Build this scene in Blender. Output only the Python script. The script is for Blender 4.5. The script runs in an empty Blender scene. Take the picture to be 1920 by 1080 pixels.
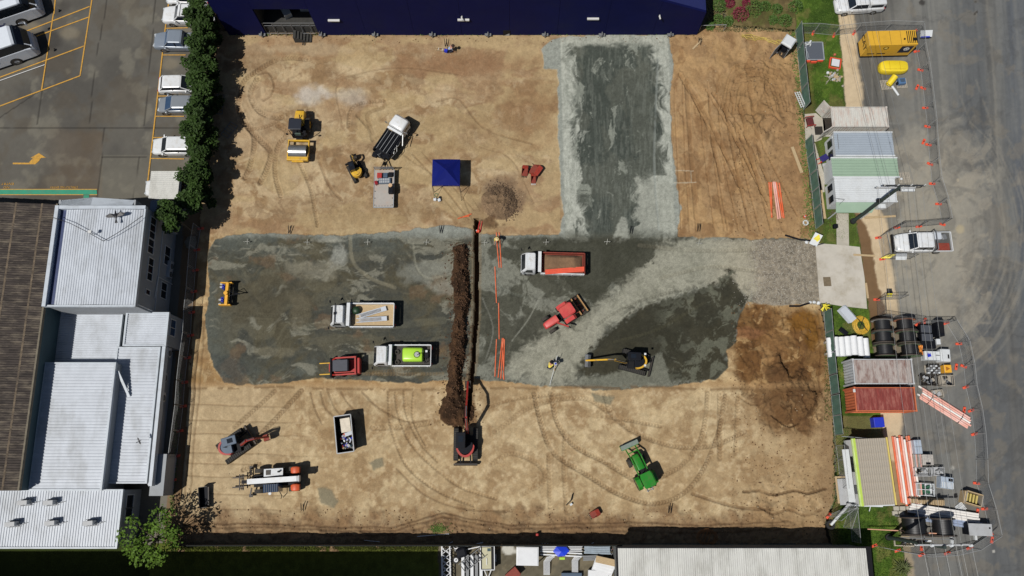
import bpy, bmesh, math, random
import numpy as np
from mathutils import Vector, Matrix
random.seed(7); np.random.seed(7)
R = math.radians
SC = bpy.context.scene
COL = SC.collection
# ---------------- camera, sky, sun, exposure ----------------
F = 1480.0; TH = math.atan(340/F); CH = 78.0
cd = bpy.data.cameras.new('camera'); cam = bpy.data.objects.new('camera', cd); COL.objects.link(cam)
cd.sensor_width = 36; cd.lens = 36*F/1920; cd.clip_end = 600; cd.clip_start = .5
cam.location = (0, 0, CH); cam.rotation_euler = (TH, 0, 0); SC.camera = cam
SUNV = Vector((-.47, -.37, 1)).normalized()
W = bpy.data.worlds.new('World'); SC.world = W; W.use_nodes = True
nt = W.node_tree; nt.nodes.clear()
sky = nt.nodes.new('ShaderNodeTexSky'); sky.sky_type = 'NISHITA'; sky.sun_disc = False
sky.sun_elevation = math.asin(SUNV.z); sky.sun_rotation = math.atan2(SUNV.x, SUNV.y)
bg = nt.nodes.new('ShaderNodeBackground'); bg.inputs[1].default_value = .05
wo = nt.nodes.new('ShaderNodeOutputWorld')
nt.links.new(sky.outputs[0], bg.inputs[0]); nt.links.new(bg.outputs[0], wo.inputs[0])
sl = bpy.data.lights.new('sun', 'SUN'); sl.energy = 5.0; sl.angle = R(.5); sl.color = (1, .965, .91)
so = bpy.data.objects.new('sun', sl); COL.objects.link(so); so.location = (-60, -50, 120)
so.rotation_euler = SUNV.to_track_quat('Z', 'Y').to_euler()
SC.view_settings.view_transform = 'Standard'; SC.view_settings.look = 'None'
SC.view_settings.exposure = -.25; SC.view_settings.gamma = 1; SC.view_settings.use_curve_mapping = False
SC.render.engine = 'CYCLES'

# ---------------- helpers ----------------
cT, sT = math.cos(TH), math.sin(TH)
def G(px, py, z=0.0):
    "world point at height z seen at that place of the photograph"
    u = px-960; v = py-540; t = (CH-z)/(F*cT+v*sT)
    return (u*t, (F*sT-v*cT)*t, z)
def PX(x, y, z=0.0):
    "inverse of G, numpy friendly"
    Y = y*cT-(CH-z)*sT; Z = (CH-z)*cT+y*sT
    return 960+F*x/Z, 540-F*Y/Z
def lin(c):
    c = np.asarray(c, float)/255; return np.where(c < .04045, c/12.92, ((c+.055)/1.055)**2.4)
KL = 1.22
def S(r, g, b):
    "surface colour from the tone it shows in full sun"
    v = lin((r, g, b))/KL; return (float(v[0]), float(v[1]), float(v[2]))

class MB:
    def __init__(s): s.v = []; s.f = []; s.M = None
    def add(s, vs, fs):
        n = len(s.v)
        if s.M is not None: vs = [tuple(s.M @ Vector(p)) for p in vs]
        s.v += [tuple(p) for p in vs]; s.f += [tuple(i+n for i in f) for f in fs]; return s
    def box(s, x0, x1, y0, y1, z0, z1, M=None):
        vs = [(x, y, z) for z in (z0, z1) for y in (y0, y1) for x in (x0, x1)]
        if M is not None: vs = [tuple(M @ Vector(p)) for p in vs]
        return s.add(vs, [(0, 2, 3, 1), (4, 5, 7, 6), (0, 1, 5, 4), (2, 6, 7, 3), (0, 4, 6, 2), (1, 3, 7, 5)])
    def cb(s, c, d, rz=0, rx=0, ry=0):
        "box by centre, dims, rotation"
        M = Matrix.Translation(c) @ Matrix.Rotation(rz, 4, 'Z') @ Matrix.Rotation(ry, 4, 'Y') @ Matrix.Rotation(rx, 4, 'X')
        return s.box(-d[0]/2, d[0]/2, -d[1]/2, d[1]/2, -d[2]/2, d[2]/2, M)
    def bar(s, a, b, w, h=None):
        "rectangular bar from a to b"
        a = Vector(a); b = Vector(b); h = h or w; d = b-a; L = d.length
        if L < 1e-6: return s
        q = d.to_track_quat('X', 'Z').to_matrix().to_4x4()
        return s.box(0, L, -w/2, w/2, -h/2, h/2, Matrix.Translation(a) @ q)
    def tube(s, a, b, r, r2=None, n=10, cap=True):
        a = Vector(a); b = Vector(b); r2 = r if r2 is None else r2; d = b-a
        if d.length < 1e-6: return s
        q = d.to_track_quat('Z', 'Y').to_matrix(); vs = []
        for c, rr in ((a, r), (b, r2)):
            for i in range(n):
                t = 2*math.pi*i/n; vs.append(tuple(c+q @ Vector((rr*math.cos(t), rr*math.sin(t), 0))))
        fs = [(i, (i+1) % n, n+(i+1) % n, n+i) for i in range(n)]
        if cap: fs += [tuple(range(n))[::-1], tuple(range(n, 2*n))]
        return s.add(vs, fs)
    def ring(s, a, b, ro, ri, n=20):
        a = Vector(a); b = Vector(b); d = b-a; q = d.to_track_quat('Z', 'Y').to_matrix(); vs = []
        for c in (a, b):
            for rr in (ro, ri):
                for i in range(n):
                    t = 2*math.pi*i/n; vs.append(tuple(c+q @ Vector((rr*math.cos(t), rr*math.sin(t), 0))))
        fs = []
        for i in range(n):
            j = (i+1) % n
            fs += [(i, j, 2*n+j, 2*n+i), (n+j, n+i, 3*n+i, 3*n+j), (j, i, n+i, n+j), (2*n+i, 2*n+j, 3*n+j, 3*n+i)]
        return s.add(vs, fs)
    def path(s, pts, r, n=6):
        for a, b in zip(pts[:-1], pts[1:]): s.tube(a, b, r, n=n)
        return s
    def prism(s, poly, z0, z1):
        n = len(poly); vs = [(p[0], p[1], z0) for p in poly]+[(p[0], p[1], z1) for p in poly]
        ar = sum(poly[i][0]*poly[(i+1) % n][1]-poly[(i+1) % n][0]*poly[i][1] for i in range(n))
        if ar < 0:
            vs = [(p[0], p[1], z0) for p in poly[::-1]]+[(p[0], p[1], z1) for p in poly[::-1]]
        return s.add(vs, [(i, (i+1) % n, n+(i+1) % n, n+i) for i in range(n)]+[tuple(range(n))[::-1], tuple(range(n, 2*n))])
    def side(s, prof, y0, y1):
        "x-z profile extruded along y"
        n = len(prof); vs = [(p[0], y0, p[1]) for p in prof]+[(p[0], y1, p[1]) for p in prof]
        return s.add(vs, [(i, n+i, n+(i+1) % n, (i+1) % n) for i in range(n)]+[tuple(range(n)), tuple(range(n, 2*n))[::-1]])
    def loft(s, rings, caps=True):
        n = len(rings[0]); vs = [p for r in rings for p in r]; fs = []
        for k in range(len(rings)-1):
            for i in range(n):
                j = (i+1) % n; fs.append((k*n+i, k*n+j, (k+1)*n+j, (k+1)*n+i))
        if caps: fs += [tuple(range(n))[::-1], tuple(range((len(rings)-1)*n, len(rings)*n))]
        return s.add(vs, fs)
    def sphere(s, c, r, n=10, m=6, sz=1.0):
        rings = []
        for k in range(1, m):
            a = math.pi*k/m; rings.append([(c[0]+r*math.sin(a)*math.cos(2*math.pi*i/n), c[1]+r*math.sin(a)*math.sin(2*math.pi*i/n), c[2]-r*sz*math.cos(a)) for i in range(n)])
        return s.loft(rings)
    def blob(s, c, r, jit=.25, sz=.7):
        "irregular stone"
        g = (1+5**.5)/2; P = [(-1, g, 0), (1, g, 0), (-1, -g, 0), (1, -g, 0), (0, -1, g), (0, 1, g), (0, -1, -g), (0, 1, -g), (g, 0, -1), (g, 0, 1), (-g, 0, -1), (-g, 0, 1)]
        Fc = [(0, 11, 5), (0, 5, 1), (0, 1, 7), (0, 7, 10), (0, 10, 11), (1, 5, 9), (5, 11, 4), (11, 10, 2), (10, 7, 6), (7, 1, 8), (3, 9, 4), (3, 4, 2), (3, 2, 6), (3, 6, 8), (3, 8, 9), (4, 9, 5), (2, 4, 11), (6, 2, 10), (8, 6, 7), (9, 8, 1)]
        vs = []
        for p in P:
            k = r/1.9*(1+random.uniform(-jit, jit)); vs.append((c[0]+p[0]*k, c[1]+p[1]*k, c[2]+p[2]*k*sz))
        return s.add(vs, Fc)
    def build(s, name, m, parent=None, label=None, kind=None, bevel=0, smooth=False, seg=2, recalc=False):
        me = bpy.data.meshes.new(name); me.from_pydata(s.v, [], s.f)
        if bevel or recalc:
            bm = bmesh.new(); bm.from_mesh(me)
            bmesh.ops.recalc_face_normals(bm, faces=bm.faces)
            if bevel: bmesh.ops.bevel(bm, geom=list(bm.edges), offset=bevel, segments=seg, affect='EDGES', clamp_overlap=True, profile=.5)
            bm.to_mesh(me); bm.free()
        me.materials.append(m)
        if smooth:
            me.polygons.foreach_set('use_smooth', [True]*len(me.polygons))
            try: me.set_sharp_from_angle(angle=R(38))
            except Exception: pass
        me.update()
        o = bpy.data.objects.new(name, me); COL.objects.link(o)
        if parent is not None: o.parent = parent
        if label: o['label'] = label
        if kind: o['kind'] = kind
        return o

def thing(name, label, cat, loc=(0, 0, 0), rz=0, group=None):
    o = bpy.data.objects.new(name, None); COL.objects.link(o); o.empty_display_size = .3
    o.location = loc; o.rotation_euler = (0, 0, rz); o['label'] = label; o['category'] = cat
    if group: o['group'] = group
    return o
def tag(o, label, cat, group=None):
    o['label'] = label; o['category'] = cat
    if group: o['group'] = group
    return o
KIDS = {}
def kids(o): return [c for c in bpy.data.objects if c.parent == o]
def dup(o, loc=None, rz=None, label=None, parent=None):
    c = o.copy(); COL.objects.link(c)
    if parent is not None: c.parent = parent
    if loc is not None: c.location = loc
    if rz is not None: c.rotation_euler = (0, 0, rz)
    if label: c['label'] = label
    for ch in kids(o): dup(ch, parent=c)
    return c

# ---------------- materials ----------------
MC = {}
def pm(name, col, rough=.6, metal=0, var=.18, scale=2.5, bump=0., bscale=20, dirt=None, damt=.35, dscale=.8, spec=.5, stretch=None):
    "procedural material: base colour with two noise layers, dirt tint and relief"
    if name in MC: return MC[name]
    m = bpy.data.materials.new(name); m.use_nodes = True; n = m.node_tree; L = n.links
    p = n.nodes['Principled BSDF']
    tc = n.nodes.new('ShaderNodeTexCoord'); src = tc.outputs['Object']
    if stretch:
        mp = n.nodes.new('ShaderNodeMapping'); mp.inputs['Scale'].default_value = stretch
        L.new(src, mp.inputs[0]); src = mp.outputs[0]
    nz = n.nodes.new('ShaderNodeTexNoise'); nz.inputs['Scale'].default_value = scale; nz.inputs['Detail'].default_value = 6
    nz.inputs['Roughness'].default_value = .65
    L.new(src, nz.inputs['Vector'])
    rp = n.nodes.new('ShaderNodeMapRange'); rp.inputs[1].default_value = .3; rp.inputs[2].default_value = .7
    rp.inputs[3].default_value = 1-var; rp.inputs[4].default_value = 1+var*.6
    L.new(nz.outputs[0], rp.inputs[0])
    mx = n.nodes.new('ShaderNodeMix'); mx.data_type = 'RGBA'; mx.blend_type = 'MULTIPLY'; mx.inputs[0].default_value = 1
    mx.inputs[6].default_value = (*col, 1); L.new(rp.outputs[0], mx.inputs[7]); out = mx.outputs[2]
    if dirt is not None:
        n2 = n.nodes.new('ShaderNodeTexNoise'); n2.inputs['Scale'].default_value = dscale; n2.inputs['Detail'].default_value = 8
        n2.inputs['Roughness'].default_value = .7
        L.new(src, n2.inputs['Vector'])
        r2 = n.nodes.new('ShaderNodeMapRange'); r2.inputs[1].default_value = .48; r2.inputs[2].default_value = .68
        r2.inputs[3].default_value = 0; r2.inputs[4].default_value = damt; L.new(n2.outputs[0], r2.inputs[0])
        m2 = n.nodes.new('ShaderNodeMix'); m2.data_type = 'RGBA'; L.new(r2.outputs[0], m2.inputs[0]); L.new(out, m2.inputs[6])
        m2.inputs[7].default_value = (*dirt, 1); out = m2.outputs[2]
    L.new(out, p.inputs['Base Color'])
    p.inputs['Roughness'].default_value = rough; p.inputs['Metallic'].default_value = metal
    p.inputs['Specular IOR Level'].default_value = spec
    if bump:
        bn = n.nodes.new('ShaderNodeBump'); bn.inputs['Strength'].default_value = bump; bn.inputs['Distance'].default_value = .03
        n3 = n.nodes.new('ShaderNodeTexNoise'); n3.inputs['Scale'].default_value = bscale; n3.inputs['Detail'].default_value = 4
        L.new(tc.outputs['Object'], n3.inputs['Vector']); L.new(n3.outputs[0], bn.inputs['Height']); L.new(bn.outputs[0], p.inputs['Normal'])
    MC[name] = m; return m
def ground_mat(name, rough=.95, fine=.22, fs=14, bump=.5, bs=9, dist=.05):
    m = bpy.data.materials.new(name); m.use_nodes = True; n = m.node_tree; L = n.links; p = n.nodes['Principled BSDF']
    at = n.nodes.new('ShaderNodeAttribute'); at.attribute_name = 'tone'
    tc = n.nodes.new('ShaderNodeTexCoord')
    nz = n.nodes.new('ShaderNodeTexNoise'); nz.inputs['Scale'].default_value = fs; nz.inputs['Detail'].default_value = 5; nz.inputs['Roughness'].default_value = .75
    L.new(tc.outputs['Object'], nz.inputs['Vector'])
    rp = n.nodes.new('ShaderNodeMapRange'); rp.inputs[1].default_value = .3; rp.inputs[2].default_value = .7; rp.inputs[3].default_value = 1-fine; rp.inputs[4].default_value = 1+fine
    L.new(nz.outputs[0], rp.inputs[0])
    mx = n.nodes.new('ShaderNodeMix'); mx.data_type = 'RGBA'; mx.blend_type = 'MULTIPLY'; mx.inputs[0].default_value = 1
    L.new(at.outputs['Color'], mx.inputs[6]); L.new(rp.outputs[0], mx.inputs[7]); L.new(mx.outputs[2], p.inputs['Base Color'])
    p.inputs['Roughness'].default_value = rough; p.inputs['Specular IOR Level'].default_value = .2
    bn = n.nodes.new('ShaderNodeBump'); bn.inputs['Strength'].default_value = bump; bn.inputs['Distance'].default_value = dist
    n3 = n.nodes.new('ShaderNodeTexNoise'); n3.inputs['Scale'].default_value = bs; n3.inputs['Detail'].default_value = 6; n3.inputs['Roughness'].default_value = .7
    L.new(tc.outputs['Object'], n3.inputs['Vector']); L.new(n3.outputs[0], bn.inputs['Height']); L.new(bn.outputs[0], p.inputs['Normal'])
    return m
# ---------------- terrain ----------------
def _h(ix, iy, sd):
    n = (ix*374761393+iy*668265263+sd*1442695041) & 0xFFFFFFFF
    n = ((n ^ (n >> 13))*1274126177) & 0xFFFFFFFF
    return ((n ^ (n >> 16)) & 0xFFFF)/65535.0
def vn(x, y, sd=0):
    fx = np.floor(x); fy = np.floor(y); tx = x-fx; ty = y-fy
    ix = fx.astype(np.int64); iy = fy.astype(np.int64)
    tx = tx*tx*(3-2*tx); ty = ty*ty*(3-2*ty)
    a = _h(ix, iy, sd); b = _h(ix+1, iy, sd); c = _h(ix, iy+1, sd); d = _h(ix+1, iy+1, sd)
    return (a*(1-tx)+b*tx)*(1-ty)+(c*(1-tx)+d*tx)*ty
def fbm(x, y, L, o=4, sd=0, g=.55):
    s = 0; w = 1; t = 0; k = 1/L
    for i in range(o):
        s = s+w*vn(x*k+17.3*i, y*k-9.1*i, sd+i*31); t += w; w *= g; k *= 2.03
    return s/t
def ss(a, b, x):
    t = np.clip((x-a)/(b-a), 0, 1); return t*t*(3-2*t)
def sdf(px, py, poly):
    "signed distance in photograph pixels, negative inside"
    d = np.full(px.shape, 1e9); ins = np.zeros(px.shape, bool); n = len(poly)
    for i in range(n):
        ax, ay = poly[i]; bx, by = poly[(i+1) % n]; ex, ey = bx-ax, by-ay; wx, wy = px-ax, py-ay
        t = np.clip((wx*ex+wy*ey)/(ex*ex+ey*ey+1e-9), 0, 1)
        d = np.minimum(d, (wx-ex*t)**2+(wy-ey*t)**2)
        c = (ay > py) != (by > py)
        if ey != 0: ins ^= c & (px < ex*(py-ay)/ey+ax)
    d = np.sqrt(d); return np.where(ins, -d, d)
def Sa(r, g, b): return lin((r, g, b))/KL
def cr(pts, step=6):
    "smooth curve through photograph points"
    P = [np.array(p, float) for p in pts]; P = [2*P[0]-P[1]]+P+[2*P[-1]-P[-2]]; out = []
    for i in range(1, len(P)-2):
        n = max(2, int(np.linalg.norm(P[i+1]-P[i])/step))
        for k in range(n):
            t = k/n; a, b, c, d = P[i-1:i+3]
            out.append(.5*((2*b)+(-a+c)*t+(2*a-5*b+4*c-d)*t*t+(-a+3*b-3*c+d)*t**3))
    out.append(P[-2]); return out

class Patch:
    def __init__(s, x0, x1, y0, y1, res):
        s.x0, s.y0, s.res = x0, y0, res
        xs = np.arange(x0, x1+res/2, res); ys = np.arange(y0, y1+res/2, res)
        s.X, s.Y = np.meshgrid(xs, ys); s.px, s.py = PX(s.X, s.Y)
        s.Z = np.zeros(s.X.shape); s.C = np.zeros(s.X.shape+(3,)); s.reg = np.zeros(s.X.shape, int)
    def n(s, L, o=4, sd=0, ax=1, ay=1, g=.55): return fbm(s.px*ax, s.py*ay, L, o, sd, g)
    def wn(s, L, o=5, sd=0, ax=1, ay=1, g=.6, k=1.0):
        a = (fbm(s.px, s.py, L*1.6, 3, sd+900)-.5)*L*2.2*k; b = (fbm(s.px, s.py, L*1.6, 3, sd+950)-.5)*L*2.2*k
        return fbm((s.px+a)*ax, (s.py+b)*ay, L, o, sd, g)
    def mix(s, m, c):
        m = np.clip(m, 0, 1)[..., None]; s.C = s.C*(1-m)+np.asarray(c)*m
    def mul(s, m, f):
        m = np.clip(m, 0, 1)[..., None]; s.C = s.C*(1-m+m*f)
    def track(s, pts, w=6, depth=.03, tread=True, tone=None, amt=.5, per=.3, noise=.5, berm=.4, sd=3):
        depth *= 1.35; P = cr(pts); Wd = [G(p[0], p[1]) for p in P]; hw = w/19/2
        D = None; acc = 0; m = hw*1.8
        xs = [p[0] for p in Wd]; ys = [p[1] for p in Wd]
        def sl(a0, a1, b0, b1):
            i0 = max(0, int((a0-m-s.x0)/s.res)); i1 = min(s.X.shape[1], int((a1+m-s.x0)/s.res)+2)
            j0 = max(0, int((b0-m-s.y0)/s.res)); j1 = min(s.X.shape[0], int((b1+m-s.y0)/s.res)+2)
            return slice(j0, max(j0, j1)), slice(i0, max(i0, i1))
        bb = sl(min(xs), max(xs), min(ys), max(ys))
        if s.X[bb].size == 0: return
        D = np.full(s.X.shape, 9.); Sg = np.zeros(s.X.shape); A = np.zeros(s.X.shape)
        for (ax, ay, _), (bx, by, _) in zip(Wd[:-1], Wd[1:]):
            q = sl(min(ax, bx), max(ax, bx), min(ay, by), max(ay, by))
            if s.X[q].size == 0: continue
            ex, ey = bx-ax, by-ay; L = math.hypot(ex, ey)
            if L < 1e-6: continue
            wx = s.X[q]-ax; wy = s.Y[q]-ay; t = np.clip((wx*ex+wy*ey)/L/L, 0, 1)
            dx = wx-ex*t; dy = wy-ey*t; d = np.hypot(dx, dy); sg = np.sign(ex*wy-ey*wx)
            u = d < np.abs(D[q]); D[q] = np.where(u, d*sg, D[q]); A[q] = np.where(u, acc+t*L, A[q]); acc += L
        D = D[bb]; A = A[bb]; ad = np.abs(D)
        nz = fbm(s.X[bb], s.Y[bb], 1.3, 3, sd)
        k = ss(.5-noise*.45, .5+.12, nz+.5*(1-noise))
        core = (1-ss(hw*.75, hw*1.1, ad))*k
        rim = np.exp(-((ad-hw*1.15)/(hw*.3))**2)*k
        zz = -depth*core+depth*berm*rim
        if tread:
            ph = (A+ad*.9)/per*2*math.pi
            tr = .5+.5*np.sin(ph); zz = zz+core*depth*1.3*(tr-.5); cc = core*(.25+.75*tr)
        else: cc = core
        s.Z[bb] += zz
        if tone is not None:
            mm = np.clip(cc*amt*.8, 0, 1)[..., None]; s.C[bb] = s.C[bb]*(1-mm)+np.asarray(Sa(*tone))*mm
    def build(s, mats, kinds):
        ny, nx = s.X.shape
        idx = np.arange(ny*nx).reshape(ny, nx)
        q = np.stack([idx[:-1, :-1], idx[:-1, 1:], idx[1:, 1:], idx[1:, :-1]], -1).reshape(-1, 4)
        rg = s.reg[:-1, :-1].reshape(-1)
        V = np.stack([s.X, s.Y, s.Z], -1).reshape(-1, 3); Cc = np.concatenate([np.clip(s.C, .004, .9).reshape(-1, 3), np.ones((ny*nx, 1))], 1)
        out = {}
        for r, name in kinds.items():
            f = q[rg == r]
            if len(f) == 0: continue
            used = np.unique(f); rm = np.full(ny*nx, -1); rm[used] = np.arange(len(used)); f = rm[f]
            me = bpy.data.meshes.new(name); me.vertices.add(len(used)); me.vertices.foreach_set('co', V[used].astype('f4').ravel())
            me.loops.add(f.size); me.loops.foreach_set('vertex_index', f.astype('i4').ravel())
            me.polygons.add(len(f)); me.polygons.foreach_set('loop_start', (np.arange(len(f))*4).astype('i4'))
            me.polygons.foreach_set('use_smooth', np.ones(len(f), bool))
            a = me.attributes.new('tone', 'FLOAT_COLOR', 'POINT'); a.data.foreach_set('color', Cc[used].astype('f4').ravel())
            me.update(calc_edges=True); me.materials.append(mats[r])
            o = bpy.data.objects.new(name, me); COL.objects.link(o); out[r] = o
        return out
    def zat(s, x, y):
        i = int(np.clip((x-s.x0)/s.res, 0, s.X.shape[1]-1)); j = int(np.clip((y-s.y0)/s.res, 0, s.X.shape[0]-1)); return float(s.Z[j, i])

# ---- the building plot ----
SITE = [(428, 60), (1310, 60), (1322, 48), (1500, 62), (1500, 150), (1512, 300), (1522, 400), (1531, 455), (1537, 575), (1550, 640), (1562, 800), (1566, 930), (1545, 985), (1560, 1040), (300, 1040), (336, 930), (352, 700), (372, 440), (392, 250), (405, 60)]
PAD = [(392, 470), (405, 452), (430, 442), (480, 436), (560, 441), (640, 441), (750, 436), (790, 428), (840, 422), (872, 427), (900, 438), (960, 441), (1048, 441), (1056, 400), (1050, 330), (1046, 250), (1046, 130), (1020, 128), (1014, 92), (1030, 78), (1052, 70), (1130, 66), (1253, 66), (1258, 95), (1263, 130), (1256, 180), (1261, 280), (1270, 350), (1276, 390), (1270, 445), (1400, 448), (1480, 446), (1540, 452), (1545, 572), (1450, 572), (1400, 566), (1386, 590), (1380, 640), (1362, 660), (1366, 690), (1340, 712), (1260, 725), (1110, 732), (1090, 726), (1000, 722), (900, 712), (840, 714), (780, 718), (650, 712), (600, 708), (520, 719), (450, 722), (420, 718), (400, 690), (388, 640), (386, 590), (395, 530), (388, 500)]
x0 = G(285, 1040)[0]-2; x1 = G(1600, 1040)[0]+1.5
sp = Patch(x0, G(1560, 60)[0]+1, G(0, 1034)[1], G(0, 48)[1], .085)
px, py = sp.px, sp.py
nA = sp.n(90, 5, 1); nB = sp.n(28, 5, 2); nC = sp.n(9, 4, 3); nH = sp.n(60, 5, 4, .35, 1.4); nV = sp.n(22, 4, 5, 1.5, .25); nF = sp.n(4, 2, 6)
nW = sp.wn(46, 6, 9, .8, 1.2); nW2 = sp.wn(20, 5, 10); nW3 = sp.wn(80, 6, 13, .5, 1.3, .65)
# soil
sp.C[:] = Sa(172, 145, 106)
sp.mix(ss(.42, .62, nA), Sa(158, 127, 86)); sp.mix(ss(.5, .68, nH)*.7, Sa(188, 164, 126)); sp.mix(ss(.55, .7, nB)*.45, Sa(140, 106, 68))
sp.mix(ss(.48, .58, nW)*.7, Sa(200, 174, 132)); sp.mix(ss(.5, .6, nW3)*.6, Sa(150, 118, 80)); sp.mix(ss(.53, .6, nW2)*.45, Sa(128, 98, 66)); sp.mix(ss(.56, .64, sp.wn(14, 4, 12))*.35, Sa(202, 180, 140))
up = 1-ss(430, 450, py)
sp.mix(up*ss(.4, .6, nH)*.6*(px < 1050), Sa(152, 115, 76))
sp.mix(up*ss(.52, .64, sp.n(45, 4, 8, .6, 1.2))*.6*(px < 1050), Sa(186, 160, 112))
for cx, cy, rx, ry, c, a in ((592, 178, 38, 24, (198, 190, 178), .7), (660, 182, 34, 20, (184, 174, 158), .55), (570, 92, 150, 12, (180, 156, 120), .6), (850, 120, 160, 22, (146, 106, 70), .6), (985, 210, 60, 70, (148, 112, 72), .6), (470, 110, 40, 26, (138, 108, 74), .5),
                          (700, 400, 160, 30, (150, 122, 82), .5), (900, 250, 90, 60, (152, 120, 78), .45), (480, 230, 50, 90, (188, 160, 122), .5), (930, 372, 50, 38, (122, 98, 74), .75), (905, 405, 45, 26, (128, 98, 66), .5)):
    e = 1-ss(.4, 1.15, np.hypot((px-cx)/rx, (py-cy)/ry)+(nB-.5)*1.6); sp.mix(e*a, Sa(*c))
rt = ss(1250, 1262, px)*(1-ss(440, 455, py))
sp.mix(rt*.8, Sa(162, 130, 94)); sp.mix(rt*ss(.5, .6, sp.wn(36, 6, 24, 1.3, .6))*.5, Sa(184, 150, 106)); sp.mix(rt*ss(.52, .62, sp.wn(26, 6, 25, 1.3, .6))*.5, Sa(122, 88, 56)); sp.mix(rt*ss(.5, .66, nB)*.3, Sa(126, 94, 62)); sp.mix(rt*ss(.55, .7, sp.n(30, 4, 11))*.5, Sa(178, 144, 100))
e = 1-ss(.5, 1.1, np.hypot((px-1420)/80, (py-175)/85)+(nB-.5)*1.3); sp.mix(rt*e*.5, Sa(136, 104, 68))
e = 1-ss(.5, 1.1, np.hypot((px-1480)/45, (py-290)/160)+(nB-.5)*1.3); sp.mix(rt*e*.6, Sa(150, 118, 84))
lo = ss(715, 730, py)
sp.mix(lo*.55, Sa(184, 158, 118)); sp.mix(lo*ss(.52, .6, sp.wn(30, 5, 18))*.5, Sa(200, 176, 136)); sp.mix(lo*ss(.54, .62, sp.wn(24, 5, 19))*.4, Sa(146, 114, 76)); sp.mix(lo*ss(.45, .62, nA)*.7, Sa(164, 135, 96)); sp.mix(lo*ss(.52, .66, nB)*.55, Sa(140, 109, 72)); sp.mix(lo*ss(.57, .7, nC)*.35, Sa(196, 174, 138))
sp.mix(lo*(1-ss(470, 560, px))*.55, Sa(184, 160, 124))
# brown margin inside the southern fence, and lower right corner
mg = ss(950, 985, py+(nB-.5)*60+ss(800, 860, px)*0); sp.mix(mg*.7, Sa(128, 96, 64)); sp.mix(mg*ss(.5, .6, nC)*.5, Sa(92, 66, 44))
e = ss(1390, 1440, px+(nB-.5)*60)*ss(715, 740, py); sp.mix(e*.5, Sa(158, 126, 86))
e = ss(1525, 1548, px+(nB-.5)*40)*ss(560, 600, py); sp.mix(e*.6, Sa(128, 98, 66))
wet = sdf(px, py, [(1378, 588), (1396, 570), (1470, 578), (1530, 580), (1545, 620), (1550, 700), (1550, 790), (1515, 822), (1450, 812), (1412, 770), (1392, 725), (1370, 700), (1366, 640)])+(nB-.5)*40
wm = 1-ss(-16, 10, wet); sp.mix(wm*.95, Sa(120, 88, 52)); sp.mix(wm*ss(.46, .58, sp.wn(34, 6, 14))*.85, Sa(106, 74, 42)); sp.mix(wm*ss(.54, .6, sp.wn(22, 5, 15))*.6, Sa(178, 146, 102)); sp.mix(wm*ss(.55, .6, sp.wn(12, 5, 16))*.5, Sa(88, 60, 36))
for cx, cy, rx, ry, c, a in ((1505, 603, 36, 22, (122, 84, 34), .9), (1522, 628, 16, 26, (118, 82, 34), .85), (1459, 697, 15, 28, (72, 48, 30), 1), (1450, 716, 14, 9, (72, 48, 30), .9), (1445, 760, 14, 34, (112, 82, 50), .8), (1400, 625, 40, 12, (138, 96, 66), .6), (1520, 745, 26, 30, (110, 82, 50), .7), (1445, 660, 30, 40, (140, 104, 66), .6)):
    e = 1-ss(.6, 1.1, np.hypot((px-cx)/rx, (py-cy)/ry)+(nB-.5)*.9); sp.mix(e*a, Sa(*c))
g_ = sp.C.mean(-1, keepdims=True); up3 = (up*(px < 1250))[..., None]; sp.C = sp.C*(1-.14*up3)+g_*.14*up3; lo3 = (lo*(1-e*.5))[..., None]; sp.C = sp.C*(1-.12*lo3)+sp.C.mean(-1, keepdims=True)*.12*lo3; sp.C *= 1+.09*lo3; sp.C = sp.C*np.array([.985, 1.0, 1.0])*(1-lo3)+sp.C*np.array([.99, 1.02, 1.0])*lo3
fan = sdf(px, py, [(1432, 690), (1456, 668), (1482, 700), (1500, 690), (1530, 720), (1538, 755), (1520, 782), (1500, 796), (1480, 799), (1455, 784), (1446, 750), (1436, 720)])+(nB-.5)*26+(nC-.5)*12
sp.mix((1-ss(-4, 6, fan))*.75, Sa(104, 76, 47)); sp.mix((1-ss(-4, 3, fan))*ss(.5, .58, sp.wn(22, 5, 26))*.55, Sa(74, 52, 32))
fz = ss(0, 14, -fan)
sp.Z += fz*(.55+(sp.wn(18, 4, 23)-.5)*.9)+wm*(np.abs(sp.wn(22, 5, 24)-.5)*1.2-.2)*.55
sp.C *= (1+(nC-.5)*.34+(nF-.5)*.2+(sp.n(2.2, 1, 7)-.5)*.12)[..., None]
sp.Z += (nA-.5)*.12+(nB-.5)*.07+(nC-.5)*.05
rough = np.clip(rt*.45+wm+mg*.9+(1-ss(.3, 1.2, np.hypot((px-1430)/90, (py-190)/130)))*.8+(1-ss(.3, 1.2, np.hypot((px-1470)/100, (py-930)/50))), 0, 1.3)
sp.Z += rough*((sp.n(26, 5, 21)-.5)*.6+(np.abs(sp.wn(20, 4, 22)-.5))*.5)
md = 1-ss(.2, 1.1, np.hypot((px-1432)/62, (py-172)/90)+(nB-.5)*.8); sp.Z += md*(.45+(sp.wn(30, 4, 29)-.5)*1.0)
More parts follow.
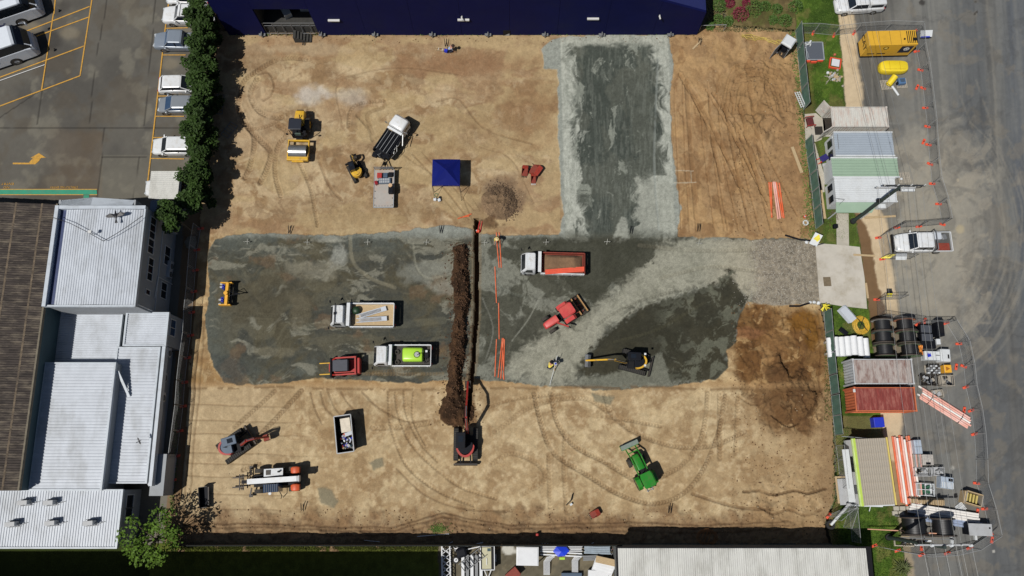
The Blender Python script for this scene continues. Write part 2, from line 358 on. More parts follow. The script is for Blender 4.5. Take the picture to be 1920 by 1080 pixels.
# ---- crushed rock pad ----
edge = sdf(px, py, PAD)+(sp.n(16, 4, 31)-.5)*9
strip = (1-ss(430, 446, py))*(px > 1000)
edge = np.where((px > 1000) & (py < 430), sdf(px, py, PAD)+(sp.n(13, 3, 33)-.5)*7, edge)
pm_ = 1-ss(-1.2, 1.2, edge); inpad = edge < 0
P = np.zeros(sp.C.shape); P[:] = Sa(82, 84, 75)
def pmix(m, c):
    global P
    m = np.clip(m, 0, 1)[..., None]; P = P*(1-m)+np.asarray(c)*m
left = 1-ss(880, 900, px)
pmix(left*ss(.45, .62, sp.wn(70, 6, 41, .6, 1.3, .66))*.8, Sa(92, 86, 64)); pmix(left*ss(.45, .6, sp.n(50, 5, 42))*.8, Sa(72, 76, 72))
pmix(left*ss(.5, .6, sp.wn(50, 6, 46, .35, 1.6, .68))*.55, Sa(110, 106, 86))
pmix(left*ss(-60, -8, edge)*ss(.4, .6, sp.n(30, 4, 48))*.8, Sa(90, 98, 94))
pmix(left*ss(.56, .64, sp.wn(34, 6, 43, .5, 1.5, .7))*.75, Sa(140, 140, 126)); pmix(left*ss(.62, .7, sp.n(55, 5, 44))*.5, Sa(122, 96, 68))
for cx, cy, rx, ry, c, a in ((585, 505, 60, 20, (150, 146, 128), .5), (640, 480, 18, 30, (160, 164, 158), .8), (790, 510, 60, 22, (138, 142, 134), .6), (830, 540, 30, 14, (152, 152, 142), .5), (430, 690, 40, 30, (74, 80, 80), .6), (620, 450, 44, 9, (158, 160, 150), .8), (500, 560, 90, 50, (84, 78, 60), .6), (520, 660, 60, 10, (128, 122, 100), .5), (560, 585, 20, 40, (120, 112, 90), .4)):
    e = 1-ss(.5, 1.1, np.hypot((px-cx)/rx, (py-cy)/ry)+(sp.n(20, 4, 50)-.5)*1.7); pmix(left*e*a, Sa(*c))
rg_ = 1-left
pmix(rg_*.8, Sa(86, 88, 76)); nD = sp.wn(40, 6, 51, g=.68); nE = sp.wn(18, 6, 52, g=.72)
pmix(rg_*ss(.47, .57, nD)*.75, Sa(140, 144, 134)); pmix(rg_*ss(.53, .6, nE)*.5, Sa(64, 66, 56))
pale = sdf(px, py, [(1185, 505), (1230, 455), (1275, 445), (1420, 446), (1440, 530), (1400, 560), (1365, 528), (1290, 548), (1200, 578), (1130, 630), (1096, 680), (1080, 722), (1000, 722), (950, 690), (985, 640), (1090, 600), (1150, 545)])+(nE-.5)*64+(sp.n(5, 3, 53)-.5)*12
pmix((1-ss(-18, 14, pale))*.95, Sa(162, 163, 148)); pmix((1-ss(-8, 6, pale))*ss(.52, .64, nE)*.4, Sa(132, 134, 118)); pmix((1-ss(-8, 6, pale))*ss(1300, 1400, px)*.5, Sa(186, 176, 152))
drk = sdf(px, py, [(1050, 446), (1240, 452), (1222, 485), (1200, 500), (1150, 530), (1112, 565), (1075, 545), (1020, 470)])+(nE-.5)*40+(sp.n(5, 3, 54)-.5)*14
pmix((1-ss(-4, 6, drk))*.92, Sa(68, 70, 58))
pool = sdf(px, py, [(1080, 700), (1096, 672), (1130, 630), (1200, 579), (1290, 550), (1345, 535), (1368, 505), (1385, 545), (1400, 556), (1384, 600), (1376, 640), (1360, 665), (1362, 690), (1330, 712), (1250, 718), (1150, 706)])+(nE-.5)*30+(sp.n(5, 3, 55)-.5)*12
pl = 1-ss(-3, 4, pool); pmix(pl*.95, Sa(64, 62, 46)); pmix(pl*ss(.5, .58, sp.wn(24, 6, 57, g=.72))*ss(1210, 1260, px)*.75, Sa(112, 116, 100)); pmix(pl*ss(.5, .65, sp.n(60, 4, 58))*.4, Sa(50, 52, 44))
e = 1-ss(-3, 4, sdf(px, py, [(1075, 715), (1150, 700), (1240, 660), (1260, 725), (1110, 735)])+(nE-.5)*22); pmix(e*.75, Sa(128, 132, 120))
# entrance of coarse rock
en = ss(1400, 1430, px+(nE-.5)*50)*ss(445, 452, py); pmix(en*.95, Sa(150, 140, 124))
# northern strip: damp centre, dusty sides
st = 1-ss(425, 452, py+(nE-.5)*20); lx = np.interp(py, [60, 440], [1046, 1056]); rx_ = np.interp(py, [60, 440], [1256, 1270])
side = np.minimum(px-lx, rx_-px)
pmix(st, Sa(92, 98, 90)); pmix(st*ss(.44, .56, sp.n(40, 5, 61, 1, .7))*.85, Sa(66, 76, 72)); pmix(st*ss(110, 160, py)*.35, Sa(60, 68, 64))
w = np.where(px < 1150, 32, np.where(py < 330, 20, 34))+(sp.wn(24, 6, 62, 1.6, .6, .7)-.5)*84*(px < 1150)+(sp.wn(30, 6, 63, 1.4, .5, .7)-.5)*76*(px >= 1150)
pmix(st*(1-ss(w-9, w+9, side))*.95, Sa(176, 183, 176))
pmix(st*(1-ss(12, 24, py-66+(nE-.5)*22))*.95, Sa(170, 176, 168)); pmix(st*ss(.6, .68, sp.wn(26, 6, 64, 1.5, .6, .7))*.7, Sa(144, 152, 144)); pmix(st*ss(.5, .64, sp.n(7, 4, 65, 2.2, .3))*.3, Sa(118, 126, 120))
pmix(st*ss(1185, 1200, px+(nE-.5)*60)*ss(320, 350, py+(nE-.5)*60)*.85, Sa(156, 162, 154))
e = 1-ss(-2, 3, sdf(px, py, [(1150, 445), (1165, 405), (1172, 410), (1178, 445)])+(nC-.5)*12); pmix(e*.8, Sa(158, 164, 156))
e = 1-ss(-2, 3, sdf(px, py, [(1190, 335), (1196, 332), (1212, 352), (1206, 390), (1195, 350)])+(nC-.5)*14); pmix(e*.8, Sa(158, 164, 156))
pmix(st*(1-ss(2.5, 6, side))*.8, Sa(140, 148, 144))
gm_ = P.mean(-1, keepdims=True); P = P*.75+gm_*np.array([1.0, 1.0, .93])*.25; P *= np.where(strip > 0, .97, .84)[..., None]*np.array([1.03, 1.0, .94]); P *= (1+(nC-.5)*.3+(nF-.5)*.34+(sp.n(2.2, 1, 8)-.5)*.25)[..., None]
sp.C = sp.C*(1-pm_[..., None])+P*pm_[..., None]
sp.Z = np.where(inpad, sp.Z*.35+.07, sp.Z)
sp.Z += en*pm_*(sp.n(5, 2, 71)-.5)*.12; sp.C *= (1+en*pm_*(sp.n(5, 2, 72)-.5)*.9)[..., None]
# batter at the foot of the pad and grader windrows
ed = 728+np.sin(px*.01)*2+(sp.n(60, 3, 81)-.5)*8
b = np.exp(-((py-ed)/3.2)**2)*(px > 352)*(px < 1560); sp.Z += ss(-6, 0, py-ed)*-.10+b*.05; sp.mix(b*.65*(sp.n(20, 3, 82) > .38), Sa(104, 80, 52))
sp.mix(np.exp(-((py-ed+8)/6)**2)*.5*(~inpad), Sa(168, 136, 96))
for k, yy in enumerate((757, 787, 812, 848, 868, 892, 925, 952)):
    y2 = yy+(px-350)*.03+(sp.n(50, 2, 90+k)-.5)*5; g = np.exp(-((py-y2)/1.3)**2)*(1-ss(470, 640, px+(nB-.5)*160))*ss(345, 352, px)
    sp.Z -= g*.05; sp.mix(g*.5, Sa(112, 88, 60))
# wheel ruts along the southern and western edge
for off, amt in ((0, .7), (7, .6), (16, .4)):
    yy = np.interp(px, [330, 480, 640, 740, 830, 900, 960, 1180, 1300, 1540], [985, 981, 989, 988, 962, 975, 985, 979, 985, 975])+off+(sp.n(25, 3, 97+off)-.5)*6
    g = np.exp(-((py-yy)/1.8)**2)*(px > 340)*(px < 1480); sp.Z -= g*.07; sp.mix(g*amt, Sa(84, 62, 42))
for off, amt in ((0, .6), (9, .5)):
    xx = np.interp(py, [560, 720, 850, 960], [378, 366, 352, 345])+off+(sp.n(25, 3, 197+off)-.5)*5
    g = np.exp(-((px-xx)/1.8)**2)*(py > 600)*(py < 1000); sp.Z -= g*.06; sp.mix(g*amt, Sa(100, 76, 50))
# tracks: (points, width, depth, tread, tone, amount)
BR = (104, 76, 48); DK = (86, 62, 40)
TR = [([(511, 117), (461, 149), (447, 187), (451, 223), (476, 258), (469, 308), (458, 333)], 11, .07, 1, DK, .6), ([(575, 112), (540, 108), (505, 120), (475, 140)], 11, .05, 1, BR, .5),
      ([(483, 149), (472, 177), (484, 205), (505, 216), (530, 222)], 12, .06, 1, DK, .5), ([(485, 140), (505, 138), (513, 160), (508, 180), (496, 190)], 5, .05, 0, DK, .5), ([(447, 202), (462, 235), (490, 262), (508, 287), (500, 320), (488, 342)], 12, .07, 1, DK, .55),
      ([(520, 235), (540, 250), (524, 270), (516, 300), (518, 335), (526, 366)], 10, .06, 1, BR, .6), ([(560, 304), (580, 350), (592, 400), (596, 425)], 7, .05, 1, DK, .5), ([(600, 305), (620, 350), (640, 375)], 6, .04, 0, BR, .4), ([(462, 240), (490, 240), (520, 228), (540, 210)], 9, .04, 1, BR, .5),
      ([(653, 236), (656, 209), (674, 193), (722, 188)], 8, .06, 1, DK, .45), ([(668, 215), (690, 240), (700, 262)], 7, .05, 0, DK, .4), ([(672, 300), (720, 250), (760, 290), (800, 320)], 5, .03, 1, BR, .35), ([(775, 290), (830, 350), (880, 410)], 4, .04, 0, BR, .45), ([(790, 285), (850, 350), (890, 395)], 3, .04, 0, BR, .4),
      ([(640, 230), (632, 160), (680, 135), (760, 128), (860, 140)], 4, .03, 0, DK, .3), ([(700, 250), (690, 215), (720, 200)], 9, .03, 0, BR, .4), ([(820, 190), (860, 185), (910, 240), (1000, 270)], 5, .03, 0, BR, .4),
      ([(860, 350), (880, 400), (900, 430)], 2.5, .03, 0, DK, .5), ([(870, 345), (900, 395)], 2, .03, 0, DK, .5), ([(830, 370), (860, 405)], 2, .03, 0, DK, .4), ([(900, 275), (960, 300), (1000, 380)], 3, .03, 0, BR, .35),
      ([(480, 822), (520, 780), (565, 732)], 10, .06, 1, DK, .75), ([(440, 800), (480, 765), (515, 732)], 9, .05, 1, DK, .6), ([(486, 868), (454, 882)], 9, .05, 1, DK, .6),
      ([(582, 735), (590, 770), (605, 795)], 4, .04, 0, DK, .5), ([(602, 735), (612, 765), (640, 790)], 4, .04, 0, DK, .45), ([(615, 730), (630, 770), (660, 790)], 4, .04, 0, DK, .4),
      ([(640, 733), (652, 755), (672, 775)], 4, .04, 0, DK, .5), ([(680, 735), (710, 765), (760, 790), (800, 790)], 4, .04, 0, DK, .5),
      ([(728, 735), (732, 790), (745, 840), (770, 880), (820, 920), (890, 950)], 5, .05, 1, DK, .55), ([(742, 735), (748, 780), (770, 830), (815, 880), (870, 915), (930, 935)], 5, .05, 1, DK, .5),
      ([(758, 735), (762, 780), (790, 830), (820, 865)], 5, .05, 1, DK, .5), ([(776, 735), (776, 785), (800, 840)], 5, .05, 1, DK, .45), ([(700, 800), (760, 800), (810, 790), (850, 770)], 12, .04, 1, BR, .35),
      ([(745, 880), (800, 930), (870, 955), (960, 960)], 4, .04, 0, DK, .45), ([(890, 780), (930, 760), (980, 745), (1060, 738)], 7, .04, 1, BR, .4),
      ([(1000, 738), (1015, 800), (1040, 850), (1100, 890), (1160, 925), (1225, 943), (1280, 925), (1320, 880), (1350, 810), (1362, 740)], 9, .06, 1, DK, .7),
      ([(1034, 738), (1046, 790), (1075, 835), (1130, 865), (1190, 900)], 9, .06, 1, DK, .6), ([(1240, 895), (1280, 870), (1310, 830), (1325, 780), (1328, 735)], 9, .06, 1, DK, .55),
      ([(1135, 740), (1150, 780), (1200, 815), (1270, 838), (1340, 835), (1400, 810)], 9, .05, 1, DK, .5), ([(930, 810), (1000, 760), (1090, 745), (1140, 770)], 10, .04, 1, BR, .4),
      ([(1060, 810), (1056, 880), (1062, 960)], 8, .04, 1, BR, .4), ([(1030, 850), (1030, 950)], 8, .04, 1, BR, .35), ([(920, 870), (960, 850), (1010, 870), (1020, 900), (980, 925)], 9, .04, 1, BR, .4),
      ([(1130, 780), (1180, 790), (1240, 800)], 7, .04, 1, DK, .45), ([(1300, 925), (1380, 950), (1450, 955)], 6, .08, 0, DK, .6), ([(1395, 924), (1425, 920), (1450, 928), (1490, 922), (1515, 926), (1550, 917)], 5, .16, 0, (70, 48, 30), .8), ([(1420, 950), (1450, 962), (1480, 956), (1510, 966), (1540, 955)], 5, .1, 0, DK, .6),
      ([(1385, 745), (1420, 760), (1470, 735), (1540, 735)], 4, .06, 0, DK, .4), ([(1352, 740), (1350, 860)], 10, .05, 1, BR, .45), ([(1384, 740), (1380, 850)], 8, .05, 1, BR, .35),
      ([(1448, 780), (1462, 792), (1480, 799), (1502, 794)], 2.5, .2, 0, (44, 30, 20), .9), ([(1470, 740), (1500, 745), (1515, 770)], 3, .1, 0, (84, 58, 36), .7), ([(1530, 600), (1540, 660), (1536, 720), (1550, 760)], 3, .1, 0, (84, 58, 36), .6),  # first entry is no track: painted dark shade of the mound's undercut edge
      ([(880, 640), (840, 650), (770, 690), (700, 700)], 9, .03, 1, (134, 108, 72), .4), ([(620, 700), (720, 702), (830, 700)], 7, .03, 1, (148, 122, 84), .45),
      ([(500, 545), (530, 520), (520, 480)], 9, .03, 1, (70, 66, 52), .5), ([(655, 445), (662, 490), (690, 520), (740, 540)], 8, .03, 0, (146, 140, 118), .5), ([(775, 460), (782, 500), (800, 520), (830, 520)], 5, .03, 0, (156, 154, 136), .4),
      ([(560, 620), (650, 600), (720, 610), (830, 600)], 16, .03, 0, (116, 114, 96), .35), ([(600, 690), (640, 650), (700, 640), (830, 625)], 10, .03, 1, (68, 68, 58), .5), ([(440, 590), (560, 590), (640, 530)], 8, .03, 1, (70, 68, 56), .4),
      ([(920, 480), (940, 540), (990, 560)], 6, .02, 1, (120, 124, 114), .4), ([(1120, 610), (1150, 590), (1210, 560), (1300, 540)], 6, .02, 1, (58, 56, 42), .5), ([(1150, 640), (1230, 620), (1320, 570)], 6, .02, 1, (84, 82, 62), .4),
      ([(905, 560), (925, 620), (905, 690)], 3, .02, 0, (150, 150, 140), .4), ([(1010, 560), (990, 600), (960, 640)], 3, .02, 0, (158, 158, 146), .5), ([(1235, 110), (1225, 300), (1235, 430)], 5, .02, 0, (150, 156, 150), .5),
      ([(1112, 200), (1120, 320), (1115, 430)], 7, .015, 0, (104, 110, 102), .35), ([(1170, 160), (1190, 300)], 7, .015, 0, (54, 62, 58), .4), ([(1200, 460), (1300, 470), (1420, 470)], 9, .03, 1, (118, 112, 94), .4), ([(1240, 520), (1330, 500), (1420, 510)], 8, .03, 1, (126, 120, 100), .4)]
u0 = lambda q: random.uniform(-q, q)
for k in range(11):
    a = 1268+k*13+random.uniform(-7, 7); TR.append(([(a, 150+random.uniform(0, 90)), (a+4+k*2.0, 300), (a+10+k*5.5, 432)], random.choice((2, 3, 6, 9)), random.uniform(.05, .12), 0, (108, 78, 48), random.uniform(.25, .5)))
for k in range(8):
    a = 1290+k*16+u0(8); TR.append(([(a-20+u0(10), 140+k*9), (a+20+u0(8), 230+k*6), (a+70+k*3+u0(14), 340+k*9)], random.choice((2, 3, 8)), .1, 0, (116, 86, 54), random.uniform(.25, .5)))
for k in range(7):
    r = 22+k*9; TR.append(([(1415-r*.9, 215+k*2), (1400-r*.3, 200-r), (1415+r*.6, 190-r*.7), (1425+r*.8, 215)], 2.4, .06, 0, (108, 80, 50), random.uniform(.1, .4)))
for p, w_, d, t, c, a in TR: sp.track([(q[0]+u0(1.6), q[1]+u0(1.6)) for q in p], w_, d, bool(t), c, a, sd=int(p[0][0]), noise=.75 if not t else .55)
# grey spilt rock patches in the soil, line of white set out marks
for poly in ([(595, 915), (612, 916), (624, 924), (633, 940), (625, 952), (600, 945)], [(692, 868), (716, 858), (720, 874), (700, 880)], [(1110, 738), (1150, 745), (1145, 760), (1115, 752)]):
    e = 1-ss(-2, 3, sdf(px, py, poly)+(nC-.5)*7); sp.mix(e*.75, Sa(118, 116, 98)); sp.Z += e*.05
for (ax, ay), (bx, by) in (((1265, 320), (1300, 320)), ((1265, 343), (1305, 342)), ((1296, 322), (1296, 342))):
    sp.track([(ax, ay), (bx, by)], 2, .0, False, (196, 184, 160), .8, noise=.3)
# ---- heaps ----
heap = np.zeros(px.shape)
hp = 3.5+sdf(px, py, [(842, 462), (852, 456), (872, 454), (884, 466), (881, 520), (885, 560), (880, 620), (870, 700), (874, 745), (870, 790), (862, 796), (838, 778), (828, 755), (836, 730), (836, 690), (842, 640), (846, 560)])+(nB-.5)*12+(nC-.5)*9
h1 = np.clip(-hp/13, 0, 1); h1 = h1*(2-h1)
e2 = ss(0, 9, -(np.hypot((px-858)/1.0, (py-768)/1.2)-34)); h1 = np.maximum(h1, np.clip((34-np.hypot(px-857, (py-768)*.9)+(nB-.5)*14)/24, 0, 1))
hz1 = h1*(.8+(sp.n(24, 4, 301)-.5)*1.6+(nC-.5)*.9+(nF-.5)*.3)*1.05
c1 = Sa(70, 50, 33)*(1+(nC[..., None]-.5)*.8); c1 = c1*(1-.45*ss(.5, .6, sp.n(18, 4, 303)))[..., None]
m1 = h1 > .05+.12*(nC > .55); c1 = c1*(1+.55*ss(.52, .62, sp.wn(16, 5, 304)))[..., None]
d2 = 1-np.hypot((px-936)/34, (py-380)/33)+(nB-.5)*.35; h2 = np.clip(d2, 0, 1)
hz2 = h2**.8*(.7+(nC-.5)*.9+(sp.n(5, 2, 305)-.5)*.4)
m2 = h2 > .05
for m, hz, cc in ((m1, hz1, c1), (m2, hz2, Sa(128, 106, 82)*(1+(nC[..., None]-.5)*.6))):
    sp.Z = np.where(m, np.maximum(hz, .0)+sp.Z*.3, sp.Z); sp.C = np.where(m[..., None], cc, sp.C)
# crumbs round the trench head
e = 1-ss(.5, 1, np.hypot((px-920)/22, (py-418)/13)+(nC-.5)*1.4); sp.mix(e*.7, Sa(84, 58, 38)); sp.Z += e*(nF-.3)*.2
e = 1-ss(.6, 1, np.abs(px-872+2)/19+(nC-.5)*.9)*ss(740, 750, py)*(1-ss(796, 806, py)); e = (1-ss(.6, 1, np.abs(px-876)/20+(nC-.5)*.9))*ss(738, 746, py)*(1-ss(796, 806, py)); sp.mix(e*.8*(~m1), Sa(110, 80, 50)); sp.Z += e*(~m1)*(nF-.3)*.14
# ---- trench ----
tx = np.interp(py, [405, 540, 600, 680, 740, 792], [893.5, 893.5, 892, 886.5, 881, 874]); hw_ = 4.5+(nC-.5)*3.0; tx = tx+(sp.n(30, 3, 98)-.5)*3
tr = (np.abs(px-tx) < hw_) & (py > 409) & (py < 792)
sp.mix(((np.abs(px-tx) < hw_+5) & (py > 409) & (py < 750))*.4, Sa(128, 112, 86))
sp.Z = np.where(tr, -1.35+(nC-.5)*.15, sp.Z); sp.mix(tr*.9, Sa(78, 56, 38)); m1 &= ~tr
insite = sdf(px, py, SITE)+(sp.n(14, 3, 401)-.5)*5 < 0
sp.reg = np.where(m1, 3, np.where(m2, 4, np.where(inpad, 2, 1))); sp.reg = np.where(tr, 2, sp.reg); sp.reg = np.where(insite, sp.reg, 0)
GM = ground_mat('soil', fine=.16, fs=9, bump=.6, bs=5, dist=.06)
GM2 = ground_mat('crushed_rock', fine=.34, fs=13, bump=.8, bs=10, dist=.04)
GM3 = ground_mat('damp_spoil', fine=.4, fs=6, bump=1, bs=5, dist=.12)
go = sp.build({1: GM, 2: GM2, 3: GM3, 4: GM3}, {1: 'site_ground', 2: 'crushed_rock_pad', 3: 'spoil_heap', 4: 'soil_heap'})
go[1]['kind'] = 'structure'; go[2]['kind'] = 'structure'
tag(go[3], 'long dark brown heap of dug earth beside the open trench', 'earth heap'); tag(go[4], 'round heap of grey brown clods on tan soil right of the blue gazebo', 'earth heap')
# ---- east side: verge, kerb strip, road ----
ep = Patch(G(1470, 540)[0]-4, G(1940, 540)[0]+14, G(0, 1100)[1]-1, G(0, -60)[1]+2, .12)
px, py = ep.px, ep.py
def xl(y, *pts): return np.interp(y, [p[1] for p in pts], [p[0] for p in pts])
vg = xl(py, (1562, -60), (1578, 110), (1584, 190), (1600, 390), (1612, 460), (1628, 580), (1650, 780), (1668, 900), (1680, 960), (1700, 1080))
ke = xl(py, (1590, -60), (1606, 80), (1614, 190), (1640, 330), (1665, 440), (1680, 560), (1690, 640), (1690, 790), (1688, 900), (1700, 960), (1712, 1080))
nA = ep.n(90, 5, 501); nB = ep.n(28, 5, 502); nC = ep.n(9, 4, 503); nF = ep.n(4, 2, 504); nL = fbm((px-py*.07)*1.0, py*.06, 26, 5, 505); nL2 = fbm((px-py*.07)*1.0, py*.03, 9, 4, 506)
ep.C[:] = Sa(120, 119, 114)
q = px-py*.065
ep.mix(ss(1745, 1800, q+(nB-.5)*20)*.7, Sa(84, 88, 92)); ep.mix(ss(1835, 1850, q)*(1-ss(1850, 1875, q))*.5, Sa(110, 106, 98)); ep.mix(ss(1868, 1890, q)*.6, Sa(90, 95, 102))
ep.mix(ss(1700, 1720, q)*(1-ss(1740, 1760, q))*.35, Sa(120, 120, 116))
ep.mix(ss(560, 640, py)*.35, Sa(92, 93, 94)); ep.mix(ss(.5, .7, nL)*.5, Sa(124, 124, 120)); ep.mix(ss(.52, .7, nL2)*.35, Sa(76, 78, 80)); ep.mix(ss(.56, .66, nB)*.35, Sa(128, 120, 106))
ep.mix((1-ss(1640, 1700, px+(nB-.5)*60))*(py < 230)*.55, Sa(76, 74, 70))
dus = 1-ss(.4, 1.15, np.hypot((px-1755)/120, (py-430)/220)+(nB-.5)*.9); ep.mix(dus*.8, Sa(154, 149, 136)); ep.mix((1-ss(1700, 1780, px+(nB-.5)*80))*ss(560, 640, py)*.3, Sa(116, 112, 104)); ep.mix(ss(.52, .62, ep.wn(30, 6, 520, g=.7))*ss(200, 300, py)*(1-ss(600, 700, py))*(px < 1860)*.4, Sa(158, 150, 134)); ep.mix(ss(.55, .65, ep.wn(40, 6, 521, .7, 1, .7))*.3, Sa(70, 70, 70))
u_ = lambda q: random.uniform(-q, q)
for k in range(30):
    r = 55+k*6.5+random.uniform(-9, 9); a0 = random.uniform(-60, -20); a1 = random.uniform(50, 95)
    pts = [(1700+r*1.0*math.cos(R(a)), 440+r*1.25*math.sin(R(a))) for a in np.linspace(a0, a1, 9)]
    ep.track([(a_+u_(4), b_+u_(5)) for a_, b_ in pts], random.uniform(2, 9), 0, False, (156, 150, 136), random.uniform(.08, .3), noise=1, sd=k)
for a, b in (((1800, 180), (1880, 420)), ((1830, 150), (1915, 430)), ((1760, 560), (1840, 640)), ((1770, 545), (1870, 680)), ((1850, 0), (1872, 330)), ((1700, 800), (1790, 930))):
    ep.track([a, ((a[0]+b[0])/2+4, (a[1]+b[1])/2-6), b], 5, 0, False, (134, 130, 120), .35, noise=.7, sd=int(a[0]))
for xx in (1632, 1652): ep.mix(np.exp(-((px-xx-(py*.02))/1.2)**2)*(py < 220)*.4, Sa(140, 136, 128))
for cx, cy, r_, c in ((1729, 5, 6, (50, 46, 44)), (1829, 4, 3, (70, 66, 60)), (1828, 27, 2.5, (60, 56, 50)), (1832, 22, 2.5, (60, 56, 50)), (1800, 430, 9, (172, 160, 132)), (1786, 877, 4, (170, 168, 160)), (1796, 338, 3, (170, 160, 140)), (1863, 1034, 3, (190, 188, 180))):
    ep.mix((1-ss(r_*.6, r_*1.2, np.hypot(px-cx, py-cy)+(nF-.5)*3))*.8, Sa(*c))
kb = (px > vg) & (px < ke+(nB-.5)*14+(nC-.5)*5)
ks = ss(-2, 2, px-vg)*(1-ss(-4, 5, px-ke+(nB-.5)*16))
ep.mix(ks*.95, Sa(204, 184, 152)); ep.mix(ks*ss(.52, .64, nB)*.4, Sa(176, 154, 122)); ep.mix(ks*ss(560, 620, py)*(1-ss(700, 730, py))*.9, Sa(104, 96, 84)); ep.mix(ks*ss(930, 960, py)*.7, Sa(120, 112, 94))
mud = (1-ss(-2, 3, px-(vg+xl(py, (0, 395), (8, 400), (22, 440), (22, 520), (30, 560), (34, 600), (20, 640), (0, 660)))+(nC-.5)*8))*ss(395, 402, py)*(1-ss(640, 660, py))*ss(-1, 1, px-vg); ep.mix(mud*.9, Sa(104, 76, 48)); 
m2_ = (1-ss(-2, 3, px-(vg+xl(py, (0, 850), (28, 880), (36, 940), (0, 960)))+(nC-.5)*8))*ss(850, 870, py)*(1-ss(950, 960, py))*ss(-1, 1, px-vg); ep.mix(m2_*.7, Sa(132, 104, 70))
gr = ss(-1.5, 1.5, vg-px+(nC-.5)*4)
bare = ss(.55, .66, nB)
ep.mix(gr, Sa(70, 96, 30)); ep.mix(gr*ss(.45, .6, nC)*.6, Sa(96, 120, 44)); ep.mix(gr*ss(.5, .64, ep.n(40, 4, 511))*.6, Sa(40, 62, 18)); ep.mix(gr*bare*.5, Sa(126, 116, 70))
lane = gr*(1-ss(1512, 1522, px-(py-60)*.06+(nB-.5)*18))*(py > 60); ep.mix(lane*.5, Sa(120, 104, 62))
ep.mix(gr*ss(1500, 1512, px)*(py > 196)*(py < 460)*.3, Sa(96, 92, 58)); ep.mix(gr*(py > 780)*(py < 945)*.6, Sa(120, 108, 72))
ep.mix(gr*(1-ss(1556, 1575, px+(nB-.5)*26))*(py > 800)*.6, Sa(132, 112, 80))
bed = (px < 1492) & (py < 62); ep.mix(bed*.9, Sa(116, 100, 68)); ep.mix(bed*ss(.5, .6, nB)*.6, Sa(70, 84, 34)); ep.mix(bed*ss(.52, .6, nC)*.5, Sa(76, 62, 42))
ep.C *= (1+(nC-.5)*.16+(nF-.5)*.14)[..., None]
ep.Z += .0+gr*(.1+(nB-.5)*.1+(nC-.5)*.08)+bed*(nC-.2)*.2
ep.Z += ks*.03
insite = (sdf(px, py, SITE) < 3) | ((px < 1310) & (py < 64))
ep.reg = np.where(gr > .5, 1, np.where(ks > .5, 2, 3)); ep.reg = np.where(bed, 4, ep.reg); ep.reg = np.where(insite, 0, ep.reg)
GG = ground_mat('verge_grass', fine=.4, fs=12, bump=1, bs=14, dist=.08); GA = ground_mat('asphalt', fine=.14, fs=20, bump=.25, bs=30, dist=.01, rough=.85)
GK = ground_mat('concrete_kerb', fine=.1, fs=16, bump=.3, bs=20, dist=.01)
eo = ep.build({1: GG, 2: GK, 3: GA, 4: GM}, {1: 'grass_verge', 2: 'kerb_strip', 3: 'road', 4: 'garden_bed'})
for o in eo.values(): o['kind'] = 'structure'
# ---- west side: car park and side path; south: lawn and yard ----
wp = Patch(G(-60, 540)[0]-8, G(404, 60)[0]+1, G(0, 1100)[1], G(0, -60)[1]+2, .15)
px, py = wp.px, wp.py
nA = wp.n(120, 5, 601); nB = wp.n(34, 5, 602); nC = wp.n(9, 4, 603); nF = wp.n(4, 2, 604)
wp.C[:] = Sa(98, 95, 88); wp.mix(ss(.4, .62, nA)*.7, Sa(78, 76, 72)); wp.mix(ss(.54, .68, nB)*.6, Sa(122, 118, 106)); wp.mix(ss(.5, .65, wp.n(40, 5, 605))*.35, Sa(88, 78, 64))
wp.mix((px > 60)*(px < 192)*ss(236, 250, py+(nB-.5)*20)*ss(60, 130, px)*.35, Sa(104, 88, 70))
wp.mix((px > 186+(340-py)*.03)*(py > 290)*.4, Sa(118, 114, 102))
e = 1-ss(.4, 1.1, np.hypot((px-95)/22, (py-75)/22)+(nB-.5)); wp.mix(e*.5, Sa(46, 44, 44)); e = 1-ss(.4, 1.1, np.hypot((px-110)/22, (py-12)/22)+(nB-.5)); wp.mix(e*.5, Sa(56, 52, 50))
for cx, cy in ((60, 50), (320, 120), (130, 60)): wp.mix((1-ss(.3, 1.1, np.hypot((px-cx)/20, (py-cy)/14)+(nB-.5)))*.5, Sa(140, 130, 110))
for pts in ([(195, 240), (172, 180), (190, 60), (202, -30)], ): pass
def joint(pts, w=1.6, a=.75): wp.track(pts, w*1.6, .01, False, (40, 38, 36), a, noise=.25)
for p in ([(-40, 240), (200, 240), (335, 240)], [(70, 232), (86, 120), (102, 0)], [(168, 240), (178, 120), (190, 60), (204, -20)], [(270, 235), (284, 90), (292, -20)], [(182, 378), (196, 240)], [(250, 375), (260, 295)], [(192, 294), (275, 294)], [(75, 170), (-30, 240)]): joint(p)
side_ = px > xl(py, (330, 360), (300, 400), (285, 600), (262, 920)); wp.mix(side_*(py > 390)*.8, Sa(120, 116, 106))
wp.mix((px > 335+(700-py)*.06-8)*(py > 400)*.75, Sa(128, 100, 68))
wp.mix(ss(-8, 4, px-xl(py, (395, 60), (383, 200), (372, 430), (353, 700), (338, 930)))*.8, Sa(112, 88, 58))
wp.C *= (1+(nC-.5)*.14+(nF-.5)*.1)[..., None]; wp.Z += (nC-.5)*.012
sou = py > 1024; wp.reg = np.where(py < 392, 1, 2); wp.reg = np.where(sou, 3, wp.reg); wp.mix(sou*1., Sa(52, 62, 22)*(1+(nC[..., None]-.5)*.6))
wp.reg = np.where(sdf(px, py, SITE) < -3, 0, wp.reg)
wo_ = wp.build({1: GK, 2: GK, 3: GG}, {1: 'car_park', 2: 'side_path', 3: 'side_lawn'})
for o in wo_.values(): o['kind'] = 'structure'
sp2 = Patch(G(300, 1080)[0]-1, G(1680, 1060)[0], G(0, 1110)[1], G(0, 1018)[1], .14)
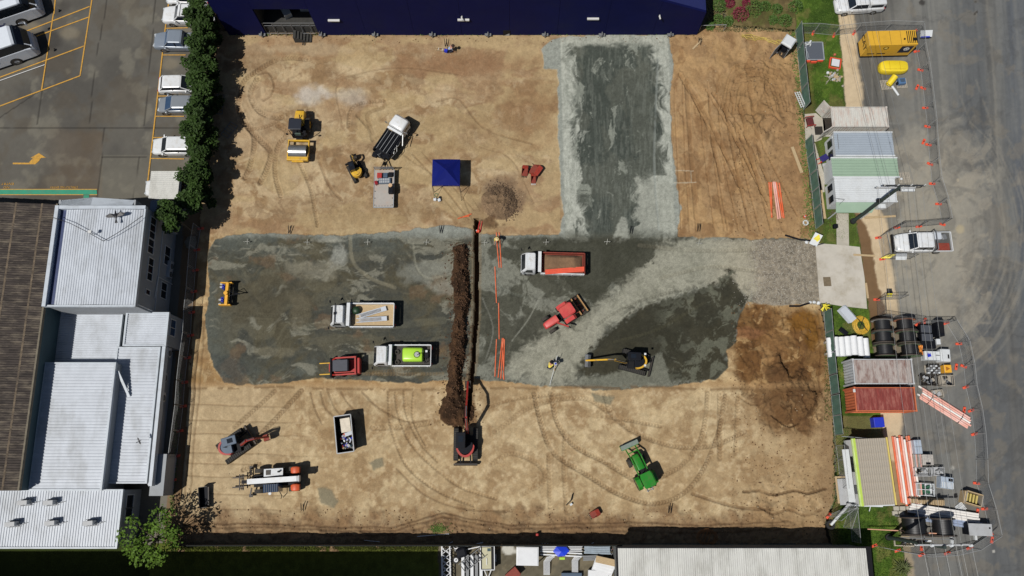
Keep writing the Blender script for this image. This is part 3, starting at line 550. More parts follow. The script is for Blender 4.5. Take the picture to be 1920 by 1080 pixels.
px, py = sp2.px, sp2.py; nB = sp2.n(28, 5, 702); nC = sp2.n(9, 4, 703)
sp2.C[:] = Sa(92, 100, 40)*(1+(nC[..., None]-.5)*.9); yd = (px > 822)
sp2.mix(yd*1., Sa(104, 98, 82)); sp2.mix(yd*ss(.5, .62, nB)*.6, Sa(128, 118, 96)); sp2.mix(yd*ss(.52, .6, nC)*.4, Sa(78, 72, 58))
sp2.mix(yd*(1-ss(.6, 1, np.hypot((px-955)/16, (py-1030)/12)+(nC-.5)))*.9, Sa(206, 204, 194))
sp2.Z += (nC-.5)*.05*(~yd)+.02; sp2.reg = np.where(yd, 2, 1)
so_ = sp2.build({1: GG, 2: GK}, {1: 'neighbour_lawn', 2: 'yard_floor'})
for o in so_.values(): o['kind'] = 'structure'
# base ground to the horizon, open under the plot
GB = pm('far_ground', S(110, 106, 92), .95, var=.3, scale=.2, dirt=S(90, 100, 60), damt=.5, dscale=.05)
mb = MB(); hx0, hx1, hy0, hy1 = -22, 20, -4, 34
for a in ((-500, hx0, -500, 500), (hx1, 500, -500, 500), (hx0, hx1, -500, hy0), (hx0, hx1, hy1, 500)): mb.add([(a[0], a[2], -.7), (a[1], a[2], -.7), (a[1], a[3], -.7), (a[0], a[3], -.7)], [(0, 1, 2, 3)])
mb.build('ground', GB, kind='structure')
# ---- loose stones and clods, grass blades ----
def scatter(name, m, n, fn, r0, r1, label, cat, flat=.6):
    mb = MB(); c = 0; t = 0
    while c < n and t < n*30:
        t += 1; q = fn()
        if q is None: continue
        x, y, _ = G(*q); r = random.uniform(r0, r1)*random.uniform(.6, 1)
        z = (ep if q[0] > 1555 else sp).zat(x, y) if q[0] < 1580 else .03
        a = random.uniform(0, 6); ca, sa = math.cos(a)*r, math.sin(a)*r*random.uniform(.6, 1)
        mb.add([(x+ca, y+sa, z-.01), (x-sa, y+ca, z-.01), (x-ca, y-sa, z-.01), (x+sa, y-ca, z-.01), (x+r*.2, y, z+r*flat*1.6)], [(0, 1, 4), (1, 2, 4), (2, 3, 4), (3, 0, 4)]); c += 1
    o = mb.build(name, m, kind='stuff'); tag(o, label, cat); return o
def u(a, b): return random.uniform(a, b)
def f1():
    q = (u(400, 1500), u(70, 1000)); d = 0
    if 425 < q[1] < 725 and 395 < q[0] < 1530: return None
    if 1040 < q[0] < 1262 and q[1] < 440: return None
    k = vn(np.array(q[0]/60), np.array(q[1]/60), 5)
    return q if k > .5 or q[1] > 960 or q[0] > 1380 and random.random() < .7 else None
scatter('soil_pebbles', pm('pale_stone', S(196, 178, 148), .9, var=.4, scale=6), 1500, f1, .025, .075, 'pale pebbles strewn over the bare tan soil', 'pebbles')
scatter('soil_clods', pm('clod', S(112, 84, 56), .95, var=.4, scale=6), 2600, lambda: (lambda q: q if (q[1] > 955 or q[1] < 80 or 1370 < q[0] < 1560) and not (445 < q[1] < 570) else None)((u(340, 1560), u(68, 1003))), .03, .12, 'brown clods along the rough edges of the soil', 'clods')
scatter('entrance_rocks', pm('crushed_stone', S(176, 170, 158), .9, var=.45, scale=5), 3200, lambda: (u(1420, 1536)-abs(random.gauss(0, 22)), u(450, 572)), .03, .09, 'pale crushed rock spread at the site entrance', 'gravel')
scatter('heap_clods', pm('dark_clod', S(110, 90, 70), .95, var=.4, scale=6), 1300, lambda: (lambda a, r: (936+math.cos(a)*r, 380-math.sin(a)*r))(u(-1.2, 2.4), random.gauss(27, 7)), .03, .13, 'loose clods round the rim of the small grey heap', 'clods')
scatter('spoil_clods', pm('damp_clod', S(92, 64, 42), .95, var=.4, scale=6), 1800, lambda: (lambda y: (np.interp(y, [455, 600, 760, 795], [866, 862, 857, 866])+random.gauss(0, 14 if y < 730 else 19), y))(u(455, 798)), .03, .14, 'damp clods on the long heap beside the trench', 'clods')
def grass(name, n, fn, label, c):
    mb = MB()
    for i in range(n):
        q = fn()
        if q is None: continue
        x, y, _ = G(*q); z = ep.zat(x, y) if q[0] > 1480 else .02; h = u(.06, .17); a = u(0, 6.28); w = .035
        dx, dy = math.cos(a)*w, math.sin(a)*w
        mb.add([(x-dx, y-dy, z), (x+dx, y+dy, z), (x+u(-.08, .08), y+u(-.08, .08), z+h)], [(0, 1, 2)])
    tag(mb.build(name, pm(name+'_blades', c, .8, var=.45, scale=1.2), kind='stuff'), label, 'grass')
grass('verge_blades', 15000, lambda: (lambda q: q if q[0] < np.interp(q[1], [0, 110, 190, 390, 460], [1566, 1578, 1584, 1600, 1612]) and (q[1] < 200 or q[1] > 400) else None)((u(1500, 1612), u(0, 450))), 'green grass of the verge at the top right', S(92, 122, 42))
grass('corner_blades', 12000, lambda: (lambda q: q if q[0] < np.interp(q[1], [940, 1080], [1680, 1700]) and (q[1] > 950 or q[1] > 800 and q[0] < 1590) else None)((u(1560, 1700), u(800, 1085))), 'green grass of the verge at the bottom right', S(86, 118, 38))
grass('entrance_blades', 6000, lambda: (lambda q: q if (q[1] < 640 or q[0] < 1575) else None)((u(1545, 1625), u(575, 790))), 'green grass between the drive and the white rolls', S(86, 112, 40))
grass('strip_blades', 9000, lambda: (u(340, 822), 1027+random.gauss(0, 3.5)), 'thin grass along the southern fence', S(110, 118, 50))
# ---------------- buildings ----------------
WHT = pm('white_sheet', S(200, 206, 214), .45, var=.1, scale=1.2, dirt=S(146, 148, 148), damt=.6, dscale=.35, stretch=(1, .5, 1))
WHT2 = pm('cream_sheet', S(210, 210, 204), .5, var=.1, scale=1.2, dirt=S(150, 148, 138), damt=.55, dscale=.7, stretch=(1, .4, 1))
GALV = pm('galvanised', S(186, 194, 200), .35, .3, var=.1, scale=2, dirt=S(130, 130, 126), damt=.4)
WALLW = pm('pale_render', S(158, 162, 166), .8, var=.06, scale=1, dirt=S(140, 140, 138), damt=.4, dscale=.6)
BROWN = pm('weathered_fibre_sheet', S(70, 62, 57), .9, var=.5, scale=1.2, dirt=S(144, 132, 114), damt=.6, dscale=.8, stretch=(.7, 2.6, 1), bump=.3)
GLS = pm('window_glass', (.012, .016, .022), .12, var=.1, spec=.7)
GLB = pm('blue_glass', (.03, .06, .12), .12, var=.1, spec=.7)
DKM = pm('dark_metal', (.011, .011, .013), .6, var=.2, scale=4, spec=.15)
BLK = pm('black_rubber', (.011, .011, .011), .75, var=.3, scale=6)
BLK2 = pm('black_plastic', (.006, .007, .011), .6, var=.3, scale=6, spec=.15)
FRM = pm('white_frame', S(214, 214, 212), .5, var=.05)
GREYM = pm('grey_metal', S(128, 130, 132), .5, .2, var=.15, scale=4)
LGREY = pm('light_grey_paint', S(178, 180, 182), .55, var=.1, scale=3, dirt=S(130, 124, 112), damt=.3)
NAVY = pm('navy_cladding', (.0035, .0055, .05), .75, var=.15, scale=.35, dirt=(.008, .01, .04), damt=.5, dscale=.3, spec=.12)
TEAL = pm('teal_wall', S(58, 84, 92), .7, var=.12, scale=1)
GUT = pm('roof_trim', S(196, 204, 212), .45, var=.06, dirt=S(120, 118, 110), damt=.3)
def corr(x0, x1, y0, y1, z, axis='y', pitch=.24, h=.035, za=None, trap=True):
    """ribbed sheet over a rectangle; ribs run along axis; z at the start, za at the far end across/along via function"""
    mb = MB(); zf = za or (lambda x, y: z)
    a0, a1 = (x0, x1) if axis == 'y' else (y0, y1); prof = []
    t = a0
    while t < a1:
        prof += [(t, 0), (t+pitch*.42, 0), (t+pitch*.56, h), (t+pitch*.86, h)]; t += pitch
    prof = [(min(p, a1), q) for p, q in prof]+[(a1, 0)]
    b0, b1 = (y0, y1) if axis == 'y' else (x0, x1); vs = []; nn = 5
    bs = [b0+(b1-b0)*i/(nn-1) for i in range(nn)]
    for b in bs:
        for a, q in prof:
            x, y = (a, b) if axis == 'y' else (b, a); vs.append((x, y, zf(x, y)+q))
    n = len(prof); fs = []
    for k in range(nn-1):
        for i in range(n-1):
            f = (k*n+i, k*n+i+1, (k+1)*n+i+1, (k+1)*n+i); fs.append(f if axis == 'y' else f[::-1])
    return mb.add(vs, fs)
def window(parent, c, w, h, axis='x', panes=2, glass=None, out=.03):
    "window on a wall facing +x (axis x) or -y (axis y); c centre on the wall face"
    fm = MB(); gm = MB(); x, y, z = c
    if axis == 'x':
        gm.box(x-.02, x+out*.4, y-w/2, y+w/2, z-h/2, z+h/2)
        for s_ in (-1, 1): fm.box(x-.01, x+out+.03, y+s_*w/2-.04, y+s_*w/2+.04, z-h/2-.05, z+h/2+.05)
        for s_ in (-1, 1): fm.box(x-.01, x+out+.034, y-w/2+.041, y+w/2-.041, z+s_*h/2-.04, z+s_*h/2+.04)
        for k in range(1, panes): yy = y-w/2+w*k/panes; fm.box(x-.01, x+out+.02, yy-.025, yy+.025, z-h/2+.041, z+h/2-.041)
    else:
        gm.box(x-w/2, x+w/2, y-out*.4, y+.02, z-h/2, z+h/2)
        for s_ in (-1, 1): fm.box(x+s_*w/2-.04, x+s_*w/2+.04, y-out-.03, y+.01, z-h/2-.05, z+h/2+.05)
        for s_ in (-1, 1): fm.box(x-w/2+.041, x+w/2-.041, y-out-.034, y+.01, z+s_*h/2-.04, z+s_*h/2+.04)
        for k in range(1, panes): xx = x-w/2+w*k/panes; fm.box(xx-.025, xx+.025, y-out-.02, y+.01, z-h/2+.041, z+h/2-.041)
    f = fm.build('window', FRM, parent); gm.build('pane', glass or GLS, f); return f
def bbox(pxl, pxr, pyt, pyb, z):
    "rectangle seen at mid rows: left x, right x at the middle row; top and bottom rows"
    ym = (pyt+pyb)/2; return G(pxl, ym, z)[0], G(pxr, ym, z)[0], G(0, pyb, z)[1], G(0, pyt, z)[1]
def walls(mb, x0, x1, y0, y1, z0, z1, t=.2):
    mb.box(x0, x1, y0, y0+t, z0, z1).box(x0, x1, y1-t, y1, z0, z1).box(x0, x0+t, y0+t, y1-t, z0, z1).box(x1-t, x1, y0+t, y1-t, z0, z1); return mb
# two storey block
h = 7.2
b1 = bbox(95, 262, 388, 573, h); X0, X1, Y0, Y1 = b1
t = thing('white_office_block', 'white two-storey block with ribbed metal roof and dark upper windows beside the hedge', 'building', ((X0+X1)/2, (Y0+Y1)/2, 0))
t0 = t.location.copy()
def child_off(o): o.location = -o.parent.location if o.parent else (0, 0, 0)
def P_(mb, name, m, parent, **k):
    o = mb.build(name, m, parent, **k)
    if parent is not None and parent.parent is None: o.location = -parent.location
    return o
mb = MB(); walls(mb, X0, X1, Y0, Y1, -.1, h-.35); P_(mb, 'wall', WALLW, t)
xg = X0+.85; xr = (xg+X1)/2
P_(corr(xg, X1-.06, Y0+.08, Y1-.25, h, 'y', .235, .04, lambda x, y: h-.12+.5*(1-abs(x-xr)/(X1-xg)*2)*.5), 'roof', WHT, t)
mb = MB(); mb.box(X0-.12, X0+.22, Y0-.1, Y1+.1, h-.4, h+.18); mb.box(X0+.22, X1+.1, Y1-.22, Y1+.1, h-.4, h+.14); mb.box(X0+.22, X1+.02, Y0-.1, Y0+.06, h-.4, h+.02); mb.box(X1-.05, X1+.1, Y0-.1, Y1-.22, h-.4, h+.03); P_(mb, 'parapet', GUT, t)
mb = MB(); mb.box(X0+.22, xg, Y0+.06, Y1-.22, h-.5, h-.32); P_(mb, 'box_gutter', pm('gutter_shadow_blue', S(60, 72, 110), .5), t)  # inner shadow of the gutter put into its dark blue colour
mb = MB(); mb.box(xg, X1-.1, Y0+.3, Y1-.4, h-1.0, h-.45); P_(mb, 'ceiling', WALLW, t)
def on_east(mk, h_): pass
def wE(p, X, py_, w, zc, hh, panes=2, glass=None):
    y = G(0, py_, zc)[1]; o = window(p, (X, y, zc), w, hh, 'x', panes, glass)
    if p.parent is None: o.location = -p.location
    return o
for yy, w, n in ((428, 2.1, 3), (462, 1.4, 2)): wE(t, X1, yy, w, 5.3, 1.2, n)
wE(t, X1, 505, 2.2, 4.9, 1.1, 3); wE(t, X1, 548, .5, 4.9, .9, 1)
wE(t, X1, 480, 1.9, 1.6, 1.3, 2); wE(t, X1, 545, 1.6, 1.6, 1.3, 2); wE(t, X1, 420, 1.2, 1.7, 1.3, 1)
mb = MB(); y = G(0, 520, 3)[1]; mb.tube((X1+.08, y, 0), (X1+.08, y, 3.2), .05).tube((X1+.08, y, 3.2), (X1+.08, y-2.2, 3.5), .05).tube((X1+.08, Y0+.2, 0), (X1+.08, Y0+.2, h-.4), .06); P_(mb, 'downpipe', FRM, t)
mb = MB(); mb.box(X1+.01, X1+.06, Y0+.1, Y1-.1, 3.05, 3.15); P_(mb, 'floor_band', GUT, t)
B1 = (X0, X1, Y0, Y1, t)
def ac_unit(px_, py_, z, label, rz=0, foot=True):
    t = thing('air_conditioner', label, 'air conditioner', G(px_, py_, z), rz, 'air conditioning units on the white buildings')
    mb = MB(); mb.box(-.2, .2, -.45, .45, .05, .75); mb.build('casing', LGREY, t, bevel=.02)
    mb = MB(); mb.ring((.2, -.08, .4), (.225, -.08, .4), .27, .22, 16)
    for k in range(4): mb.bar((.21, -.08-.22*math.cos(k*.785), .4-.22*math.sin(k*.785)), (.21, -.08+.22*math.cos(k*.785), .4+.22*math.sin(k*.785)), .02)
    mb.build('fan_grille', DKM, t)
    for s_ in (-.35, .35): MB().box(-.25, .28, s_-.03, s_+.03, -.02, .05).build('bracket', GREYM, t)
    if foot:
        mb = MB(); mb.box(-.3, -.26, -.6, .6, -.02, .03).box(.26, .3, -.6, .6, -.02, .03).path([(.0, -.45, .3), (-.1, -.7, .3), (-.1, -.8, .0), (0, -1.2, 0)], .03); mb.build('roof_frame', GREYM, t)
    return t
# low roofs south of the block
def low_block(label, pl, pr, pt, pb, h, axis, cat='building', pitch=.29, wall=WALLW, m=WHT, sl=0, par='gutter'):
    X0, X1, Y0, Y1 = bbox(pl, pr, pt, pb, h)
    t = thing('white_wing', label, cat, ((X0+X1)/2, (Y0+Y1)/2, 0))
    mb = MB(); walls(mb, X0, X1, Y0, Y1, -.1, h-.12); P_(mb, 'wall', wall, t)
    P_(corr(X0+.05, X1-.05, Y0+.05, Y1-.05, h, axis, pitch, .05, lambda x, y: h-.06+sl*(x-X0)), 'roof', m, t)
    mb = MB(); mb.box(X0-.08, X0+.1, Y0-.08, Y1+.08, h-.25, h+.06); mb.box(X1-.1, X1+.08, Y0-.08, Y1+.08, h-.25, h+.06); mb.box(X0+.1, X1-.1, Y0-.08, Y0+.06, h-.25, h+.055); mb.box(X0+.1, X1-.1, Y1-.06, Y1+.08, h-.25, h+.055); P_(mb, par, GUT, t)
    return t, X0, X1, Y0, Y1
w2 = low_block('large square white ribbed roof between the brown roof and the long narrow white roof', 68, 203, 681, 918, 4.3, 'x')
w3 = low_block('long narrow white ribbed roof with a shaded strip beside the raised square roof', 206, 287, 652, 905, 3.0, 'x', pitch=.3)
w4 = low_block('recessed white ribbed roof in a walled well behind the two-storey block', 100, 225, 577, 679, 2.9, 'x', pitch=.22, wall=TEAL)
w5 = low_block('small square white ribbed roof next to the lower wall of the two-storey block', 235, 313, 587, 647, 3.6, 'x', pitch=.22)
w6 = low_block('wide cream ribbed roof carrying five air conditioners at the bottom left', -60, 224, 919, 1027, 3.8, 'y', m=WHT, pitch=.24)
for w_, spec in ((w3, ((681, .9, 1.7, 1.0, 2), (775, 1.2, 1.7, 1.0, 3))), (w5, ((615, 1.6, 2.4, 1.2, 2),))):
    for yy, ww, zc, hh, n in spec: wE(w_[0], w_[2], yy, ww, zc, hh, n, GLB if w_ is w5 else None)
for yy in (940, 965): wE(w6[0], w6[2], yy, 1.2, 2.2, 1.4, 1)
mb = MB(); mb.box(w3[2]+.3, w3[2]+.62, w3[3]-.3, w3[4]+.1, 2.5, 3.2); P_(mb, 'east_parapet', GUT, w3[0])
mb = MB(); mb.box(w3[2]+.08, w3[2]+.3, w3[3], w3[4], 2.6, 2.8); P_(mb, 'box_gutter', pm('leafy_gutter', S(92, 80, 64), .9, var=.5, scale=6), w3[0])
mb = MB(); mb.bar((w2[2]+.15, w2[4]-.7, 4.0), (w2[2]+1.05, w2[4]-3.0, 3.1), .22, .12); P_(mb, 'downpipe', GUT, w2[0])
mb = MB(); X = w3[2]+.05; mb.box(X, X+1.3, w3[3]-1.2, w3[3]+2.6, 0, 2.3); P_(mb, 'side_store', WALLW, w3[0])
for k, (a, b) in enumerate(((50, 942), (98, 942), (27, 982), (101, 980), (172, 980))):
    ac_unit(a, b, 3.83, ('air conditioner nearest the brown roof on the cream roof', 'air conditioner with white bracket, right of the upper pair on the cream roof', 'leftmost air conditioner of the lower row on the cream roof', 'middle air conditioner of the lower row on the cream roof', 'rightmost air conditioner of the lower row on the cream roof')[k], R(95))
for k, (a, b, z) in enumerate(((302, 425, 1.2), (313, 430, 1.2), (330, 432, 1.2), (322, 500, .6), (320, 515, .6), (318, 662, 1.8), (310, 708, 1.6), (307, 745, 2.0), (288, 900, 1.6))):
    ac_unit(a, b, z, ('topmost air conditioner on the shaded east wall of the two-storey block', 'second air conditioner in the shaded cluster by the two-storey block', 'air conditioner furthest from the wall in the shaded cluster', 'air conditioner with blue top beside the lower block wall', 'air conditioner just below the blue topped one', 'air conditioner on the wall under the small square roof', 'air conditioner midway along the narrow wing wall', 'double air conditioner above the three-pane window', 'air conditioner on the side store near the lime tree')[k], 0, False)
# brown roofed hall
h = 5.9; X1 = G(93, 480, h)[0]; X0 = G(-260, 480, h)[0]; Y1 = G(0, 383, h)[1]; Y0 = G(0, 920, h)[1]
t = thing('brown_roofed_hall', 'big hall with a dark brown weathered corrugated roof at the left edge', 'building', ((X0+X1)/2, (Y0+Y1)/2, 0))
mb = MB(); walls(mb, X0, X1, Y0, Y1, -.1, h-.4); P_(mb, 'wall', TEAL, t)
mb = MB(); n = int((Y1-Y0)/.22); vs = []; cols = []
xs = []; k = 0; x = X1
while x > X0: xs += [x, x-1.16]; x -= 1.16
for j, x in enumerate(xs):
    zb = h+(X1-x)*.12+(.09 if j % 2 else -.0)
    for i in range(n*2+1): vs.append((x, Y0+(Y1-Y0)*i/(n*2)+(X1-x)*.0, zb+(.05 if i % 2 else -.02)+random.uniform(-.012, .012)))
m_ = n*2+1
for j in range(len(xs)-1):
    for i in range(m_-1): mb.f.append((j*m_+i, (j+1)*m_+i, (j+1)*m_+i+1, j*m_+i+1))
mb.v = vs; P_(mb, 'roof', BROWN, t)
x = X1-1.16
while x > X0+2:
    zb = h+(X1-x)*.12+.1; mb = MB(); mb.add([(x-.16, Y0, zb+.02), (x+.02, Y0, zb-.002), (x+.02, Y1, zb-.002), (x-.16, Y1, zb+.02)], [(0, 1, 2, 3)]); P_(mb, 'sheet_lap', pm('lap_tan', S(118, 104, 86), .95, var=.6, scale=2.5, dirt=S(70, 62, 56), damt=.9, dscale=1.5), t); x -= 2.32
mb = MB(); mb.box(X1-.02, X1+.14, Y0, Y1+.05, h-.3, h+.05); P_(mb, 'edge_gutter', pm('mossy_trim', S(120, 112, 96), .9, var=.3), t)
# entrance porch behind the block
t = thing('entrance_awning', 'low pale gabled awning on the north end of the two-storey block', 'awning', (B1[0]+4, B1[3]+.6, 3))
ax = G(175, 378, 6.3)[0]-t.location.x; mb = MB(); yb = -.35; mb.add([(ax-3.4, yb, 3.1), (ax, yb, 3.7), (ax+3.6, yb, 3.1), (ax-3.4, yb+.95, 2.7), (ax, yb+.95, 3.5), (ax+3.6, yb+.95, 2.7)], [(0, 1, 4, 3), (1, 2, 5, 4), (0, 3, 4, 1)]); mb.build('gable', GUT, t, recalc=True)
for x_ in (ax-3.6, ax+3.6): MB().box(x_, x_+.2, -.3, .6, -3, 2.8).build('post', WALLW, t)
# carport
A = G(338, 321, 2.5); Bq = G(278, 373, 2.5)
t = thing('carport', 'small carport with a pale ribbed roof at the end of the hedge', 'carport', ((A[0]+Bq[0])/2, (A[1]+Bq[1])/2, 0)); w = (A[0]-Bq[0])/2; d = (A[1]-Bq[1])/2
corr(-w, w, -d, d, 2.5, 'x', .22, .04).build('roof', WHT2, t)
for sx in (-1, 1):
    for sy in (-1, 1): MB().box(sx*w*.9-.05, sx*w*.9+.05, sy*d*.9-.05, sy*d*.9+.05, 0, 2.47).build('post', GREYM, t)
A = G(312, 374, 2.3); Bq = G(281, 398, 2.3)
t = thing('lean_to_roof', 'blue grey lean-to roof between the carport and the two-storey block', 'lean-to', ((A[0]+Bq[0])/2, (A[1]+Bq[1])/2, 0)); w = (A[0]-Bq[0])/2; d = (A[1]-Bq[1])/2
MB().add([(-w, -d, 2.3), (w, -d, 2.3), (w, d-.3, 2.35), (0, d, 2.4), (-w, d-.2, 2.35), (-w, -d, 2.38), (w, -d, 2.38), (w, d-.3, 2.43), (0, d, 2.48), (-w, d-.2, 2.43)], [(4, 3, 2, 1, 0), (5, 6, 7, 8, 9), (0, 1, 6, 5), (1, 2, 7, 6), (2, 3, 8, 7), (3, 4, 9, 8), (4, 0, 5, 9)]).build('roof', pm('slate_blue', S(96, 112, 132), .6), t)
MB().box(-w, w, -d, -d+.1, 0, 2.3).build('wall', WALLW, t)
# roof cable on the block
pts = [G(x, y, 7.75) for x, y in ((100, 408), (130, 418), (160, 433), (194, 452))]+[G(x, y, 7.75) for x, y in ((215, 440), (240, 424), (268, 404))]
mb = MB().path(pts, .03, 5); tag(mb.build('roof_cable', DKM), 'thin dark V-shaped cable across the two-storey roof', 'cable')
t = thing('antenna', 'small metal antenna standing on the two-storey roof', 'antenna', G(178, 440, 7.35)); MB().tube((0, 0, 0), (0, 0, .9), .03).build('mast', GREYM, t); MB().cb((0, 0, .9), (.3, .25, .2)).build('head', FRM, t)
# crows
def bird(px_, py_, z, sc, rz, label):
    t = thing('bird', label, 'bird', G(px_, py_, z), rz); f = pm('crow_black', (.01, .01, .014), .5)
    rings = []
    for x, r_ in ((-.28, .01), (-.15, .06), (0, .09), (.14, .07), (.2, .045), (.25, .05), (.31, .03), (.36, .005)): rings.append([(x*sc, r_*math.cos(a)*sc, r_*.85*math.sin(a)*sc) for a in [k*math.pi/4 for k in range(8)]])
    MB().loft(rings).build('body', f, t, smooth=True)
    for s_ in (-1, 1):
        MB().add([(.1*sc, s_*.05*sc, .02), (.16*sc, s_*.32*sc, .1*sc), (.05*sc, s_*.62*sc, .06*sc), (-.08*sc, s_*.5*sc, .05*sc), (-.1*sc, s_*.28*sc, .05*sc), (-.1*sc, s_*.05*sc, .0)]+[(p, s_*q*sc, r_) for p, q, r_ in ((.1*sc, .05, -.0), (.16*sc, .32, .1*sc-.02), (.05*sc, .62, .06*sc-.02), (-.08*sc, .5, .05*sc-.02), (-.1*sc, .28, .03), (-.1*sc, .05, -.02))], [(0, 1, 2, 3, 4, 5), (11, 10, 9, 8, 7, 6), (0, 6, 7, 1), (1, 7, 8, 2), (2, 8, 9, 3), (3, 9, 10, 4), (4, 10, 11, 5)]).build('wing', f, t)
    MB().add([(-.22*sc, -.03*sc, 0), (-.22*sc, .03*sc, 0), (-.5*sc, .1*sc, 0), (-.5*sc, -.1*sc, 0), (-.36*sc, 0, .02)], [(0, 1, 4), (1, 2, 4), (2, 3, 4), (3, 0, 4), (3, 2, 1, 0)]).build('tail', f, t)
bird(217, 404, 7.75, 1.5, R(100), 'black bird in flight over the top of the two-storey roof'); bird(261, 827, 4.2, .6, R(30), 'small bird gliding above the long narrow white roof')
# ---- navy warehouse at the top ----
yw = G(0, 66, 0)[1]; xL = G(430, 66)[0]; xR = G(1306, 62)[0]
t = thing('navy_warehouse', 'long navy blue warehouse wall with white lights along the top edge', 'warehouse', ((xL+xR)/2, yw, 0))
hh = lambda x: min(11, 4.4+max(0, (xR-x))*.42)
ox = t.location.x
def wall_seg(a, b, z0=None, name='wall_panel'):
    mb = MB(); za, zb = hh(a), hh(b); z0 = z0 or (-.05, -.05)
    vs = [(a-ox, 0, z0[0]), (b-ox, 0, z0[1]), (b-ox, 0, zb), (a-ox, 0, za)]; vs += [(p[0], p[1]+.25, p[2]) for p in vs]
    return mb.add(vs, [(0, 1, 2, 3), (7, 6, 5, 4), (0, 4, 5, 1), (2, 6, 7, 3), (3, 7, 4, 0), (1, 5, 6, 2)]).build(name, NAVY, t)
d0 = G(500, 66)[0]; d1 = G(599, 64)[0]; dh = 5.0

wall_seg(xL, d0)
wall_seg(d0+.012, d1-.012, (dh, dh), 'door_lintel')
c = d1; cc = [d1]
while c < xR-6.5: c += 5.2; cc.append(c)
cc.append(xR)
for a, b in zip(cc[:-1], cc[1:]): wall_seg(a+.012, b-.012)
mb = MB(); xe = xR-.2-ox; mb.box(xe, xe+.19, .26, 40, 0, 4.3); mb.build('end_wall', NAVY, t)
pk = xR-15.7; mb = MB(); Rf = pm('navy_roof', S(40, 46, 100), .5, var=.1)
mb.add([(xR-ox, .25, 4.4), (xR-ox, 40, 4.4), (pk-ox, 40, 11), (pk-ox, .25, 11), (xL-ox, .25, 11), (xL-ox, 40, 11)], [(0, 1, 2, 3), (3, 2, 5, 4)]); mb.build('roof', Rf, t)
mb = MB(); mb.box(xL-ox, xL+.2-ox, .25, 40, 0, 11); mb.build('west_wall', NAVY, t)
# loading bay
IN = pm('bay_interior', S(48, 50, 48), .8, var=.2); a, b = d0-ox, d1-ox
MB().box(a-.3, b+.3, 6, 6.2, 0, 5.4).build('bay_back_wall', DKM, t); MB().box(a-.3, a-.02, .26, 6, 0, 5.4).build('bay_side_wall', IN, t); MB().box(b+.02, b+.3, .26, 6, 0, 5.4).build('bay_side_wall', IN, t)
MB().box(a, b, .3, 6, 0, 1.1).build('bay_dock', pm('dock_shade_concrete', S(58, 57, 54), .9, var=.3, scale=3), t)  # dock colour darkened to carry the shade inside the bay
MB().box(b-1.9, b-.3, 2.2, 3.4, 1.1, 3.7).build('bay_cabinet', WALLW, t)
MB().cb((b-3.4, 2.0, 1.7), (.8, 1.6, 1.1), .5, .2).build('stored_sheet', GALV, t)
mb = MB()
for z in (1.1+.5, 1.1+1.0): mb.bar((a+.1, .18, z), (b-.1, .18, z), .05)
x = a+.1
while x < b: mb.bar((x, .18, .3), (x, .18, 2.1), .05); x += 1.0
mb.build('dock_railing', GREYM, t)
mb = MB()
for k in range(6): mb.box(b-2.6+k*.3, b-2.3+k*.3, -.9, .0, 0, 1.0-k*.17)
mb.build('dock_steps', pm('dock_shade_concrete', S(150, 148, 140)), t)
mb = MB()
for k in range(7): mb.bar((a+.3+k*.9, -.1, 0), (a+.6+k*.9, -.1, 1.0), .05)
mb.bar((a+.2, -.1, .55), (b-.3, -.1, .55), .06); mb.build('dock_frame', GREYM, t)
for k, (u_, v_) in enumerate(((626, 40), (869, 39), (1112, 37))):
    z = 2.2; x = G(u_, v_, z)[0]-ox; zz = (66-v_)*.16*1.1; zz = 4.3
    for it in range(30):
        qx, qy = PX(0, yw-.2, zz); zz += (qy-v_)*.08
    x = G(u_, v_, zz)[0]-ox
    t2 = thing('wall_light', ('white wall light above the loading bay end of the navy wall', 'white wall light under a small camera, midway along the navy wall', 'white wall light above the dusty grey strip')[k], 'light', (x+ox, yw-.01, zz), 0, 'white lights on the navy wall')
    MB().box(-.62, .62, -.22, 0, -.06, .12).build('housing', FRM, t2, bevel=.02); MB().box(-.5, .5, -.17, -.03, -.1, -.061).build('lens', LGREY, t2)
def on_wall(u_, v_):
    zz = 3.
    for it in range(40):
        qx, qy = PX(0, yw, zz); zz += (qy-v_)*.08
    return (G(u_, v_, zz)[0], yw, zz)
for k, (u_, v_) in enumerate(((402, 31), (866, 30), (1237, 28))):
    t2 = thing('security_camera', ('small white camera high on the navy wall by the hedge', 'small white camera over the middle wall light', 'small white camera at the right end of the navy wall')[k], 'camera', on_wall(u_, v_))
    MB().box(-.05, .05, -.25, 0, -.03, .03).build('arm', FRM, t2); MB().cb((0, -.3, 0), (.14, .4, .14), .2).build('body', FRM, t2, bevel=.02)
for k, (u_, v_) in enumerate(((493, 65), (605, 65), (704, 65), (811, 65), (915, 64), (1022, 63), (1129, 61), (1258, 60))):
    t2 = thing('wall_bracket', 'grey bracket at the foot of the navy wall, '+('left of the loading bay', 'right of the loading bay', 'second right of the bay', 'near the kneeling person', 'left of the small doorway', 'above the start of the dusty strip', 'above the middle of the dusty strip', 'above the brown ground')[k], 'bracket', (on_wall(u_, v_)[0], yw, .35), 0, 'grey brackets along the foot of the navy wall'); MB().box(-.35, .35, -.3, 0, -.04, .04).build('plate', GREYM, t2); MB().box(-.05, .05, -.35, 0, -.3, .35).build('upright', GREYM, t2)
t2 = thing('wall_vent', 'small dark doorway opening low in the navy wall', 'doorway', on_wall(950, 66)); MB().box(-.38, .38, -.05, 0, 0, 1.0).build('frame', DKM, t2); MB().add([(-.3, -.06, .02), (.3, -.06, .02), (.3, -.06, .45)], [(0, 1, 2)]).build('ramp', LGREY, t2)
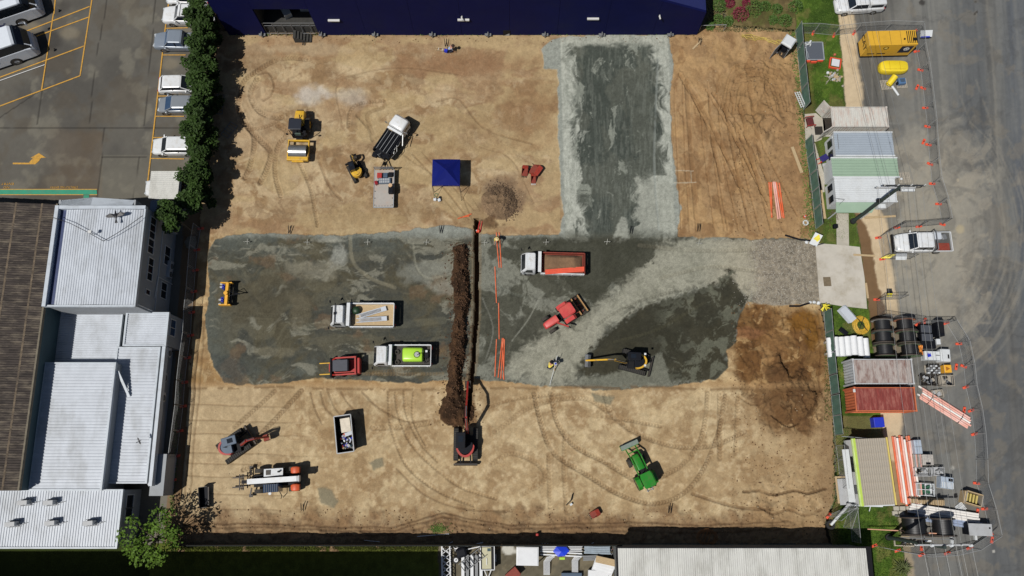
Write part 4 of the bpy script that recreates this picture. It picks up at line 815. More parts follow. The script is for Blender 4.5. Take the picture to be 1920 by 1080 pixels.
# ---- white warehouse at the bottom ----
h = 3.7; X0 = G(1159, 1050, h)[0]; X1 = G(1624, 1040, h)[0]; Y1 = G(0, 1028, h)[1]; Y0 = Y1-14
t = thing('white_roofed_shed', 'long white ribbed roof at the bottom edge between the yard and the grass', 'shed', ((X0+X1)/2, Y1, 0))
mb = MB(); walls(mb, X0, X1, Y0, Y1, 0, h-.15); P_(mb, 'wall', pm('shed_wall', S(110, 112, 110), .8), t)
y = Y1-.04; cols = []
nsheet = int((X1-X0)/.762)
for k in range(nsheet+1):
    a = X0+k*.762; b = min(a+.755, X1)
    if b-a < .1: continue
    o = corr(a, b, Y0, Y1, h, 'y', .19, .03, lambda x, y: h+(Y1-y)*.03+ (.004 if k % 2 else 0)).build('roof_sheet', WHT2, t); o.location = -t.location
MB().box(X0-ox*0, X1, Y1, Y1+.12, h-.2, h+.02); mb = MB().box(X0-.05, X1+.05, Y1+.01, Y1+.14, h-.2, h+.03); P_(mb, 'gutter', DKM, t)
mb = MB().box(X0-.16, X0-.05, Y0, Y1+.14, h-.2, h+.1); P_(mb, 'barge_board', DKM, t); mb = MB().box(X1+.05, X1+.5, Y0, Y1+.14, h-.35, h-.02); P_(mb, 'side_gutter', DKM, t)
# tall building south of the frame, whose shade lies on the lawn
Ys = G(0, 1033.5, 0)[1]-.37*11.6; X0 = G(-200, 1080)[0]-30; X1 = G(800, 1080)[0]-3.2
t = thing('tall_southern_building', 'tall plain building just below the picture shading the lawn', 'building', ((X0+X1)/2, Ys-5, 0))
mb = MB().box(X0, X1, Ys-10, Ys, -.1, 11.4); P_(mb, 'wall', WALLW, t); mb = MB().box(X0-.1, X1+.1, Ys-10.1, Ys+.02, 11.4, 11.6); P_(mb, 'roof', GALV, t)
# southern fence
FN = pm('dark_fence_board', S(40, 42, 40), .8, var=.3, scale=1)
ya = G(0, 1019, 0)[1]
xa = G(335, 1019)[0]; xb = G(1160, 1019)[0]
t = thing('southern_fence', 'tall dark solid fence along the southern edge of the plot', 'fence', ((xa+xb)/2, ya, 0)); n = 34; w = (xb-xa)/n
me = None
for k in range(n):
    x = xa+k*w-t.location.x
    if me is None:
        o = MB().box(0, w-.015, -.03, .03, 0, 2.25).build('panel', FN, t); me = o; o.location = (x, 0, 0)
    else:
        c = me.copy(); COL.objects.link(c); c.location = (x, 0, 0)
MB().box(xa-t.location.x, xb-t.location.x, -.05, .05, 2.26, 2.32).build('rail', pm('fence_cap', S(44, 46, 44), .8, spec=.1), t)
# ---------------- trees, hedge, shrubs ----------------
LF1 = pm('hedge_leaf', S(50, 74, 22), .75, var=.65, scale=.9, spec=.3); LF2 = pm('lime_leaf', S(86, 116, 32), .7, var=.55, scale=1.2, spec=.3)
LF3 = pm('shrub_leaf', S(76, 108, 34), .7, var=.4, scale=2); LF4 = pm('red_leaf', S(124, 30, 54), .7, var=.4, scale=2); LF5 = pm('agave_leaf', S(88, 98, 50), .6, var=.35, scale=2)
BARK = pm('bark', S(104, 92, 74), .9, var=.3, scale=5, bump=.5)
def leaf_mesh(n, fn, s0, s1, m, name, parent):
    v = []; f = []
    for i in range(n):
        p = fn()
        if p is None: continue
        s_ = random.uniform(s0, s1); a = random.uniform(0, 6.28); b = random.uniform(-.9, .9); c = random.uniform(-.9, .9)
        ux = Vector((math.cos(a), math.sin(a), b)).normalized()*s_; uy = Vector((-math.sin(a), math.cos(a), c)).normalized()*s_*.6; k = len(v); p = Vector(p)
        v += [tuple(p-ux), tuple(p+uy), tuple(p+ux), tuple(p-uy)]; f.append((k, k+1, k+2, k+3))
    mb = MB(); mb.v = v; mb.f = f; return mb.build(name, m, parent)
def tree(name, label, base, H, rad, n, leaf, s0, s1, lean=(0, 0), group=None, lobes=7, clear=.3, trunk_r=.14, fill=1):
    t = thing(name, label, 'tree', base, random.uniform(0, 6), group); t.rotation_euler = (0, 0, 0)
    ln = Vector((lean[0], lean[1], 0)); mb = MB(); top = ln+Vector((0, 0, H*.8))
    P = [Vector((0, 0, 0)), ln*.3+Vector((0, 0, H*.3)), ln*.7+Vector((0, 0, H*.55)), top]
    for i in range(3): mb.tube(P[i], P[i+1], trunk_r*(1-.28*i), trunk_r*(1-.28*(i+1)), 8)
    cl = []
    for k in range(lobes):
        a = 6.28*k/lobes+random.uniform(-.4, .4); rr = rad*random.uniform(.25, .85); z = H*random.uniform(clear+.2, .9)
        c = ln*(z/H)+Vector((math.cos(a)*rr, math.sin(a)*rr, z)); cl.append((c, rad*random.uniform(*((.22, .36) if lobes > 18 else (.3, .55))))); mb.tube(P[1]+(P[2]-P[1])*random.random(), c, trunk_r*.4, trunk_r*.12, 5)
    cl.append((top, rad*.55)); mb.build('trunk', BARK, t, smooth=True)
    def fn():
        c, r_ = random.choice(cl); d = Vector((random.gauss(0, 1), random.gauss(0, 1), random.gauss(0, 1))).normalized(); q = random.random()**(.45*fill)
        p = c+Vector((d.x, d.y, d.z*.8))*r_*q*random.uniform(.85, 1.12); return p if p.z > H*.12 else None
    leaf_mesh(n, fn, s0, s1, leaf, 'crown', t); return t
hy = [28+332*k/13 for k in range(14)]
where = ['at the top end beside the navy wall', 'behind the white car with roof bars', 'behind the ute with the ribbed tray', 'just below the slate ute', 'over the upper part of the empty bay', 'over the lower part of the empty bay', 'behind the white hatchback', 'behind the grey hatchback', 'just below the grey hatchback', 'over the second empty bay', 'behind the white car above the carport', 'between that white car and the carport', 'beside the carport roof', 'at the lower end of the hedge']
for k, y in enumerate(hy):
    x = np.interp(y, [30, 362], [404, 390])+random.uniform(-3, 3); b = G(x, y+22, 0)
    tree('hedge_tree', 'dense dark green hedge tree '+where[k], b, random.uniform(4.3, 6.0), random.uniform(1.25, 1.75), 3000, LF1, .06, .22, (random.uniform(-.35, .1), random.uniform(-.5, .5)), 'trees of the tall hedge beside the car park', 13, .0, .12)
tree('leaning_tree', 'green tree with a bare pale trunk leaning toward the two-storey block', G(369, 441), 6.6, 1.45, 2400, LF1, .08, .2, (-.7, .7), None, 9, .45, .11)
tree('lime_tree', 'airy lime green tree at the bottom left corner beside the cream roof', G(318, 1006), 5.2, 2.8, 1350, LF2, .09, .2, (-.3, -.1), None, 22, .2, .13, .8)
def shrub(px_, py_, r_, leaf, label, name='shrub', n=420):
    r_ *= 1.3; b = G(px_, py_); t = thing(name, label, 'shrub', b); MB().tube((0, 0, 0), (0, 0, r_*.7), .04, .02, 6).build('stem', BARK, t)
    def fn():
        d = Vector((random.gauss(0, 1), random.gauss(0, 1), abs(random.gauss(0, 1)))).normalized(); return Vector((d.x*r_, d.y*r_, d.z*r_*1.1+r_*.15))*random.uniform(.75, 1.05)
    leaf_mesh(n, fn, .05, .1, leaf, 'foliage', t)
shr = [(1347, 13, .6, 0, 'round green shrub nearest the navy wall corner'), (1345, 38, .45, 0, 'small green shrub beside the corner fence of the garden bed'), (1364, 42, .45, 0, 'small green shrub between the red shrub and the corner fence'),
       (1387, 30, .7, 1, 'spiky crimson shrub in the middle of the garden bed'), (1412, 20, .75, 0, 'tall dark green shrub right of the crimson one'), (1433, 15, .5, 0, 'green shrub right of the tall dark one'), (1366, 8, .5, 1, 'dull red shrub at the top of the garden bed'), (1398, 8, .4, 1, 'small red shrub above the tall dark green one'),
       (1455, 20, .5, 0, 'loose green shrub on the edge of the mown grass'), (1470, 42, .6, 0, 'broad green shrub beside the grass verge corner'), (1448, 40, .45, 0, 'low green shrub left of the broad one'), (1330, 50, .4, 0, 'low green shrub at the foot of the navy wall'), (1490, 15, .6, 0, 'dark shrub at the top of the grass verge')]
for a, b, r_, c, lb in shr: shrub(a, b, r_, LF4 if c else LF3, lb)
t = thing('agave_plant', 'spiky olive agave plant at the bottom beside the kerb', 'plant', G(1689, 1064))
for k in range(46):
    a = k*2.4; e = .25+1.1*(k/46); L = random.uniform(.9, 1.35)*(1-.25*k/46); dx, dy = math.cos(a), math.sin(a); w = .05
    p0 = Vector((dx*.05, dy*.05, .1)); p1 = Vector((dx*L*.5*math.cos(e), dy*L*.5*math.cos(e), .1+L*.5*math.sin(e)+.1)); p2 = Vector((dx*L*math.cos(e*.8), dy*L*math.cos(e*.8), .1+L*math.sin(e*.8)*.8)); s_ = Vector((-dy, dx, 0))*w
    MB().add([tuple(p0-s_), tuple(p0+s_), tuple(p1+s_*1.1), tuple(p1-s_*1.1), tuple(p2), tuple(p1+Vector((0, 0, -.03)))], [(0, 1, 2, 3), (3, 2, 4), (1, 0, 5), (2, 5, 4), (5, 3, 4), (0, 3, 5), (1, 5, 2)]).build('leaf', LF5, t)
MB().sphere((0, 0, .1), .12).build('stem', BARK, t)

def low(name, n, fn, m, label, s0=.05, s1=.12):
    def f():
        a, b, z = fn(); x, y, _ = G(a, b); return (x, y, z)
    o = leaf_mesh(n, f, s0, s1, m, name, None); o['kind'] = 'stuff'; tag(o, label, 'ground cover')
low('bed_ground_cover', 5200, lambda: (u(1325, 1492), u(-20, 60), u(.02, .15)), pm('bed_leaf', S(122, 112, 66), .8, var=.6, scale=.8), 'low mixed ground cover in the garden bed beside the navy wall')
low('fence_weeds', 1600, lambda: (np.interp((y_ := u(60, 450)), [60, 150, 300, 400, 455], [1486, 1494, 1508, 1517, 1526])+random.gauss(0, 4), y_, u(.02, .2)), pm('weed_leaf', S(92, 116, 44), .8, var=.5, scale=.8), 'weeds along the foot of the green screened fence')
low('wall_weeds', 900, lambda: (u(430, 1300), 64+abs(random.gauss(0, 1.5)), u(.02, .2)), MC['weed_leaf'], 'weeds along the foot of the navy wall', .04, .09)
low('rim_weeds', 500, lambda: (random.gauss(823, 8), random.gauss(992, 5), u(.02, .15)), MC['weed_leaf'], 'green weeds on the soil rim above the fence shade', .04, .09)
low('path_leaves', 700, lambda: (np.interp((y_ := u(700, 960)), [700, 960], [338, 322])+random.gauss(0, 3), y_, u(.02, .15)), MC['weed_leaf'], 'weeds between the side path and the soil', .04, .09)
# ---------------- vehicles ----------------
CW = pm('car_white', S(225, 228, 230), .28, var=.03, spec=.6, dirt=S(176, 164, 142), damt=.4, dscale=2.5)
CS = pm('car_silver', S(128, 134, 142), .3, .5, var=.05, spec=.6); CB = pm('car_slate_blue', S(136, 146, 158), .3, .15, var=.05, spec=.6); CG = pm('car_grey', S(140, 146, 152), .3, .15, var=.05, spec=.6)
RIM = pm('wheel_rim', S(170, 172, 174), .35, .6, var=.1); LMP = pm('lamp_glass', S(190, 196, 200), .15, var=.05); RED = pm('tail_lamp', S(170, 20, 16), .3, var=.05)
YEL = pm('machine_yellow', S(226, 178, 48), .45, var=.12, scale=4, dirt=S(160, 128, 84), damt=.75, dscale=2.5); ORG = pm('machine_orange', S(214, 88, 44), .5, var=.12, scale=4, dirt=S(150, 100, 66), damt=.6, dscale=2.5)
RDM = pm('machine_red', S(180, 44, 38), .5, var=.14, scale=4, dirt=S(120, 76, 56), damt=.65, dscale=2.5); GRN = pm('tractor_green', S(34, 132, 34), .35, var=.08, scale=4, dirt=S(96, 110, 66), damt=.5, dscale=2.5)
STL = pm('worn_steel', S(170, 172, 172), .3, .7, var=.25, scale=5, dirt=S(110, 100, 86), damt=.5); DST = pm('dark_steel', S(58, 54, 50), .55, .3, var=.35, scale=5, dirt=S(100, 80, 58), damt=.4)
SLAT = pm('slate_plastic', S(74, 92, 112), .4, var=.08); RUST = pm('rusty_red', S(140, 56, 40), .7, var=.3, scale=4, dirt=S(96, 60, 40), damt=.5, dscale=2)
WD = pm('timber', S(190, 166, 128), .8, var=.25, scale=4, stretch=(1, 6, 6)); TIRE = pm('dusty_tyre', S(66, 62, 56), .9, var=.4, scale=8)
ORP = pm('orange_pipe', S(226, 104, 58), .5, var=.12, scale=1.5, dirt=S(236, 190, 160), damt=.35, dscale=1); OBL = pm('orange_plastic', S(236, 92, 62), .5, var=.12, scale=5, dirt=S(180, 100, 80), damt=.3)
LIME = pm('lime_tank', S(178, 226, 66), .35, var=.05); BLU = pm('blue_plastic', S(30, 52, 190), .5, var=.1); BLD = pm('gazebo_blue', (.004, .009, .12), .75, var=.1, scale=1.5, spec=.15)
def wheel(p, x, y, r, w, rim=RIM, tyre=TIRE, side=1, name='wheel', z=None):
    z = r if z is None else z
    o = MB().ring((x, y-w/2, z), (x, y+w/2, z), r, r*.58, 18).build(name, tyre, p, smooth=True)
    c = MB().tube((x, y-w*.36, z), (x, y+w*.36, z), r*.6, n=14).build('rim', rim, o); MB().tube((x, y-w*.45, z), (x, y+w*.45, z), r*.14, n=8).build('hub', DKM, c.parent); return o
def sect(x, hw, z0, z1, rnd=.12, n=3):
    "rounded body section, ring in yz"
    pts = []
    for sx, sz, a0 in ((1, -1, -90), (1, 1, 0), (-1, 1, 90), (-1, -1, 180)):
        r_ = rnd if sz > 0 else rnd*.5
        cy = sx*(hw-r_); cz = (z1-r_) if sz > 0 else (z0+r_)
        for k in range(n+1):
            a = R(a0+90*k/n); pts.append((x, cy+r_*math.cos(a), cz+r_*math.sin(a)))
    return pts
def car(name, label, cat, loc, rz, L=4.6, Wd=1.85, roof=1.62, paint=CW, cab=(-2.0, -1.75, .35, 1.1), hood=1.0, deck=1.0, group=None, rack=False, cover=None, tray=None, wb=2.7, canopy=False, bullbar=False, wr=.36):
    t = thing(name, label, cat, loc, rz, group); h = Wd/2
    cb0, cr0, cr1, cb1 = cab
    F_ = L/2; rg = []
    endx = -F_ if not tray else tray
    ss_ = [(endx, .88, .45, deck-.22, .12), (endx+.06, .93, .35, deck-.1, .14), (endx+.25, .98, .3, deck, .14), (-.3, 1, .28, max(deck, hood)+.0, .14), (cb1-.05, 1, .28, hood+.02, .14), (F_-.75, .97, .3, hood-.04, .2), (F_-.25, .9, .34, hood-.14, .22), (F_-.05, .8, .4, hood-.3, .2), (F_, .72, .45, hood-.42, .12)]
    for x, k, z0, z1, r_ in ss_: rg.append(sect(x, h*k, z0, z1, r_))
    MB().loft(rg).build('body', paint, t, smooth=True, recalc=True)
    gh = h*.88; rh = h*.78
    ring = lambda x0, hw0, z0: None
    zb = max(hood, deck)-.04
    # glasshouse: glass shell plus painted roof
    g = MB(); b = [(cb0, -gh, zb), (cb1, -gh, zb), (cb1, gh, zb), (cb0, gh, zb)]; c = [(cr0, -rh, roof-.05), (cr1, -rh, roof-.05), (cr1, rh, roof-.05), (cr0, rh, roof-.05)]
    g.add(b+c, [(0, 1, 5, 4), (1, 2, 6, 5), (2, 3, 7, 6), (3, 0, 4, 7), (4, 5, 6, 7)]).build('window_glass', GLB if paint is not CW else GLS, t)
    r_ = MB(); rr = rh+.02
    def rs(x, z, k): return [(x, y*k, z-(.04 if abs(y) > rr*.9 else 0)) for y in (-rr, -rr*.85, 0, rr*.85, rr)]+[(x, y*k, z-.05-(.03 if abs(y) > rr*.9 else 0)) for y in (rr, rr*.85, 0, -rr*.85, -rr)]
    r_.loft([rs(cr0-.05, roof-.05, .94), rs(cr0+.12, roof, 1), rs((cr0+cr1)/2, roof+.015, 1), rs(cr1-.12, roof, 1), rs(cr1+.06, roof-.05, .95)]).build('roof', paint, t, recalc=True)
    for s_ in (-1, 1):
        for xb, xr in ((cb1, cr1), (cb0, cr0)): MB().bar((xb, s_*(gh+.01), zb), (xr, s_*(rh+.01), roof-.06), .09, .06).build('pillar', paint, t)
        xm = (cr0+cr1)/2; MB().bar((xm, s_*(gh+.01), zb), (xm, s_*(rh+.01), roof-.06), .08, .05).build('pillar', DKM, t)
        MB().cb((cb1-.25, s_*(h+.1), zb+.1), (.14, .22, .15)).build('mirror', paint if s_ > 0 else paint, t, bevel=.02)
        MB().cb((F_-.22, s_*h*.62, hood-.26), (.3, .34, .14), s_*-.3).build('headlight', LMP, t)
        MB().cb((endx+.04, s_*h*.8, deck-.25), (.08, .2, .3)).build('tail_light', RED, t)
        for x in (wb/2+.08, -wb/2+.0): wheel(t, x, s_*(h-.1), wr, .24)
        MB().box(-.9, .9, s_*(h+.005)-.006, s_*(h+.005)+.006, .62, .66).build('door_seam', DKM, t)
    if rack:
        for k in range(3): x = cr0+.3+k*(cr1-cr0-.5)/2; MB().box(x-.04, x+.04, -rh-.03, rh+.03, roof+.05, roof+.09).build('roof_bar', CW, t)
        for s_ in (-1, 1): MB().box(cr0+.1, cr1-.1, s_*rh-.03, s_*rh+.03, roof+.01, roof+.06).build('roof_rail', GREYM, t)
    if cover:
        MB().box(-F_+.1, cb0-.02, -h*.82, h*.82, deck-.02, deck+.05).build('tray_cover', cover, t, bevel=.03)
    if canopy:
        MB().loft([sect(-F_+.12, h*.8, deck-.1, roof-.08, .14), sect(-F_+.3, h*.82, deck-.1, roof+.0, .14), sect(cb0-.03, h*.84, deck-.1, roof+.02, .14)]).build('canopy', paint, t, smooth=True, recalc=True)
        for s_ in (-1, 1): MB().box(-F_+.4, cb0-.25, s_*(h*.84)-.02, s_*(h*.84)+.02, deck+.12, roof-.2).build('canopy_window', GLS, t)
    if bullbar:
        MB().tube((F_+.12, -h*.75, .95), (F_+.12, h*.75, .95), .04).tube((F_+.12, -h*.4, .4), (F_+.12, -h*.4, 1.0), .04).tube((F_+.12, h*.4, .4), (F_+.12, h*.4, 1.0), .04).box(F_-.1, F_+.15, -h*.95, h*.95, .38, .62).build('bull_bar', DKM, t)
        MB().tube((F_-.9, -h-.1, hood+.02), (F_-.9, -h-.02, hood+.5), .02).build('aerial', DKM, t)
    return t
PI = math.pi
pk = 'cars parked nose out along the hedge'
car('parked_car', 'white four wheel drive with roof bars, below the topmost parked car', 'car', G(347, 29, .8), PI-.03, 4.9, 1.95, 1.85, CW, (-2.2, -1.95, .35, 1.0), 1.15, 1.2, pk, rack=True)
car('parked_car', 'topmost parked white car, only its lower side in view', 'car', G(352, -7, .8), PI-.03, 4.7, 1.85, 1.6, CW, group=pk)
car('parked_ute', 'slate grey dual cab ute with black ribbed roof tray', 'ute', G(334, 77, .8), PI-.02, 5.3, 1.92, 1.8, CB, (-.85, -.7, .75, 1.35), 1.1, 1.05, pk, cover=pm('cover_grey', S(150, 154, 160), .5), wb=3.1)
car('parked_car', 'white hatchback reversed in above the grey hatchback', 'car', G(336, 158, .8), .02, 4.4, 1.8, 1.5, CW, (-1.95, -1.5, .4, 1.15), .95, 1.0, pk)
car('parked_car', 'grey metallic hatchback between two white cars', 'car', G(334, 196, .8), PI, 4.4, 1.8, 1.48, CG, (-2.0, -1.4, .45, 1.3), .95, 1.0, pk)
car('parked_car', 'white car at the lowest marked bay above the carport', 'car', G(327, 274, .8), PI, 4.7, 1.85, 1.6, CW, (-2.1, -1.7, .5, 1.25), 1.0, 1.05, pk)
car('parked_car', 'pale blue white car with its nose poking out of the carport', 'car', G(312, 352, .8), PI, 4.5, 1.8, 1.5, CW, group=pk)
car('road_ute', 'white ute with canopy at the top edge beside the grass verge', 'ute', G(1611, 7, .8), R(184), 5.3, 1.9, 1.8, CW, (-.7, -.6, .75, 1.4), 1.1, 1.05, canopy=True, wb=3.1)
t = car('tray_ute', 'white dual cab ute with open alloy tray parked on the dusty road', 'ute', G(1727, 455, .8), PI+.01, 5.4, 1.95, 1.85, CW, (-.95, -.75, .8, 1.45), 1.12, 1.0, tray=-1.2, bullbar=True, wb=3.2)
for a in (dict(x0=-2.9, x1=-1.05, y0=-1.0, y1=1.0, z0=.85, z1=.93),): MB().box(*a.values()).build('tray_floor', pm('tray_floor', S(84, 84, 82), .7), t)
for s_ in (-1, 1): MB().box(-2.9, -1.05, s_*1.0-.03, s_*1.0+.03, .85, 1.2).build('tray_side', CW, t)
MB().box(-2.96, -2.9, -1.0, 1.0, .85, 1.2).build('tailgate', CW, t); MB().bar((-1.07, -1, 1.9), (-1.07, 1, 1.9), .07).bar((-1.07, -1, .9), (-1.07, -1, 1.9), .06).bar((-1.07, 1, .9), (-1.07, 1, 1.9), .06).build('headboard', GREYM, t)
def item(name, label, cat, loc, dims, m, rz=0, bevel=.03, group=None):
    t = MB().cb((0, 0, dims[2]/2), dims).build(name, m, bevel=bevel); t.location = loc; t.rotation_euler = (0, 0, rz); tag(t, label, cat, group); return t
def onv(v, x, y, z): a = v.rotation_euler[2]; return (v.location.x+x*math.cos(a)-y*math.sin(a), v.location.y+x*math.sin(a)+y*math.cos(a), v.location.z+z)
for v in [o for o in bpy.data.objects if o.parent is None and o.name.startswith(('parked_', 'road_ute', 'tray_ute')) and o.get('category')]: v.location.z = .012
item('tool_box', 'white tool box at the front of the alloy tray', 'box', onv(t, -1.5, -.55, .93), (.7, .7, .45), WHT, PI); item('grey_bag', 'grey bag on the alloy tray beside the tool box', 'bag', onv(t, -2.2, -.5, .93), (.55, .6, .3), GREYM, .3, .1); item('red_sheet', 'dark red board lying in the alloy tray', 'board', onv(t, -2.1, .5, .93), (1.3, .8, .06), RUST, PI)
# coaches
def coach(px_, py_, label):
    a = R(21.5); t = thing('coach', label, 'coach', G(px_, py_, .3), a, 'white coaches in the bus bays'); t.location.z = .0
    # local origin: front right corner on the ground; x forward, y to the left
    L = 12; w = 2.5; rings = []
    BW = pm('coach_white', S(222, 228, 236), .35, var=.05)
    for x, k, z1 in ((-L, 1, 3.3), (-.9, 1, 3.3), (-.35, .97, 1.75), (-.08, .9, 1.4), (0, .8, 1.1)):
        s_ = sect(x, w/2*k, .35, min(z1, 1.95)+.0, .12); rings.append([(p[0], p[1]+w/2, p[2]) for p in s_])
    MB().loft(rings).build('body', BW, t, recalc=True)
    gl = [[(x, w/2+s2*w/2*k, z) for s2, z in ((-1, 1.72), (1, 1.72), (1, zt), (-1, zt))] for x, k, zt in ((-L, .99, 3.1), (-1.0, .97, 3.1), (-.55, .9, 2.5), (-.2, .86, 1.85))]
    MB().loft(gl).build('window_band', GLS, t, recalc=True)
    MB().loft([[(p[0], p[1]+w/2, p[2]) for p in sect(x, w/2*k, 3.02, z, .1)] for x, k, z in ((-L, .96, 3.3), (-1.45, .96, 3.32), (-1.2, .9, 3.2))]).build('roof', BW, t, recalc=True)
    for x in (-2.9, -6.5, -9.9): MB().box(x-.35, x+.35, w/2-.3, w/2+.3, 3.3, 3.42).build('roof_hatch', LGREY, t, bevel=.03)
    for x in (-2.6, -9): 
        for y in (.12, w-.12): wheel(t, x, y, .5, .3)
    for x in (-2.6,): MB().ring((x, -.012, .52), (x, .02, .52), .62, .5, 20).build('wheel_arch', BLK, t)
    for y in (.35, w-.35): MB().cb((-.02, y, .95), (.12, .4, .2)).build('headlight', LMP, t)
    for y in (-.15, w+.15): MB().bar((-.35, y*.9+.1, 2.9), (.1, y, 2.5), .07).cb((.1, y, 2.3), (.12, .2, .4)).build('mirror', BW, t)
    lg = MB()   # bird mark and sweep on the flank, both sides
    for yy, f in ((-.008, 1), (w+.008, -1)):
        P = [(-4.2, 1.25), (-4.0, 1.1), (-4.35, 1.0), (-4.75, 1.15), (-4.6, 1.35), (-5.2, 1.6), (-4.9, 1.3), (-5.3, 1.15), (-4.8, .95), (-4.55, .6), (-4.35, .9)]
        lg.add([(x, yy, z) for x, z in P], [tuple(range(len(P)))]); lg.add([(-12, yy, .75), (-5.3, yy, 1.0), (-12, yy, 1.15)], [(0, 1, 2)])
    lg.build('bird_emblem', pm('emblem_blue', S(40, 62, 140), .4), t); return t
coach(78, 103, 'lower white coach with blue bird emblem in the bus bay'); coach(87, 29, 'upper white coach with blue bird emblem cut by the picture edge')
# tipper trucks
def truck(label, cat, loc, rz, L=6.0, cabw=1.95, cabL=1.55, body=CW, side=CW, bedL=4.0, bedw=2.1, wall=.55, bedz=1.0, floor=WD, inner=None, mirrors=True, ribs=True, name='tipper_truck', hb=CW):
    t = thing(name, label, cat, loc, rz); t.location.z = .01; x1 = L/2; x0 = -L/2; h = cabw/2
    MB().box(x0+.2, x1-.3, -.45, .45, .55, .8).build('chassis', DKM, t)
    def cr_(z, fx, sy, bx, r_=.14):
        xa, xb, w_ = x1-cabL+bx, x1-fx, h-sy; P = []
        for cx, cy, a0 in ((xb-r_, w_-r_, 0), (xa+r_, w_-r_, 90), (xa+r_, -w_+r_, 180), (xb-r_, -w_+r_, 270)):
            for q in range(4): a = R(a0+30*q); P.append((cx+r_*math.cos(a), cy+r_*math.sin(a), z))
        return P
    MB().loft([cr_(.45, .06, .02, 0), cr_(.9, .0, 0, 0), cr_(1.25, .04, .0, 0), cr_(2.15, .46, .13, .03), cr_(2.27, .56, .2, .1)]).build('cab', body, t, smooth=True, recalc=True)
    MB().add([(x1-.055, -h*.84, 1.3), (x1-.055, h*.84, 1.3), (x1-.405, h*.74, 2.08), (x1-.405, -h*.74, 2.08), (x1-.1, -h*.86, 1.28), (x1-.1, h*.86, 1.28)], [(0, 1, 2, 3)]).build('windscreen', GLS, t)
    for s_ in (-1, 1):
        MB().add([(x1-1.2, s_*(h-.0), 1.33), (x1-.3, s_*(h-.0), 1.33), (x1-.62, s_*(h-.095), 2.02), (x1-1.15, s_*(h-.095), 2.02)], [(0, 1, 2, 3)]).build('side_window', GLS, t)
        MB().tube((x1-.2, s_*h, 1.9), (x1-.05, s_*(h+.3), 1.9), .02).cb((x1-.03, s_*(h+.3), 1.75), (.08, .2, .34)).build('mirror', DKM, t)
        wheel(t, x1-.75, s_*(h-.12), .42, .26); wheel(t, x0+1.15, s_*(h-.2), .42, .42)
        MB().cb((x1-.02, s_*h*.7, .85), (.06, .35, .18)).build('headlight', LMP, t)
        MB().box(x0+1.6, x0+2.3, s_*h*.6-.2, s_*h*.6+.2, .5, .82).build('side_tank', DKM, t)
    if ribs:
        rb = MB()
        for k in range(6): rb.box(x1-cabL+.16+k*.14, x1-cabL+.2+k*.14, -h*.74, h*.74, 2.265, 2.29)
        o = rb.build('roof_rib', body, t); o['kind'] = 'stuff'
    a = x0; b = x0+bedL; w = bedw/2
    MB().box(a+.06, b-.06, -w+.06, w-.06, bedz, bedz+.08).build('bed_floor', floor, t)
    for s_ in (-1, 1):
        MB().box(a, b, s_*w-.05, s_*w+.05, bedz-.02, bedz+wall).build('bed_side', side, t)
        for k in range(5): x = a+.3+k*(b-a-.6)/4; MB().box(x-.04, x+.04, s_*w+s_*.05-.03, s_*w+s_*.05+.03, bedz, bedz+wall-.04).build('side_stay', side, t)
    MB().box(a-.06, a-.0, -w, w, bedz-.02, bedz+wall).build('tailgate', side, t); MB().box(b, b+.06, -w, w, bedz-.02, bedz+wall+.35).build('headboard', hb, t)
    MB().box(b-.02, b+.3, -w*.98, w*.98, bedz+wall+.35, bedz+wall+.42).build('headboard_shelf', hb, t)
    for s_ in (-1, 1): MB().cb((a-.09, s_*w*.8, .75), (.06, .3, .14)).build('tail_light', RED, t)
    t['bed'] = 0; del t['bed']; return t
tA = truck('white cab tipper with orange tray heaped with brown soil', 'truck', G(1036, 495, 1.2), R(178.5), 6.35, 2.0, 1.5, CW, ORG, 4.35, 2.15, .5, 1.1, RUST, hb=CW)
for o in kids(tA):
    if o.name.startswith(('bed_side', 'side_stay', 'tailgate')):
        o.data = o.data.copy(); o.data.materials[0] = CW if (not o.name.startswith('tail') and o.data.vertices[0].co.y > 0) else RUST
mb = MB(); nx, ny = 26, 12; L0, L1 = -3.0, .85
for i in range(nx+1):
    for j in range(ny+1):
        x = L0+(L1-L0)*i/nx; y = -.85+1.7*j/ny; e = min(1, 4.5*min(i/nx, 1-i/nx))*min(1, 4*min(j/ny, 1-j/ny)); mb.v.append((x, y, .02+.62*e**.6+.1*math.sin(x*2.1+y)*e+random.uniform(-.02, .02)))
for i in range(nx):
    for j in range(ny): k = i*(ny+1)+j; mb.f.append((k, k+ny+1, k+ny+2, k+1))
o = mb.build('soil_load', pm('load_soil', S(128, 100, 74), .95, var=.25, scale=3, bump=.8, bscale=6), smooth=True); o.location = onv(tA, 0, -.1, 1.18); o.rotation_euler = tA.rotation_euler; tag(o, 'heaped brown soil in the orange tipper tray', 'soil')
for k in range(3):
    o = MB().box(-1.95, 1.95, -.08, .08, 0, .1).build('orange_board', OBL); o.location = onv(tA, -1.2, .78-.0*k-.17*k+.16, 1.62+.0*k); o.rotation_euler = (0, 0, tA.rotation_euler[2]+R(6)); tag(o, ('outermost of three long orange boards laid along the tipper side', 'middle one of three long orange boards along the tipper side', 'innermost of three long orange boards, against the soil load')[k], 'board', 'orange boards on the tipper')
tB = truck('white tipper carrying two perforated white ramps on a timber floor', 'truck', G(679, 592, 1.2), R(180), 6.3, 2.05, 1.55, CW, CW, 4.25, 2.35, .55, 1.05, WD)
MB().tube((2.45, -1.05, 2.42), (2.45, 1.0, 2.42), .045).box(2.37, 2.55, -.12, .12, 2.36, 2.5).build('light_bar', DKM, tB)
